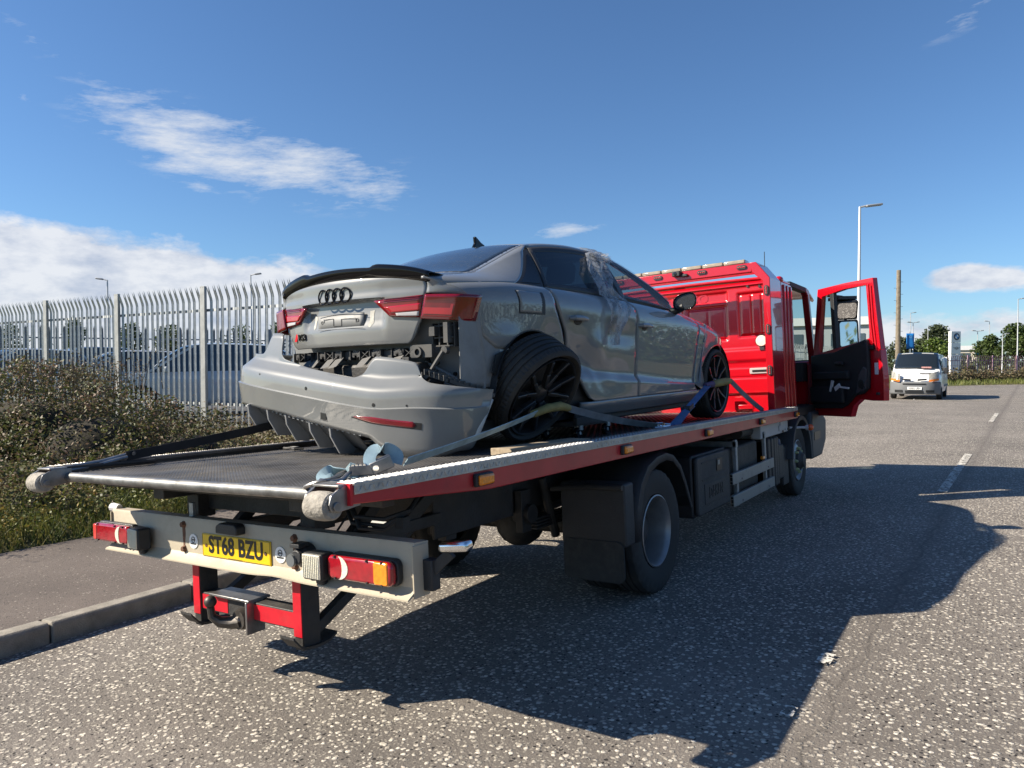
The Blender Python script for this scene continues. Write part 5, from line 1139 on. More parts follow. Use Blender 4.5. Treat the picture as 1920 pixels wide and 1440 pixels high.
for i in range(NU):
    for k in range(m_-1): F.append((i*m_+k, (i+1)*m_+k, (i+1)*m_+k+1, i*m_+k+1))
mb.add(V, F); cover = mb.build('bumper_cover', GREY, bump, smooth=50, solid=.006)
def on_bump(x, z, off=0.0): s_ = s_of_x(x); n_ = bnorm(s_); p = Vector((fbx(s_), fby(s_), z))+n_*(bprof(z, s_)+off); return p, n_
# reflector strip, parking-sensor holes, tow-eye opening
mb = MB()
def rf(u, v):
    x = .276+.375*u; zc_ = .202+.012*u-.004*math.sin(u*3); h = .034*min(1, u/.35)**.6*min(1, (1-u)/.06+.3); p, n_ = on_bump(x, zc_+h*(v-.5), .003); return tuple(p)
mb.grid(rf, 24, 4); mb.build('bumper_reflector', REDL, bump, smooth=40, solid=.004)
mb = MB(); mb.grid(lambda u, v: tuple(on_bump(.262+.42*u, .200+.013*u+(.036*min(1, u/.35+.15))*(v-.5)-.003, .0012)[0]), 24, 3); mb.build('reflector_surround', TRIM, bump, smooth=40)
for x, z in ((-.583, .318), (-.114, .300), (.405, .285), (.60, .31)):
    p, n_ = on_bump(x, z, .0015); t_ = n_.cross(Vector((0, 0, 1))); r_ = .0105 if abs(x) < .5 else .006
    mb = MB(); mb.add([tuple(p+t_*r_*math.cos(a)+Vector((0, 0, 1))*r_*math.sin(a)) for a in np.linspace(0, 2*math.pi, 16, endpoint=False)], [tuple(range(16))]); mb.build('sensor_hole', BLACKP, bump, smooth=None)
p, n_ = on_bump(.049, .175, .0015); t_ = n_.cross(Vector((0, 0, 1)))
mb = MB(); mb.add([tuple(p+t_*a+Vector((0, 0, b))) for a, b in ((-.024, -.028), (.02, -.03), (.026, .024), (-.02, .028))], [(0, 1, 2, 3)]); mb.build('tow_eye_opening', BLACKP, bump, smooth=None)
# diffuser fins below the cover
DIFF = M('diffuser_grey', (.14, .143, .147), .45, dirt=.4, dirtcol=(.13, .125, .11), vscale=10)
mb = MB(); mb.grid(lambda u, v: (-.78+1.02*u, .0+.02*abs(u-.5)+.16*v+.03, .108-.15*v**1.0-.012*math.sin(u*20)*v), 30, 6); mb.build('diffuser_panel', DIFF, bump, smooth=30, solid=.006)
for k, x in enumerate((-.70, -.50, -.32, -.10, .08)):
    mb = MB(); d = .10; mb.prism([(-.015, .112), (.02, .118), (.19, -.035), (.17, -.065), (.075, -.055), (.0, .05)], 0, x-.008, x+.008)
    o = mb.build('diffuser_fin', M('fin_grey', (.27, .275, .28), .45, dirt=.3, vscale=12), bump, bevel=.003); 
mb = MB()
for k in range(26):
    x = -.76+k*.043; mb.box((x, -.008+.06*(abs(x+.1)/.8)**2, .106), (.018, .012, .012))
mb.build('broken_clip_row', M('clip_grey', (.16, .165, .17), .5), bump, kind='stuff')
mb = MB(); mb.grid(lambda u, v: (.40+.16*u, .02+.05*u+.10*v, .10-.10*u-.04*v), 6, 6); mb.build('torn_corner', DIFF, bump, smooth=40, solid=.006)
mb = MB(); mb.grid(lambda u, v: tuple(Vector((.862, .41-.10*v, .36-.20*v))+Vector((.008*u, .03*u, .01*math.sin(u*3)))), 4, 8); mb.build('folded_edge', M('pale_plastic_back', (.45, .46, .46), .6), bump, smooth=40, solid=.003)
# ================================================================ LOAD RESTRAINTS, TIMBER, PLASTIC SHEET (things on the deck)
def webbing(name, col, scale=260):
    m = bpy.data.materials.new(name); m.use_nodes = True; t = NT(m.node_tree); b = t.n('ShaderNodeBsdfPrincipled'); o = t.n('ShaderNodeOutputMaterial'); t.l(b.outputs[0], o.inputs[0])
    P = t.n('ShaderNodeTexCoord').outputs['Object']; n = t.noise(P, 8, 6, .6); t.l(t.ramp(n, [(.3, tuple(c*.65 for c in col)), (.7, tuple(min(1, c*1.25) for c in col))]), b.inputs['Base Color']); b.inputs['Roughness'].default_value = .75
    bn = t.n('ShaderNodeBump'); bn.inputs['Strength'].default_value = .5; bn.inputs['Distance'].default_value = .002; t.l(t.noise(P, scale, 2), bn.inputs['Height']); t.l(bn.outputs[0], b.inputs['Normal']); return m
W_PALE = webbing('pale_blue_webbing', (.30, .42, .47)); W_BLUE = webbing('blue_webbing', (.045, .12, .27)); W_BLACK = webbing('black_webbing', (.016, .016, .018)); W_GREY = webbing('grey_webbing', (.16, .17, .18)); W_YEL = webbing('yellow_sleeve', (.26, .22, .075), 90)
def strap(mb, pts, wd, wdir, th=.004, wd2=None, mi=0):
    """flat ribbon through pts, wdir = width direction at start (interpolates to wd2)"""
    pts = [Vector(p) for p in pts]; n = len(pts); V = []
    for i, p in enumerate(pts):
        d = (pts[min(i+1, n-1)]-pts[max(i-1, 0)]).normalized(); q = Vector(wdir) if wd2 is None else Vector(wdir).lerp(Vector(wd2), i/(n-1)); q = (q-d*q.dot(d)).normalized(); m = d.cross(q)
        V += [p+q*wd/2+m*th/2, p-q*wd/2+m*th/2, p-q*wd/2-m*th/2, p+q*wd/2-m*th/2]
    F = [(i*4+k, i*4+(k+1) % 4, (i+1)*4+(k+1) % 4, (i+1)*4+k) for i in range(n-1) for k in range(4)]+[(3, 2, 1, 0), tuple(range(4*n-4, 4*n))]
    return mb.add(V, F, mi)
def cr(P, n=5):
    P = [Vector(p) for p in P]; Q = [P[0]]+P+[P[-1]]; O = []
    for i in range(1, len(Q)-2):
        a, b, c, d = Q[i-1:i+3]
        for k in range(n):
            t = k/n; O.append(.5*((2*b)+(c-a)*t+(2*a-5*b+4*c-d)*t*t+(3*b-a-3*c+d)*t**3))
    return O+[P[-1]]
def zd(y): return 1.048-SL*y
def bez(a, b, sag, n=10):
    a, b = Vector(a), Vector(b); return [a.lerp(b, i/n)-Vector((0, 0, sag*4*(i/n)*(1-i/n))) for i in range(n+1)]
# 1 pale strap from tail corner over the collapsed wheel
s1 = empty('ratchet_strap', 'pale blue ratchet strap from the tail corner of the deck to the collapsed rear wheel', 'strap', 'tie down straps', mat=TRUCK)
RA = Vector((.86, .34, zd(.3)+.035))
mb = MB(); strap(mb, bez((.92, .50, zd(.5)+.055), (.80, 1.72, 1.235), .01), .048, (.7, .2, .8), wd2=(.7, 0, .7)); mb.build('webbing', W_PALE, s1)
mb = MB(); strap(mb, cr([(.90, .46, zd(.4)+.05), (.90, .47, zd(.4)+.085), (.87, .44, zd(.4)+.115), (.84, .40, zd(.4)+.112), (.84, .37, zd(.4)+.08), (.86, .36, zd(.4)+.05)]), .05, (.75, .75, 0)); strap(mb, cr([(.84, .36, zd(.3)+.03), (.80, .30, zd(.3)+.045), (.74, .26, zd(.3)+.04), (.72, .23, zd(.3)+.025), (.74, .22, zd(.3)+.012), (.79, .27, zd(.3)+.010), (.84, .33, zd(.3)+.012), (.82, .27, zd(.3)+.006), (.78, .20, zd(.3)+.004)]), .05, (.75, .75, 0)); mb.build('loose_tail', W_PALE, s1)
mb = MB(); Rz = Matrix.Rotation(-.75, 3, 'Z')
for k in (-1, 1): mb.box(RA+Rz @ Vector((k*.032, 0, .004)), (.006, .15, .04), Rz); mb.box(RA+Rz @ Vector((k*.035, .055, .02)), (.006, .09, .05), Rz @ Matrix.Rotation(.35, 3, 'X'))
mb.build('ratchet_body', STEEL, s1, bevel=.003)
mb = MB()
for q in (-.06, -.045, -.03, -.015): mb.tube([RA+Rz @ Vector((-.034, q, .024)), RA+Rz @ Vector((.034, q, .024))], .006, 8)
mb.tube([RA+Rz @ Vector((-.04, .03, .01)), RA+Rz @ Vector((.04, .03, .01))], .012, 10); mb.build('ratchet_bar', CHROME, s1)
mb = MB(); mb.tube([RA+Rz @ Vector((-.03, -.07, 0)), (.80, .20, zd(.2)+.014), (.845, .10, zd(.1)+.014), (.90, .06, zd(.1)+.03), (.93, .09, zd(.1)+.02)], .009, 8); mb.tube([RA+Rz @ Vector((.03, -.07, 0)), (.86, .20, zd(.2)+.014), (.875, .12, zd(.1)+.014)], .009, 8); mb.tube([(.90+.05*math.cos(t), .04+.035*math.sin(t), zd(.05)+.02+.015*math.cos(t)) for t in np.linspace(0, 2*math.pi, 16)], .008, 8); mb.build('hook', STEEL, s1)
mb = MB(); strap(mb, [(.80, .27, zd(.3)+.012), (.86, .17, zd(.2)+.010)], .05, (1, .4, 0)); mb.build('hook_webbing', W_GREY, s1)
# 2 strap across the collapsed wheel to the mid-deck hook (yellow sleeve at the spokes)
s2 = empty('wheel_strap', 'grey strap with yellow sleeve running forward from the collapsed wheel to a deck hook', 'strap', 'tie down straps', mat=TRUCK)
hook2 = (.93, 3.13, zd(3.1)+.045)
mb = MB(); strap(mb, bez((.78, 2.13, 1.245), hook2, .015), .045, (0, .3, 1), wd2=(.6, 0, .5)); mb.build('webbing', W_GREY, s2)
mb = MB(); mb.tube([(.78, 1.72, 1.232), (.80, 1.85, 1.258), (.80, 2.0, 1.264), (.78, 2.13, 1.247)], [.022, .027, .028, .024], 8); mb.build('yellow_sleeve', W_YEL, s2, smooth=60)
mb = MB(); mb.tube([hook2, (.95, 3.22, zd(3.2)+.03), (.97, 3.28, zd(3.2)+.03), (.96, 3.32, zd(3.3)+.04), (.93, 3.28, zd(3.3)+.045)], .010, 8); mb.tube([(.93, 3.12, zd(3.1)+.06), (.96, 3.17, zd(3.1)+.06), (.96, 3.17, zd(3.1)+.03), (.92, 3.12, zd(3.1)+.03)], .007, 6); mb.build('hook', CHROME, s2)
# 3 blue strap from that hook to the front wheel
s3 = empty('blue_strap', 'blue ratchet strap with buckle between the deck hook and the front wheel', 'strap', 'tie down straps', mat=TRUCK)
fwt = CARL @ Vector((.90, FWC[0]-.30, .315)); fwt2 = CARL @ Vector((.905, FWC[0]+.28, .335))
mb = MB(); a = Vector((.97, 3.34, zd(3.3)+.03)); strap(mb, bez(a, fwt, .0), .05, (.3, .9, .0)); strap(mb, bez(a+Vector((.015, .03, 0)), a.lerp(fwt, .45)+Vector((.012, .01, 0)), -.01, 5), .05, (.3, .9, 0)); mb.build('webbing', W_BLUE, s3)
c = a.lerp(fwt, .36); d = (fwt-a).normalized(); Rb_ = d.to_track_quat('Y', 'Z').to_matrix()
mb = MB(); mb.box(c, (.06, .10, .03), Rb_); mb.box(c+Rb_ @ Vector((.034, .01, .012)), (.006, .14, .04), Rb_); mb.box(c+Rb_ @ Vector((-.034, .01, .012)), (.006, .14, .04), Rb_); mb.build('buckle', BLACKST, s3, bevel=.003)
mb = MB(); mb.tube([fwt+Vector((-.01, -.06, 0)), fwt.lerp(fwt2, .1), fwt.lerp(fwt2, .16)], [.02, .028, .032], 8); mb.build('purple_end', webbing('purple_webbing', (.09, .06, .14)), s3)
mb = MB(); mb.tube([fwt.lerp(fwt2, .16), fwt.lerp(fwt2, .35)+Vector((.012, 0, .004)), fwt.lerp(fwt2, .7)+Vector((.012, 0, .004)), fwt.lerp(fwt2, .92)], [.030, .036, .036, .03], 8); mb.build('yellow_sleeve', W_YEL, s3, smooth=60)
# 4 dark strap from front wheel to deck by the gantry
s4 = empty('front_strap', 'dark grey strap from the front wheel to the deck foot of the gantry', 'strap', 'tie down straps', mat=TRUCK)
mb = MB(); strap(mb, bez(fwt2+Vector((0, -.02, 0)), (.96, 5.86, zd(5.8)+.03), .015), .05, (.2, .2, .9)); mb.build('webbing', W_GREY, s4)
mb = MB(); mb.tube([(.96, 5.83, zd(5.8)+.03), (.975, 5.88, zd(5.8)+.02), (.97, 5.90, zd(5.9)+.01)], .009, 6); mb.build('hook', BLACKST, s4)
# 5 black strap on the far side of the deck
s5 = empty('black_strap', 'black strap rising from the left tail roller to the underside of the car', 'strap', 'tie down straps', mat=TRUCK)
mb = MB(); strap(mb, bez((-.98, .34, 1.105), (-.86, 1.85, 1.30), .012), .05, (.05, .1, 1)); mb.build('webbing', W_BLACK, s5)
mb = MB(); mb.tube([(-.99, .38, 1.118), (-1.0, .22, 1.09), (-1.02, .05, 1.075), (-1.05, .0, 1.06)], .011, 8); mb.tube([(-.97, .34, 1.10), (-.99, .2, 1.075), (-1.01, .06, 1.06)], .011, 8); mb.tube([(-.96, .37, 1.115), (-1.0, .40, 1.125), (-1.0, .40, 1.10)], .009, 8); mb.build('hook', STEEL, s5)
mb = MB(); mb.tube([(-1.02, .04, 1.07), (-.99, .2, 1.072), (-.96, .42, 1.066), (-.99, .5, 1.062)], .014, 8); mb.build('chain_end', BLACKST, s5)
# small shackle lying on the deck near the left rail
mb = MB(); mb.tube([(-.95+.06*math.cos(t), 1.42+.035*math.sin(t), zd(1.4)+.012) for t in np.linspace(0, 2*math.pi, 18)], .008, 6); mb.tube([(-.92, 1.40, zd(1.4)+.012), (-.84, 1.36, zd(1.4)+.010), (-.80, 1.40, zd(1.4)+.010)], .008, 6)
o = mb.build('shackle', BLACKST); o.matrix_world = TRUCK; tag(o, 'small black shackle lying on the deck plate beside the left rail', 'shackle')
# timber under the wheel
def timber():
    m = bpy.data.materials.new('sawn_timber'); m.use_nodes = True; t = NT(m.node_tree); b = t.n('ShaderNodeBsdfPrincipled'); o = t.n('ShaderNodeOutputMaterial'); t.l(b.outputs[0], o.inputs[0]); b.inputs['Roughness'].default_value = .8
    P = t.n('ShaderNodeTexCoord').outputs['Object']; mp = t.n('ShaderNodeMapping'); mp.inputs['Scale'].default_value = (1, .08, 1); t.l(P, mp.inputs[0]); n = t.noise(mp.outputs[0], 60, 6, .6); n2 = t.noise(P, 6, 4)
    c = t.ramp(n, [(.3, (.24, .18, .115)), (.6, (.40, .32, .22))]); t.l(t.mix(t.math('MULTIPLY', n2, .5), c, (.19, .15, .11, 1)), b.inputs['Base Color']); return m
TIM = timber()
mb = MB(); mb.box((0, 0, .0), (.15, .66, .038)); o = mb.build('timber_plank', TIM, bevel=.003); o.matrix_world = TRUCK @ Matrix.Translation((.90, 1.62, zd(1.62)+.0225)) @ Matrix.Rotation(-.16, 4, 'Z'); tag(o, 'short sawn timber plank under the collapsed rear wheel', 'plank')
# wheel dolly skate under the sill
dl = empty('wheel_dolly', 'black steel dolly with small casters under the car sill', 'dolly', mat=TRUCK @ Matrix.Translation((.55, 2.62, zd(2.6))))
mb = MB(); mb.box((0, 0, .10), (.30, .5, .03)); mb.box((.14, 0, .12), (.03, .5, .05)); mb.build('frame', BLACKST, dl, bevel=.004)
for x in (-.12, .13):
    for y in (-.2, .2):
        mb = MB(); mb.lathe([(0, -.014), (.036, -.014), (.04, -.008), (.04, .008), (.036, .014), (0, .014)], 16, 0, (x, y, .041)); wv_ = mb.build('caster', CBLK, dl)
        mb = MB(); mb.box((x, y+.015, .075), (.044, .04, .03)); mb.lathe([(0, -.02), (.012, -.02), (.012, .02), (0, .02)], 8, 0, (x, y, .041)); mb.build('caster_fork', GALV, wv_)
# black mesh offcut / rubber mat crumpled behind the bumper corner
# ---- clear plastic sheet taped over the broken front window
def film(name='clear_film', a0=.40, a1=.62, hi=.62):
    m = bpy.data.materials.new(name); m.use_nodes = True; t = NT(m.node_tree); o = t.n('ShaderNodeOutputMaterial')
    tr = t.n('ShaderNodeBsdfTransparent'); tr.inputs[0].default_value = (.90, .92, .93, 1); gl = t.n('ShaderNodeBsdfGlossy'); gl.inputs['Roughness'].default_value = .08; df = t.n('ShaderNodeBsdfTranslucent'); df.inputs[0].default_value = (.8, .82, .84, 1); d2 = t.n('ShaderNodeBsdfDiffuse'); d2.inputs[0].default_value = (.88, .90, .92, 1)
    P = t.n('ShaderNodeTexCoord').outputs['Object']; mp = t.n('ShaderNodeMapping'); mp.inputs['Scale'].default_value = (1, 1.0, .35); t.l(P, mp.inputs[0]); n = t.noise(mp.outputs[0], 20, 7, .7)
    f = t.ramp(n, [(a0, (.05, .05, .05)), (a1, (hi, hi, hi))]); lw = t.n('ShaderNodeLayerWeight'); lw.inputs[0].default_value = .45
    a = t.n('ShaderNodeMixShader'); a.inputs[0].default_value = .5; t.l(df.outputs[0], a.inputs[1]); t.l(d2.outputs[0], a.inputs[2])
    m1 = t.n('ShaderNodeMixShader'); t.l(f, m1.inputs[0]); t.l(tr.outputs[0], m1.inputs[1]); t.l(a.outputs[0], m1.inputs[2])
    m2 = t.n('ShaderNodeMixShader'); t.l(t.math('MULTIPLY', lw.outputs[0], .55), m2.inputs[0]); t.l(m1.outputs[0], m2.inputs[1]); t.l(gl.outputs[0], m2.inputs[2]); t.l(m2.outputs[0], o.inputs[0])
    bn = t.n('ShaderNodeBump'); bn.inputs['Strength'].default_value = .9; bn.inputs['Distance'].default_value = .01; t.l(n, bn.inputs['Height'])
    for q in (gl, df, d2): t.l(bn.outputs[0], q.inputs['Normal'])
    return m
FILM = film()
sheet = empty('plastic_sheet', 'crumpled clear plastic sheet taped over the broken front door window', 'plastic sheet', mat=CARW)
mb = MB()
def over(u, v):   # taut film over the window opening, creased from the upper corner
    r = 6.04+.93*v; y = 2.02+.97*u; p = Vector(S(y, r)); k = .006*abs(math.sin(u*46+v*9+3*snoise(u*3, v*2)))*(.4+v)
    return (p.x+.010+k, p.y, p.z)
mb.grid(over, 90, 24); mb.build('taut_film', film('taut_clear_film', .56, .72, .40), sheet, smooth=40)
mb = MB()
def flap(u, v):   # loose bunch hanging from the roof rail down over the rear door
    cy = interp([0, .12, .3, .5, .62, .8, 1.0], [2.10, 2.0, 1.83, 1.76, 1.80, 1.77, 1.72], v); wd = interp([0, .1, .3, .5, .6, .75, .9, 1.0], [.34, .36, .30, .24, .30, .22, .10, .03], v); z = interp([0, .12, .5, .62, 1.0], [1.365, 1.345, 1.07, .985, .66], v)
    y = cy+(u-.5)*wd+.03*snoise(u*2, v*5, 1); z += .015*snoise(u*3, v*4, 2)
    x = S(y, r_of_z(y, min(z, 1.37), 7.0))[0] if z < 1.0 else S(y, 6+(z-1.0)/.385*.98)[0] if z < 1.385 else .56
    x += .030+.020*math.sin(u*13+v*5)+.030*snoise(u*2.6, v*5, 5)+.010*abs(snoise(u*6, v*9, 6))+.02*math.sin(math.pi*u); return (x, y, z)
mb.grid(flap, 40, 70); mb.build('loose_flap', FILM, sheet, smooth=60)
mb = MB()
def tape(u, v): y = 1.98+.30*u; p = Vector(S(y, 6.80+.55*v)); return (p.x+.012+.010*snoise(u*6, v*5, 3), p.y, p.z+.010+.012*snoise(u*5, v*5, 4))
mb.grid(tape, 16, 8); mb.build('bunched_edge', FILM, sheet, smooth=25)
# ================================================================ BACKGROUND
def world_at(u, D, z=None):
    """ground position on the view line through photo column u at depth D"""
    p = Vector(CAM_POS)+Vector((-math.sin(YAW), math.cos(YAW), 0))*D+rt*((u-960)/FPX*D); return (p.x, p.y)
FGALV = M('fence_galvanised', (.52, .53, .52), .55, metal=.45, var=.22, vscale=9, dirt=.2, dirtcol=(.24, .25, .24))
FGREY = M('fence_dull', (.22, .235, .25), .7, metal=.2, var=.2, vscale=4)
FPURP = M('fence_painted_plum', (.30, .18, .23), .75, var=.3, vscale=3)
def pale_mesh(name, h, mat, wd=.078):
    P = [(-.5, .0), (-.28, .35), (0, .05), (.28, .35), (.5, .0)]; P = [(a*wd, b*.045) for a, b in P]; mb = MB(); V = []
    lv = [(0, 0, 1), (h-.30, 0, 1), (h-.24, -.012, 1), (h-.12, -.055, .95)]
    for z, dy, k in lv: V += [(a*k, b+dy, z) for a, b in P]
    F = [(i*5+k, i*5+k+1, (i+1)*5+k+1, (i+1)*5+k) for i in range(3) for k in range(4)]; b = len(V)
    V += [(-.40*wd*1.0, -.085, h-.02), (0, -.075, h), (.40*wd, -.085, h-.02)]
    F += [(15, 16, b), (16, 17, b+1), (17, 18, b+1), (18, 19, b+2)]
    me = MB().add(V, F).mesh(name); me.materials.append(mat); return me
def palisade(name, a, b, zb, h, pitch, mat, label, group, bay=2.75, pm=None, z2=None, posts=True, first=None):
    root = empty(name, label, 'fence', group); a, b = Vector((*a, zb)), Vector((*b, zb if z2 is None else z2)); d = b-a; L = d.xy.length; e = d/L; rz = math.atan2(d.y, d.x)
    me = pale_mesh('pale', h, mat) if pm is None else pm; n = int(L/pitch)
    for i in range(n):
        o = bpy.data.objects.new('pale', me); COL.objects.link(o); o.parent = root; p = a+e*(i*pitch); o.location = p; o.rotation_euler = (random.uniform(-.006, .006), random.uniform(-.007, .007), rz)
        md = None
    nr = Vector((-e.y, e.x, 0))
    if posts:
        pme = MB().box((0, 0, h/2-.01), (.125, .055, h-.02)).mesh('post'); pme.materials.append(M('fence_post_steel', (.30, .305, .30), .55, metal=.4, var=.2, vscale=7) if mat is FGALV else mat)
        x = (bay if first is None else first)
        while x < L:
            o = bpy.data.objects.new('post', pme); COL.objects.link(o); o.parent = root; o.location = a+e*x-nr*.045; o.rotation_euler = (0, 0, rz); x += bay
    for z in (.45, h-.46):
        mb = MB(); mb.bar(a+Vector((0, 0, z))+nr*.022, b+Vector((0, 0, z))+nr*.022, .008, .05); mb.build('rail', mat, root)
    return root
# near fence: across the frame on the left
FA, FB = (-19.9, 5.63), (-5.6, 6.50)
palisade('palisade_fence', FA, FB, .40, 2.66, .1645, FGALV, 'galvanised steel palisade fence with pointed pales behind the bramble bush', 'palisade fences', first=2.27)
palisade('palisade_fence', (-27, 5.2), (-19.2, 19.0), .42, 2.6, .23, FGREY, 'dull grey palisade fence on the far side of the car park', 'palisade fences', bay=3.2)
palisade('palisade_fence', (-5.6, 6.50), (-5.3, 9.0), .40, 2.66, .1645, FGALV, 'short galvanised palisade return hidden beside the truck', 'palisade fences') if False else None
palisade('palisade_fence', (-6.6, 26), (-5.4, 47), .25, 2.5, .18, FGALV, 'galvanised palisade fence along the pavement beyond the truck cab', 'palisade fences')
palisade('palisade_fence', (-2.4, 61.3), (8.5, 78.0), .42, 2.0, .24, FPURP, 'plum coloured palisade fence behind the grass verge and weeds', 'palisade fences', bay=3.0)
# ---- foliage
def leafmat(name, stops, trans=.25, rough=.6):
    m = bpy.data.materials.new(name); m.use_nodes = True; t = NT(m.node_tree); o = t.n('ShaderNodeOutputMaterial'); b = t.n('ShaderNodeBsdfPrincipled'); b.inputs['Roughness'].default_value = rough; tl = t.n('ShaderNodeBsdfTranslucent')
    g = t.n('ShaderNodeNewGeometry'); P = t.n('ShaderNodeTexCoord').outputs['Object']; n = t.noise(P, 1.6, 5, .6)
    f = t.math('ADD', t.math('MULTIPLY', g.outputs['Random Per Island'], .55), t.math('MULTIPLY', t.math('SUBTRACT', n, .28), 1.0)); c = t.ramp(f, stops); t.l(c, b.inputs['Base Color']); t.l(c, tl.inputs[0])
    mx = t.n('ShaderNodeMixShader'); mx.inputs[0].default_value = trans; t.l(b.outputs[0], mx.inputs[1]); t.l(tl.outputs[0], mx.inputs[2]); t.l(mx.outputs[0], o.inputs[0]); return m
L_BRAM = leafmat('bramble_leaf', [(.12, (.030, .036, .014)), (.34, (.07, .085, .024)), (.48, (.12, .135, .035)), (.60, (.16, .115, .065)), (.80, (.24, .155, .115)), (.95, (.15, .17, .04))])
L_TREE = leafmat('tree_leaf', [(.15, (.018, .034, .009)), (.5, (.050, .082, .018)), (.85, (.095, .13, .028))])
L_TREE2 = leafmat('tree_leaf_dull', [(.15, (.025, .036, .016)), (.5, (.06, .08, .034)), (.85, (.10, .12, .055))])
L_BRIGHT = leafmat('tree_leaf_bright', [(.15, (.035, .065, .010)), (.5, (.09, .14, .02)), (.85, (.15, .20, .035))])
L_GRASS = leafmat('grass_blade', [(.1, (.035, .055, .012)), (.45, (.085, .115, .022)), (.7, (.19, .17, .045)), (.95, (.26, .20, .07))], .35)
L_WEED = leafmat('weed_leaf', [(.1, (.05, .05, .02)), (.45, (.10, .09, .04)), (.8, (.16, .11, .065))])
L_FLOW = leafmat('yellow_weed', [(.1, (.06, .08, .015)), (.5, (.14, .16, .03)), (.8, (.30, .20, .05))])
BARK = M('bark', (.07, .055, .04), .9, var=.3, vscale=10)
def leaves_mesh(name, C, size, mat, tilt=1.0, aspect=.55, N0=None):
    """one small folded diamond per centre"""
    n = len(C); a = RNG.normal(size=(n, 3)); a[:, 2] *= .7; a /= np.linalg.norm(a, axis=1)[:, None]; b = RNG.normal(size=(n, 3)); b -= a*(a*b).sum(1)[:, None]; b /= np.linalg.norm(b, axis=1)[:, None]
    s = size*RNG.uniform(.6, 1.35, (n, 1)); V = np.stack([C-a*s*.5, C+b*s*aspect*.5, C+a*s*.5, C-b*s*aspect*.5], 1).reshape(-1, 3)
    me = bpy.data.meshes.new(name); me.vertices.add(4*n); me.vertices.foreach_set('co', V.ravel()); me.loops.add(4*n); me.loops.foreach_set('vertex_index', np.arange(4*n, dtype=np.int32)); me.polygons.add(n); me.polygons.foreach_set('loop_start', np.arange(0, 4*n, 4, dtype=np.int32)); me.polygons.foreach_set('loop_total', np.full(n, 4, np.int32)); me.update(); me.validate(); me.materials.append(mat); return me
def blob_points(c, r, n, shell=.35, zmin=None):
    d = RNG.normal(size=(n, 3)); d /= np.linalg.norm(d, axis=1)[:, None]; k = 1-shell*RNG.random((n, 1))**1.6; P = np.array(c)+d*k*np.array(r)
    if zmin is not None: P = P[P[:, 2] > zmin]
    return P
def meshobj(name, me, parent, kind=None):
    o = bpy.data.objects.new(name, me); COL.objects.link(o); o.parent = parent
    if kind: o['kind'] = kind
    return o
# big bramble bush on the left: lumps of leaves with brown twiggy tops
bush = empty('bramble_bush', 'large sprawling brown and green bramble bush in front of the palisade fence', 'bush')
lumps = []; core = MB()
for (x, y, z, rx, ry, rz, k) in ((-6.6, 2.9, .35, 1.3, 1.3, 1.02, 1.0), (-7.9, 2.6, .45, 1.5, 1.4, 1.20, 1.1), (-9.3, 2.0, .4, 1.7, 1.5, 1.20, 1.0), (-6.0, 3.8, .2, 1.0, .9, .80, .7), (-7.0, 1.5, .1, 1.2, 1.0, .75, .8), (-8.5, .9, .1, 1.5, 1.1, .8, .8), (-8.6, 3.6, .4, 1.5, 1.1, 1.18, .7), (-5.6, 2.6, .0, .8, .9, .62, .6), (-10.8, 1.5, .4, 1.7, 1.5, 1.1, .8), (-5.15, 4.3, .0, .6, .7, .55, .35), (-5.3, 1.6, -.1, .9, .9, .62, .8), (-6.0, .4, -.1, 1.1, .9, .70, .9), (-5.0, 3.0, -.1, .6, .8, .55, .5), (-7.2, -.4, -.1, 1.3, .9, .75, .8)):
    lumps.append(blob_points((x, y, z), (rx, ry, rz), int(6800*k), .48, -.15))
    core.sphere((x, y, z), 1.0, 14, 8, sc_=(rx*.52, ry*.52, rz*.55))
    for _ in range(int(22*k)):  # secondary tufts break up the outline
        d = RNG.normal(size=3); d[2] = abs(d[2]); d /= np.linalg.norm(d); c = np.array((x, y, z))+d*np.array((rx, ry, rz))*.93; q = RNG.uniform(.14, .30); lumps.append(blob_points(c, (q, q, q*.9), int(190*k+50), .9, -.15))
C = np.concatenate(lumps); meshobj('foliage', leaves_mesh('bramble_leaves', C, .044, L_BRAM), bush, 'stuff')
core.build('shade_core', M('shade_core', (.030, .026, .016), .95, var=.4, vscale=14, bump=1.0, bscale=25), bush)  # solid dark blobs added for the shade deep inside the bush
mb = MB()
for _ in range(90):
    i = RNG.integers(len(C)); p = Vector(C[i]); q = Vector((p.x*.9-.7, p.y*.9+.24, .0)); e = p+Vector((RNG.normal()*.10, RNG.normal()*.10, abs(RNG.normal())*.16)); mb.tube([q, p.lerp(q, .3), p, e], [.012, .008, .005, .002], 4)
mb.build('stems', M('bramble_stem', (.10, .07, .05), .9), bush, kind='stuff')
tw = []; mb = MB()
for _ in range(120):
    x = RNG.uniform(-9.6, -6.2); y = RNG.uniform(2.2, 3.6); z0 = 1.35+.25*snoise(x, y); h = RNG.uniform(.12, .42); dx, dy = RNG.normal()*.08, RNG.normal()*.08
    mb.tube([(x, y, z0-.2), (x+dx, y+dy, z0+h)], [.006, .002], 4); k = 14; t_ = RNG.random((k, 1)); tw.append(np.array((x, y, z0-.1))+t_*np.array((dx, dy, h+.1))+RNG.normal(size=(k, 3))*.022)
mb.build('dead_stalks', M('dead_stalk', (.16, .115, .07), .9), bush, kind='stuff'); meshobj('seed_heads', leaves_mesh('seed_heads', np.concatenate(tw), .035, L_WEED), bush, 'stuff')
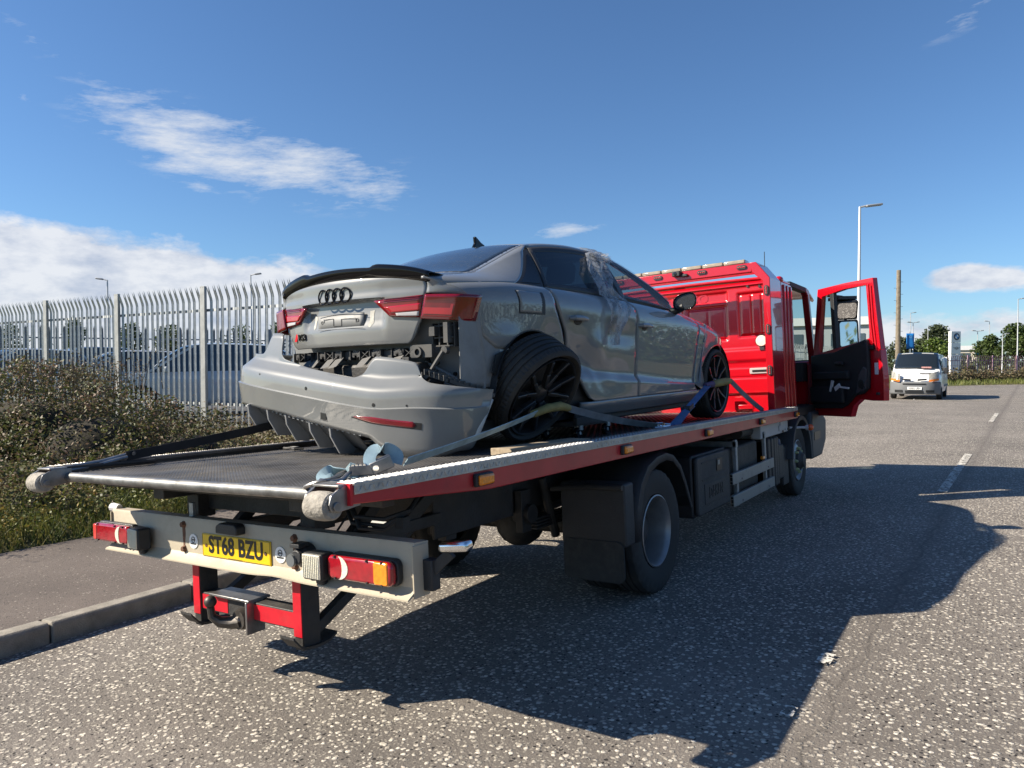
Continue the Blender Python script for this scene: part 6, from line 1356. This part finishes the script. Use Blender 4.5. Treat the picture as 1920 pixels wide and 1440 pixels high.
# undergrowth at the fence foot and along the pavement edge
def weedstrip(name, label, pts_fn, n, size, mat): 
    C = np.array([pts_fn() for _ in range(n)]); o = meshobj(name, leaves_mesh(name, C, size, mat), None, 'stuff'); tag(o, label, 'weeds'); return o
def wf():
    x = RNG.uniform(-9.6, -4.3); y = interp([-9.6, -4.3], [5.0, 5.4], x)+RNG.normal()*.55; h = abs(RNG.normal())*.22; return (x, y, .28+h)
weedstrip('undergrowth', 'low green and brown weeds growing along the foot of the palisade fence', wf, 9000, .05, L_WEED)
def we():
    y = RNG.uniform(-3, 6.0); x = -4.15-abs(RNG.normal())*.5; h = abs(RNG.normal())*.17*(1+1.1*snoise(x*1.3, y*1.3)); return (x, y, terr(x, y)+h)
weedstrip('edge_weeds', 'leafy weeds spilling over the edge of the brown pavement', we, 13000, .036, L_FLOW)
# verge grass
def grass(name, label, fn, n, h, w_, mat):
    V = np.zeros((n, 3, 3)); 
    for i in range(n):
        x, y, z, k = fn(); a = RNG.uniform(0, 2*math.pi); l = RNG.normal(size=2)*.35*h*k; V[i] = ((x-w_*math.cos(a), y-w_*math.sin(a), z), (x+w_*math.cos(a), y+w_*math.sin(a), z), (x+l[0], y+l[1], z+h*k*RNG.uniform(.6, 1.3)))
    me = bpy.data.meshes.new(name); me.vertices.add(3*n); me.vertices.foreach_set('co', V.ravel()); me.loops.add(3*n); me.loops.foreach_set('vertex_index', np.arange(3*n, dtype=np.int32)); me.polygons.add(n); me.polygons.foreach_set('loop_start', np.arange(0, 3*n, 3, dtype=np.int32)); me.polygons.foreach_set('loop_total', np.full(n, 3, np.int32)); me.update(); me.validate(); me.materials.append(mat)
    o = meshobj(name, me, None, 'stuff'); tag(o, label, 'grass'); return o
def g1():
    y = RNG.uniform(-4, 6.2); x = pave_edge(y)-.02-abs(RNG.normal())*.55; k = 1 if RNG.random() < .6 else 1.6; return (x, y, terr(x, y)-.02, k)
grass('verge_grass', 'long green and straw coloured grass along the pavement edge', g1, 11000, .13, .005, L_GRASS)
def g2():
    y = RNG.uniform(45, 92); k0 = kerbX(y); x = k0-.15-RNG.uniform(0, 7.0); return (x, y, terr(x, y)-.03, 1)
grass('far_verge_grass', 'sunlit mown grass verge beside the bend of the road', g2, 14000, .28, .03, leafmat('verge_blade', [(.1, (.075, .10, .022)), (.5, (.14, .165, .035)), (.9, (.24, .23, .07))], .35))
def wfar():
    t = RNG.random(); x = -2.4+10.9*t+1.0; y = 61.3+16.7*t-1.2+RNG.normal()*.5; h = abs(RNG.normal())*.40*(1+.9*snoise(t*14, 0)); return (x+RNG.normal()*.3, y, .42+h)
weedstrip('fence_weeds', 'tall brown weeds in front of the plum coloured fence', wfar, 7000, .20, L_WEED)
# ---- trees
def tree(u, D, top_v, wpx, label, mat, base=.3, n=1800, leaf=None, squat=1.0):
    x, y = world_at(u, D); H = CAM_POS[2]+(687-top_v)/FPX*D-base; Wd = wpx/FPX*D/2; root = empty('tree', label, 'tree', 'trees beyond the road', loc=(x, y, base)); lf = leaf or max(.18, D*.0035)
    mb = MB(); mb.tube([(0, 0, -.4), (0, 0, H*.3), (.1, 0, H*.7)], [H*.035, H*.025, .04], 7)
    pts = []
    for k in range(16):
        a = RNG.uniform(0, 2*math.pi); q = RNG.uniform(.15, .72); zc_ = H*(.36+.46*RNG.random()); w_ = 1-abs(zc_/H-.5)*.9; c = np.array((math.cos(a)*q*Wd*w_, math.sin(a)*q*Wd*w_, zc_)); r_ = np.array((Wd*.40, Wd*.40, H*.17))*RNG.uniform(.7, 1.2); pts.append(blob_points(c, r_, n//18, .6))
        mb.tube([(0, 0, H*.28), tuple(c*.6+np.array((0, 0, H*.1))), tuple(c)], [H*.014, H*.009, .02], 5)
    pts.append(blob_points((0, 0, H*.88), (Wd*.4, Wd*.4, H*.12), n//9, .7)); mb.build('trunk', BARK, root); meshobj('crown', leaves_mesh('crown', np.concatenate(pts), lf, mat, aspect=.7), root, 'stuff'); return root
tree(1758, 112, 608, 62, 'tall dull green tree standing behind the white sign pylon', L_TREE2, n=4200)
tree(1752, 98, 634, 66, 'bright green rounded tree behind the white van', L_BRIGHT, n=3000)
tree(1905, 86, 606, 100, 'big dense green tree beside the tall lamp post at the road bend', L_TREE, n=5200)
tree(1856, 90, 628, 62, 'dark green tree left of the big dense tree', L_TREE, n=2600)
tree(1690, 120, 632, 60, 'olive green tree near the wooden telegraph pole', L_TREE2, n=2200)
tree(1724, 125, 636, 46, 'small dark tree between the blue banner and the sign pylon', L_TREE, n=1500)
tree(1548, 90, 610, 50, 'pale green tree seen through the open truck door', L_TREE2, n=2000)
tree(1640, 115, 640, 70, 'low green tree seen through the truck door window', L_TREE2, n=1600)
for u, D, v, wd, lab in ((140, 60, 592, 50, 'dark tree beyond the car park near the far fence corner'), (320, 75, 606, 90, 'wide low tree line clump behind the car park fence'), (250, 66, 600, 60, 'rounded tree behind the parked silver car'), (455, 80, 606, 90, 'spreading tree behind the parked blue grey car'), (520, 70, 602, 60, 'bright edged tree seen past the end of the fence'), (20, 70, 606, 80, 'low dark tree at the far end of the car park')): tree(u, D, v, wd, lab, L_TREE, n=1500)
# far hedge line so the horizon is never bare
def hedge(): a = RNG.uniform(rad(-95), rad(12)); d = RNG.uniform(150, 190); h = abs(RNG.normal())*2.0*(1+.5*snoise(a*20, 0)); return (CAM_POS[0]+math.sin(a)*d, CAM_POS[1]+math.cos(a)*d, .2+h)
o = weedstrip('distant_trees', 'low band of distant trees along the horizon', hedge, 14000, 1.3, L_TREE2)
# ---- lamp posts and poles
LAMPC = M('lamp_column', (.42, .43, .44), .5, metal=.5)
def lamp(u, D, top_v, head=1, label='', armdir=1, col=LAMPC, r=.075):
    x, y = world_at(u, D); z = .2; H = CAM_POS[2]+(687-top_v)/FPX*D-z; root = empty('street_lamp', label, 'street lamp', 'street lamps', loc=(x, y, z))
    mb = MB(); mb.tube([(0, 0, -.2), (0, 0, 1.2), (0, 0, 1.25), (0, 0, H)], [r*1.25, r*1.25, r, r*.55], 10); mb.build('column', col, root)
    for k in ((armdir,) if head == 1 else (1, -1)):
        e = rt*k; mb = MB(); mb.tube([(0, 0, H-.03), tuple(e*.35+Vector((0, 0, H+.05)))], r*.5, 6); mb.build('arm', col, root)
        mb = MB(); hl_ = .8 if r > .08 else .45; c = e*(.3+hl_/2)+Vector((0, 0, H+.07)); mb.box(c, (hl_, .25, .10), Matrix.Rotation(math.atan2(e.y, e.x), 3, 'Z') @ Matrix.Rotation(-.12 if True else 0, 3, 'Y')); mb.build('lantern', M('lantern_grey', (.30, .31, .32), .5), root, bevel=.03)
    return root
lamp(1609, 36, 390, 1, 'tall grey street lamp rising behind the open truck door', 1, M('lamp_column_light', (.55, .56, .57), .5, metal=.4), .10)
lamp(1907, 78, 562, 1, 'tall street lamp in front of the big dense tree', 1)
lamp(1854, 110, 604, 1, 'slim distant street lamp above the dark green tree', -1)
lamp(1832, 95, 622, 2, 'double headed street lamp with blue banner near the pale house', 1)
lamp(1706, 100, 588, 1, 'street lamp column standing behind the blue banner', 1)
lamp(1711, 90, 606, 2, 'double headed street lamp next to the telegraph pole', 1)
lamp(1739, 110, 612, 1, 'thin street lamp in front of the tall dull tree', 1)
lamp(1879, 84, 628, 1, 'short thin column before the trees on the bend', 1)
lamp(204, 48, 524, 1, 'grey street lamp standing behind the silver parked car', -1)
lamp(472, 52, 515, 1, 'grey street lamp standing behind the blue grey parked car', 1)
x, y = world_at(1683, 47); tp = empty('telegraph_pole', 'weathered wooden telegraph pole with climbing steps behind the van', 'pole', loc=(x, y, .2)); H = CAM_POS[2]+(687-508)/FPX*47-.2
WOODP = M('pole_wood', (.20, .165, .12), .9, var=.3, vscale=6); mb = MB(); mb.tube([(0, 0, -.3), (0, 0, H)], [.17, .13], 10); mb.build('shaft', WOODP, tp)
for k in range(12):
    mb = MB(); s = 1 if k % 2 else -1; z = 2.4+k*.4; mb.tube([(0, 0, z), tuple(rt*s*.30+Vector((0, 0, z)))], .012, 5); mb.build('step_iron', GALV, tp)
# ---- white van
VX, VY = .05, 32.3; VZ = gz(VX, VY)
van = empty('white_van', 'white panel van with grey bumper parked on the road facing the truck', 'van', mat=Matrix.Translation((VX, VY, VZ)) @ Matrix.Rotation(math.pi, 4, 'Z'))
VW = M('van_white', (.74, .74, .73), .35, coat=.5, dirt=.12, vscale=3, dirtcol=(.4, .38, .34)); VG = M('van_bumper_grey', (.14, .145, .15), .6, dirt=.25, vscale=5); VGL = M('van_glass', (.012, .016, .018), .05, coat=1)
# local frame: +y is the way it faces; front at y=0, body runs to y=-4.8
hwv = pch([-4.8, -4.6, -1.5, -.7, -.25, -.05, .05], [.90, .945, .95, .94, .88, .74, .60]); ztv = pch([-4.8, -4.7, -1.75, -1.45, -1.1, -.72, -.35, -.05, .05], [1.80, 1.92, 1.95, 1.93, 1.72, 1.26, 1.10, .92, .76])
def vs_(y, q):  # q 0..1 from sill round to the roof centre
    W = hwv(y); T = ztv(y); pts = [(W-.03, .30), (W, .55), (W, .85), (W-.03, 1.12 if T > 1.2 else T*.9), (W-.17 if T > 1.5 else W-.10, T-.06), (W-.30, T-.012), (0, T+.02)]
    if T < 1.25: pts = [(W-.03, .30), (W, .5), (W, .62), (W-.02, .62+(T-.62)*.5), (W-.08, T-.05), (W-.25, T-.01), (0, T+.03)]
    k = q*6; i = min(int(k), 5); t = k-i; a, b = pts[i], pts[i+1]; return (a[0]+(b[0]-a[0])*t, a[1]+(b[1]-a[1])*t)
mb = MB()
for s in (1, -1):
    def f(u, v):
        y = -4.8+4.85*u; x, z = vs_(y, v); return (s*x, y, z)
    mb.grid(f, 60, 24, flip=(s < 0))
mb.grid(lambda u, v: ((2*u-1)*.90, -4.8, .3+1.5*v), 4, 4); mb.grid(lambda u, v: ((2*u-1)*hwv(.05), .05-.03*(2*u-1)**2, .30+.47*v), 8, 3); vb = mb.build('body', VW, van, smooth=40, weld=True)
def vfront(x, t):  # windscreen surface: t 0 bottom .. 1 top
    y = -.74-.64*t; return (x*(1-.10*t), y+.10-.16*x*x, ztv(y)+.045-.05*x*x)
mb = MB(); mb.grid(lambda u, v: vfront((2*u-1)*.83, v), 16, 8); wsn = mb.build('windscreen', VGL, van, smooth=50, solid=.01)
for s in (1, -1):
    mb = MB(); mb.grid(lambda u, v: tuple(Vector(vfront(s*(.18+.48*u), .86+.10*v))+Vector((0, .012, .006))), 4, 1); mb.build('sun_visor', M('visor_grey', (.33, .34, .33), .8), wsn)
mb = MB(); mb.box((-.38, -.62, 1.33), (.36, .10, .06)); mb.build('dashboard_items', M('pink_papers', (.42, .22, .20), .8, var=.4, vscale=30), wsn)
mb = MB()
def bum(u, v):
    a = (u-.5)*2; x = .93*math.copysign(abs(a)**.9, a); y = .14-.40*abs(a)**3.2; z = .22+.52*v; return (x, y+.02*math.sin(v*math.pi), z)
mb.grid(bum, 30, 8, flip=True); bp_ = mb.build('bumper', VG, van, smooth=50, solid=.05)
for x0, x1, z0, z1 in ((-.33, .33, .28, .38), (-.72, -.42, .30, .40), (.42, .72, .30, .40), (-.42, .42, .62, .67)):
    mb = MB(); mb.grid(lambda u, v: (x0+(x1-x0)*u, .172-.40*abs((x0+(x1-x0)*u)/.93)**3.5, z0+(z1-z0)*v), 6, 1); mb.build('air_slot', BLACKP, bp_, smooth=None)
mb = MB(); mb.box((-.02, .178, .47), (.52, .012, .115)); vp = mb.build('number_plate', WHITEP, van, bevel=.002)
V, F = text_mb('HX62 UEH', .10, .0008, .002, .9); mb = MB(); mb.add([(-x-.02, .186-y*0+.0, z+.47) for x, y, z in V], F); mb.build('plate_lettering', BLACKP, vp, smooth=None)
for s in (1, -1):
    mb = MB(); mb.grid(lambda u, v: (s*(.52+.34*u), .06-.22*u**2.0-.10*v, .80+.06*u+(.26+.06*u)*v), 8, 6); mb.v = [(a, b+.075, c) for a, b, c in mb.v]; hl = mb.build('headlamp', M('headlamp_lens', (.30, .29, .25), .12, coat=1, var=.4, vscale=12), van, smooth=50)
    mb = MB(); mb.grid(lambda u, v: (s*(.53+.34*u), .075-.22*u**2.0, .735+.06*u+.085*v), 8, 2); mb.v = [(a, b+.085, c) for a, b, c in mb.v]; mb.build('indicator', M('van_amber', (.75, .20, .03), .25, coat=.5), hl, smooth=50)
    mb = MB(); mb.grid(lambda u, v: (s*(.12+.33*u), .105-.04*u, .775+.035*u+(.075-.01*u)*v), 4, 1); mb.v = [(a, b+.03, c) for a, b, c in mb.v]; mb.build('grille', BLACKP, van, smooth=None)
    mb = MB(); mb.box((s*1.06, -.95, 1.20), (.17, .10, .26)); mb.box((s*.97, -.95, 1.10), (.1, .05, .05)); mb.build('door_mirror', BLACKPL, van, bevel=.03)
    mb = MB(); mb.grid(lambda u, v: (s*(.955-.10*v-.012), -1.15-.75*u-.0*v, 1.18+.52*v), 4, 4); mb.build('cab_window', VGL, van, smooth=50, solid=-.012 if s > 0 else .012)
    mb = MB(); mb.box((s*.953, -1.9, .95), (.006, .008, 1.1)); mb.box((s*.955, -3.2, .55), (.012, 2.6, .09)); mb.build('side_trim', VG, van)
    for y in (-.78, -3.9):
        mb = MB(); mb.lathe([(0, -.1), (.22, -.1), (.30, -.1), (.325, -.07), (.325, .07), (.30, .1), (.2, .1), (.19, .07), (0, .07)], 24, 0, (s*.84, y, .325)); mb.build('wheel', RUB, van)
mb = MB(); mb.box((-.42, -.16, 1.085), (.50, .05, .02), (.5, 0, 0)); mb.build('bonnet_vent', BLACKP, van)
mb = MB(); mb.prism([(0, .065), (.04, 0), (0, -.065), (-.04, 0)], 1, .115, .135); em = mb.build('diamond_badge', M('badge_dark', (.05, .05, .05), .3, metal=.5), van)
mb = MB(); mb.prism([(0, .03), (.018, 0), (0, -.03), (-.018, 0)], 1, .134, .139); mb.build('badge_centre', VW, em)
mb = MB(); mb.tube([(-.5, -.60, 1.27), (.1, -.66, 1.33)], .012, 5); mb.build('wiper', BLACKPL, van)
# ---- sign pylon with car-maker badges
x, y = world_at(1789, 76); py = empty('sign_pylon', 'white dealership sign pylon with round blue badge behind the plum fence', 'sign', mat=Matrix.Translation((x, y, .3)) @ Matrix.Rotation(YAW+.25, 4, 'Z'))
SW = M('sign_white', (.78, .78, .78), .4); mb = MB(); Htop = CAM_POS[2]+(687-622)/FPX*76-.3
for k in range(3):
    mb = MB(); z1 = Htop-k*1.22; mb.box((0, 0, z1-.6), (1.24, .35, 1.18)); mb.build('sign_panel', SW, py, bevel=.02)
mb = MB(); mb.box((0, 0, (Htop-3.6)/2), (1.1, .3, max(.2, Htop-3.7))); mb.build('pylon_base', SW, py)
bz = Htop-.58; NAVY = M('badge_navy', (.012, .03, .075), .35); BLU = M('badge_blue', (.02, .22, .55), .35)
mb = MB(); mb.lathe([(0, -.20), (.37, -.20), (.37, -.18)], 32, 1, (.08, 0, bz)); rb = mb.build('round_badge', NAVY, py)
for k in range(4):
    mb = MB(); P = [(.08, bz)]+[(.08+.22*math.cos(t), bz+.22*math.sin(t)) for t in np.linspace(k*math.pi/2, (k+1)*math.pi/2, 8)]; mb.prism(P, 1, -.206, -.201); mb.build('badge_quarter', BLU if k % 2 else SW, rb, smooth=None)
GREYL = M('sign_grey_line', (.10, .10, .11), .4)
mb = MB(); bz2 = Htop-1.80; mb.tube([(.08+.14*math.cos(t), -.19, bz2+.14*math.sin(t)) for t in np.linspace(0, 2*math.pi, 20)], .018, 4)
for s in (1, -1):
    for k in range(3): mb.tube([(.08+s*.16, -.19, bz2+.08-.07*k), (.08+s*(.46-.08*k), -.19, bz2+.10-.085*k)], .012, 4)
mb.box((.08, -.19, bz2), (.2, .01, .06)); mb.build('winged_badge', GREYL, py)
mb = MB()
for k in range(5): mb.box((-.3+.17*k, -.19, Htop-2.62), (.09, .01, .05)); 
mb.box((.05, -.19, Htop-3.0), (.3, .01, .2)); mb.build('small_print', M('sign_pale_print', (.45, .45, .46), .5), py)
# blue banners
BAN = M('banner_blue', (.012, .17, .48), .6, var=.35, vscale=.8)
for u, D, v0, v1, wd, lab in ((1705, 86, 626, 655, .90, 'bright blue vertical banner near the telegraph pole'), (1831.5, 92, 650, 667, .62, 'small blue banner under the double street lamp')):
    x, y = world_at(u, D); z0 = CAM_POS[2]+(687-v1)/FPX*D; z1 = CAM_POS[2]+(687-v0)/FPX*D; r_ = empty('banner', lab, 'banner', 'blue banners', mat=Matrix.Translation((x, y, 0)) @ Matrix.Rotation(YAW, 4, 'Z'))
    mb = MB(); mb.grid(lambda a, b: (wd*(a-.5), -.1+.04*math.sin(a*5), z0+(z1-z0)*b), 6, 6); mb.build('cloth', BAN, r_, smooth=60, solid=.02)
    mb = MB(); mb.tube([(.0, .02, .1), (.0, .02, z1+.2)], .05, 6); mb.build('pole', LAMPC, r_)
    mb = MB(); mb.lathe([(.09, -.15), (.15, -.15)], 16, 1, (0, 0, z1-.42)); mb.build('banner_mark', M('banner_pale', (.35, .62, .80), .6), r_, smooth=None)
# buildings
def building(u, D, top_v, wm, dm, label, wallm, base=.2, ny=2, nx=6, band=True):
    x, y = world_at(u, D); H = CAM_POS[2]+(687-top_v)/FPX*D-base; r_ = empty('building', label, 'building', mat=Matrix.Translation((x, y, base)) @ Matrix.Rotation(YAW*.2, 4, 'Z'))
    mb = MB(); mb.box((0, dm/2, H/2-.2), (wm, dm, H-.4)); mb.build('wall', wallm, r_); mb = MB(); mb.box((0, dm/2-.1, H-.35), (wm+.5, dm+.5, .9)); mb.build('roof_fascia', M('fascia_white', (.62, .63, .64), .5), r_)
    for i in range(nx):
        for j in range(ny):
            xx_ = -wm/2+wm*(i+.5)/nx; zz2 = H*(.22+.40*j/max(1, ny-1)) if ny > 1 else H*.4; mb = MB(); mb.box((xx_, -.03, zz2), (wm/nx*.62, .08, H*.24)); mb.build('window', M('building_glass', (.05, .07, .09), .1, coat=1), r_)
    return r_
building(1512, 84, 599, 13, 10, 'pale grey flat roofed building seen through the truck cab', M('wall_pale_grey', (.40, .42, .44), .7))
building(1826, 150, 650, 7, 6, 'small pale house in the distance right of the sign pylon', M('wall_cream', (.55, .50, .42), .8), nx=2)
building(1765, 160, 664, 14, 6, 'low grey shed roof behind the plum fence', M('wall_grey', (.25, .25, .26), .8), nx=3, ny=1)
# ---- parked cars behind the fence
def parked(name, x, y, z, rz, col, label, L=4.4, W=.9, H=1.65, suv=True, group='cars parked behind the fence'):
    root = empty(name, label, 'car', group, mat=Matrix.Translation((x, y, z)) @ Matrix.Rotation(rz, 4, 'Z')); pm_ = M('paint_'+label.split()[0]+'_'+label.split()[1], col, .35, coat=1.0, var=.05)
    h = H; bel = h*.60; zt = pch([0, .25, .55, 1.15, 1.9, 2.9, 3.9, 4.25, 4.4], [bel*.75, bel*.98, bel*1.02, h*.93, h, h*.985, h*.92, bel*1.05, bel*.8]) if suv else pch([0, .3, .9, 1.5, 2.1, 2.9, 3.5, 4.1, 4.4], [bel*.8, bel*.98, bel*1.04, h*.95, h, h*.98, h*.80, bel*.98, bel*.75])
    # local: rear y=0, nose y=L ; profile reversed for nose slope
    zb_ = pch([0, .3, 1.0, 3.0, 3.6, 4.2, 4.4], [bel*.9, bel*1.03, bel*1.03, bel*1.0, bel*.97, bel*.80, bel*.55]); hw_ = pch([0, .15, .6, 2.2, 3.7, 4.2, 4.4], [W*.80, W*.92, W, W, W*.98, W*.85, W*.62]); k = 4.4/L
    mb = MB()
    for s in (1, -1):
        def f(u, v):
            y_ = u*4.4; w_ = hw_(y_); b = zb_(y_); P = [(w_-.08, .22), (w_-.01, .35), (w_, b*.6), (w_, b*.82), (w_-.05, b), (w_-.30, b+.015), (0, b+.03)]; q = v*6; i = min(int(q), 5); t = q-i; return (s*(P[i][0]+(P[i+1][0]-P[i][0])*t), y_/k, P[i][1]+(P[i+1][1]-P[i][1])*t)
        mb.grid(f, 40, 18, flip=(s < 0))
    mb.build('body', pm_, root, smooth=40, weld=True)
    zr = pch([.12, .35, .9, 2.0, 2.6, 3.05, 3.45], [bel, h*.86, h*.985, h, h*.97, h*.82, bel*.97]) if suv else pch([.55, 1.1, 1.5, 2.1, 2.6, 3.05, 3.45], [bel, h*.90, h*.985, h, h*.96, h*.82, bel*.97]); y0, y1 = (.12, 3.45) if suv else (.55, 3.45)
    mb = MB()
    for s in (1, -1):
        def f2(u, v):
            y_ = y0+(y1-y0)*u; T = max(zr(y_), zb_(y_)*.98); b = zb_(y_)-.02; w_ = hw_(y_)-.06; wt = w_-.20*(T-b)/(h-bel); P = [(w_, b), (wt, T-.03), (wt*.8, T), (0, T+.015)]; q = v*3; i = min(int(q), 2); t = q-i; return (s*(P[i][0]+(P[i+1][0]-P[i][0])*t), y_/k, P[i][1]+(P[i+1][1]-P[i][1])*t)
        mb.grid(f2, 40, 12, flip=(s < 0))
    mb.build('glasshouse', M('parked_glass', (.03, .045, .055), .06, coat=1), root, smooth=40, weld=True)
    mb = MB()
    for s in (1, -1):
        ya, yb2 = (.55, 2.5) if suv else (1.15, 2.5)
        def f3(u, v):
            y_ = ya+(yb2-ya)*u; T = zr(y_); w_ = hw_(y_)-.06; b = zb_(y_)-.02; wt = w_-.20*(T-b)/(h-bel); return (s*(wt+.012)*(1-v), y_/k, T-.02+.035*min(1, v*5)+.012*v)
        mb.grid(f3, 20, 6, flip=(s < 0))
    mb.build('roof', pm_, root, smooth=40, weld=True)
    for s in (1, -1):
        for yp in ((3.45, 2.45), (2.25, 2.20), (1.25, 1.15), (.30, .6)):
            T = zr(yp[1]); b = zb_(yp[0])-.01; w0 = hw_(yp[0])-.055; w1 = hw_(yp[1])-.055-.20*(T-b)/(h-bel); mb = MB(); mb.bar((s*w0, yp[0]/k, b), (s*(w1+.005), yp[1]/k, T-.02), .05, .03, (s, 0, 0)); mb.build('pillar', pm_ if yp[0] > 3 or yp[0] < 1 else TRIM, root)
        mb = MB(); mb.box((s*(W+.09), 3.02/k, bel+.06), (.20, .10, .14)); mb.build('door_mirror', pm_, root, bevel=.03)
        for yw in (.85, 3.55):
            mb = MB(); mb.lathe([(.24, -.1), (.31, -.1), (.335, -.07), (.335, .07), (.31, .1), (.24, .1)], 24, 0, (s*(W-.10), yw/k, .335)); wl_ = mb.build('wheel', RUB, root)
            mb = MB(); mb.lathe([(.24, s*.10), (.235, s*.07), (0, s*.05)], 20, 0, (s*(W-.10), yw/k, .335))
            for q in range(5): a = q*2*math.pi/5; mb.bar((s*(W-.03), yw/k, .335), (s*(W-.015), yw/k+.22*math.cos(a), .335+.22*math.sin(a)), .05, .02, (s, 0, 0))
            mb.build('rim', SILVER, wl_)
            mb = MB(); mb.lathe([(.39, -.2), (.39, .006)], 20, 0, (s*(W-.0), yw/k, .33), arc=(0, math.pi)) if False else mb.prism([(yw/k+.385*math.cos(t), .33+.385*math.sin(t)) for t in np.linspace(0, math.pi, 14)], 0, s*(W-.2), s*(W+.003)); mb.build('wheel_arch', BLACKP, root)
        mb = MB(); mb.box((s*.62, 4.28/k, bel*.72), (.30, .16, .14), (0, 0, -s*.5)); mb.build('headlamp', M('clear_headlamp', (.55, .57, .58), .1, coat=1), root, bevel=.03)
    mb = MB(); mb.box((0, 4.38/k, bel*.50), (1.0, .08, .22)); mb.build('grille', BLACKP, root, bevel=.02); mb = MB(); mb.box((0, 4.40/k, .42), (.52, .06, .11)); mb.build('number_plate', WHITEP, root)
    return root
def faced(u, D, hx, hy, L):   # car centred on the column, heading (hx,hy)
    x, y = world_at(u, D); n = math.hypot(hx, hy); hx, hy = hx/n, hy/n; return x-hx*L/2, y-hy*L/2, math.atan2(-hx, hy)
X, Y, A = faced(388, 17.3, -.55, -.85, 4.4); parked('parked_car', X, Y, .43, A, (.40, .46, .50), 'pale blue grey estate car parked close behind the palisade fence', H=1.66)
X, Y, A = faced(20, 20, .15, -1, 4.4); parked('parked_car', X, Y, .43, A, (.48, .49, .50), 'silver hatchback parked at the far end of the fence', H=1.62)
X, Y, A = faced(232, 22, -.35, -1, 4.4); parked('parked_car', X, Y, .43, A, (.42, .43, .44), 'light grey car parked beyond the pale blue grey car', H=1.60)
X, Y, A = faced(158, 27, -.1, -1, 4.4); parked('parked_car', X, Y, .43, A, (.015, .015, .018), 'black tall car parked deep inside the car park', H=1.85)
X, Y, A = faced(-60, 24, .1, -1, 4.4); parked('parked_car', X, Y, .43, A, (.02, .022, .03), 'dark blue car half out of view behind the fence', H=1.5, suv=False)
def hedge2(): y = RNG.uniform(-30, 75); x = kerbX(min(y, 50))+ROADW+RNG.uniform(11, 15); h = abs(RNG.normal())*1.7*(1+.5*snoise(y*.3, 0)); return (x, y, terr(x, y)+min(h, 5))
weedstrip('opposite_hedge', 'tall hedge behind the verge on the opposite side of the road', hedge2, 14000, .5, L_TREE)
# dark car and verge on the opposite side of the road (they show in the saloon's door paint)
parked('kerbside_car', 7.15, 3.6, gz(7.0, 6)+.0, 0.02, (.012, .013, .016), 'black estate car parked across the road from the truck', H=1.5, suv=False, group=None)
def gr(): y = RNG.uniform(-6, 22); x = kerbX(y)+ROADW+RNG.uniform(0, 5); return (x, y, terr(x, y)-.03, 1)
grass('opposite_verge_grass', 'grass verge on the opposite side of the road', gr, 6000, .16, .012, L_GRASS)
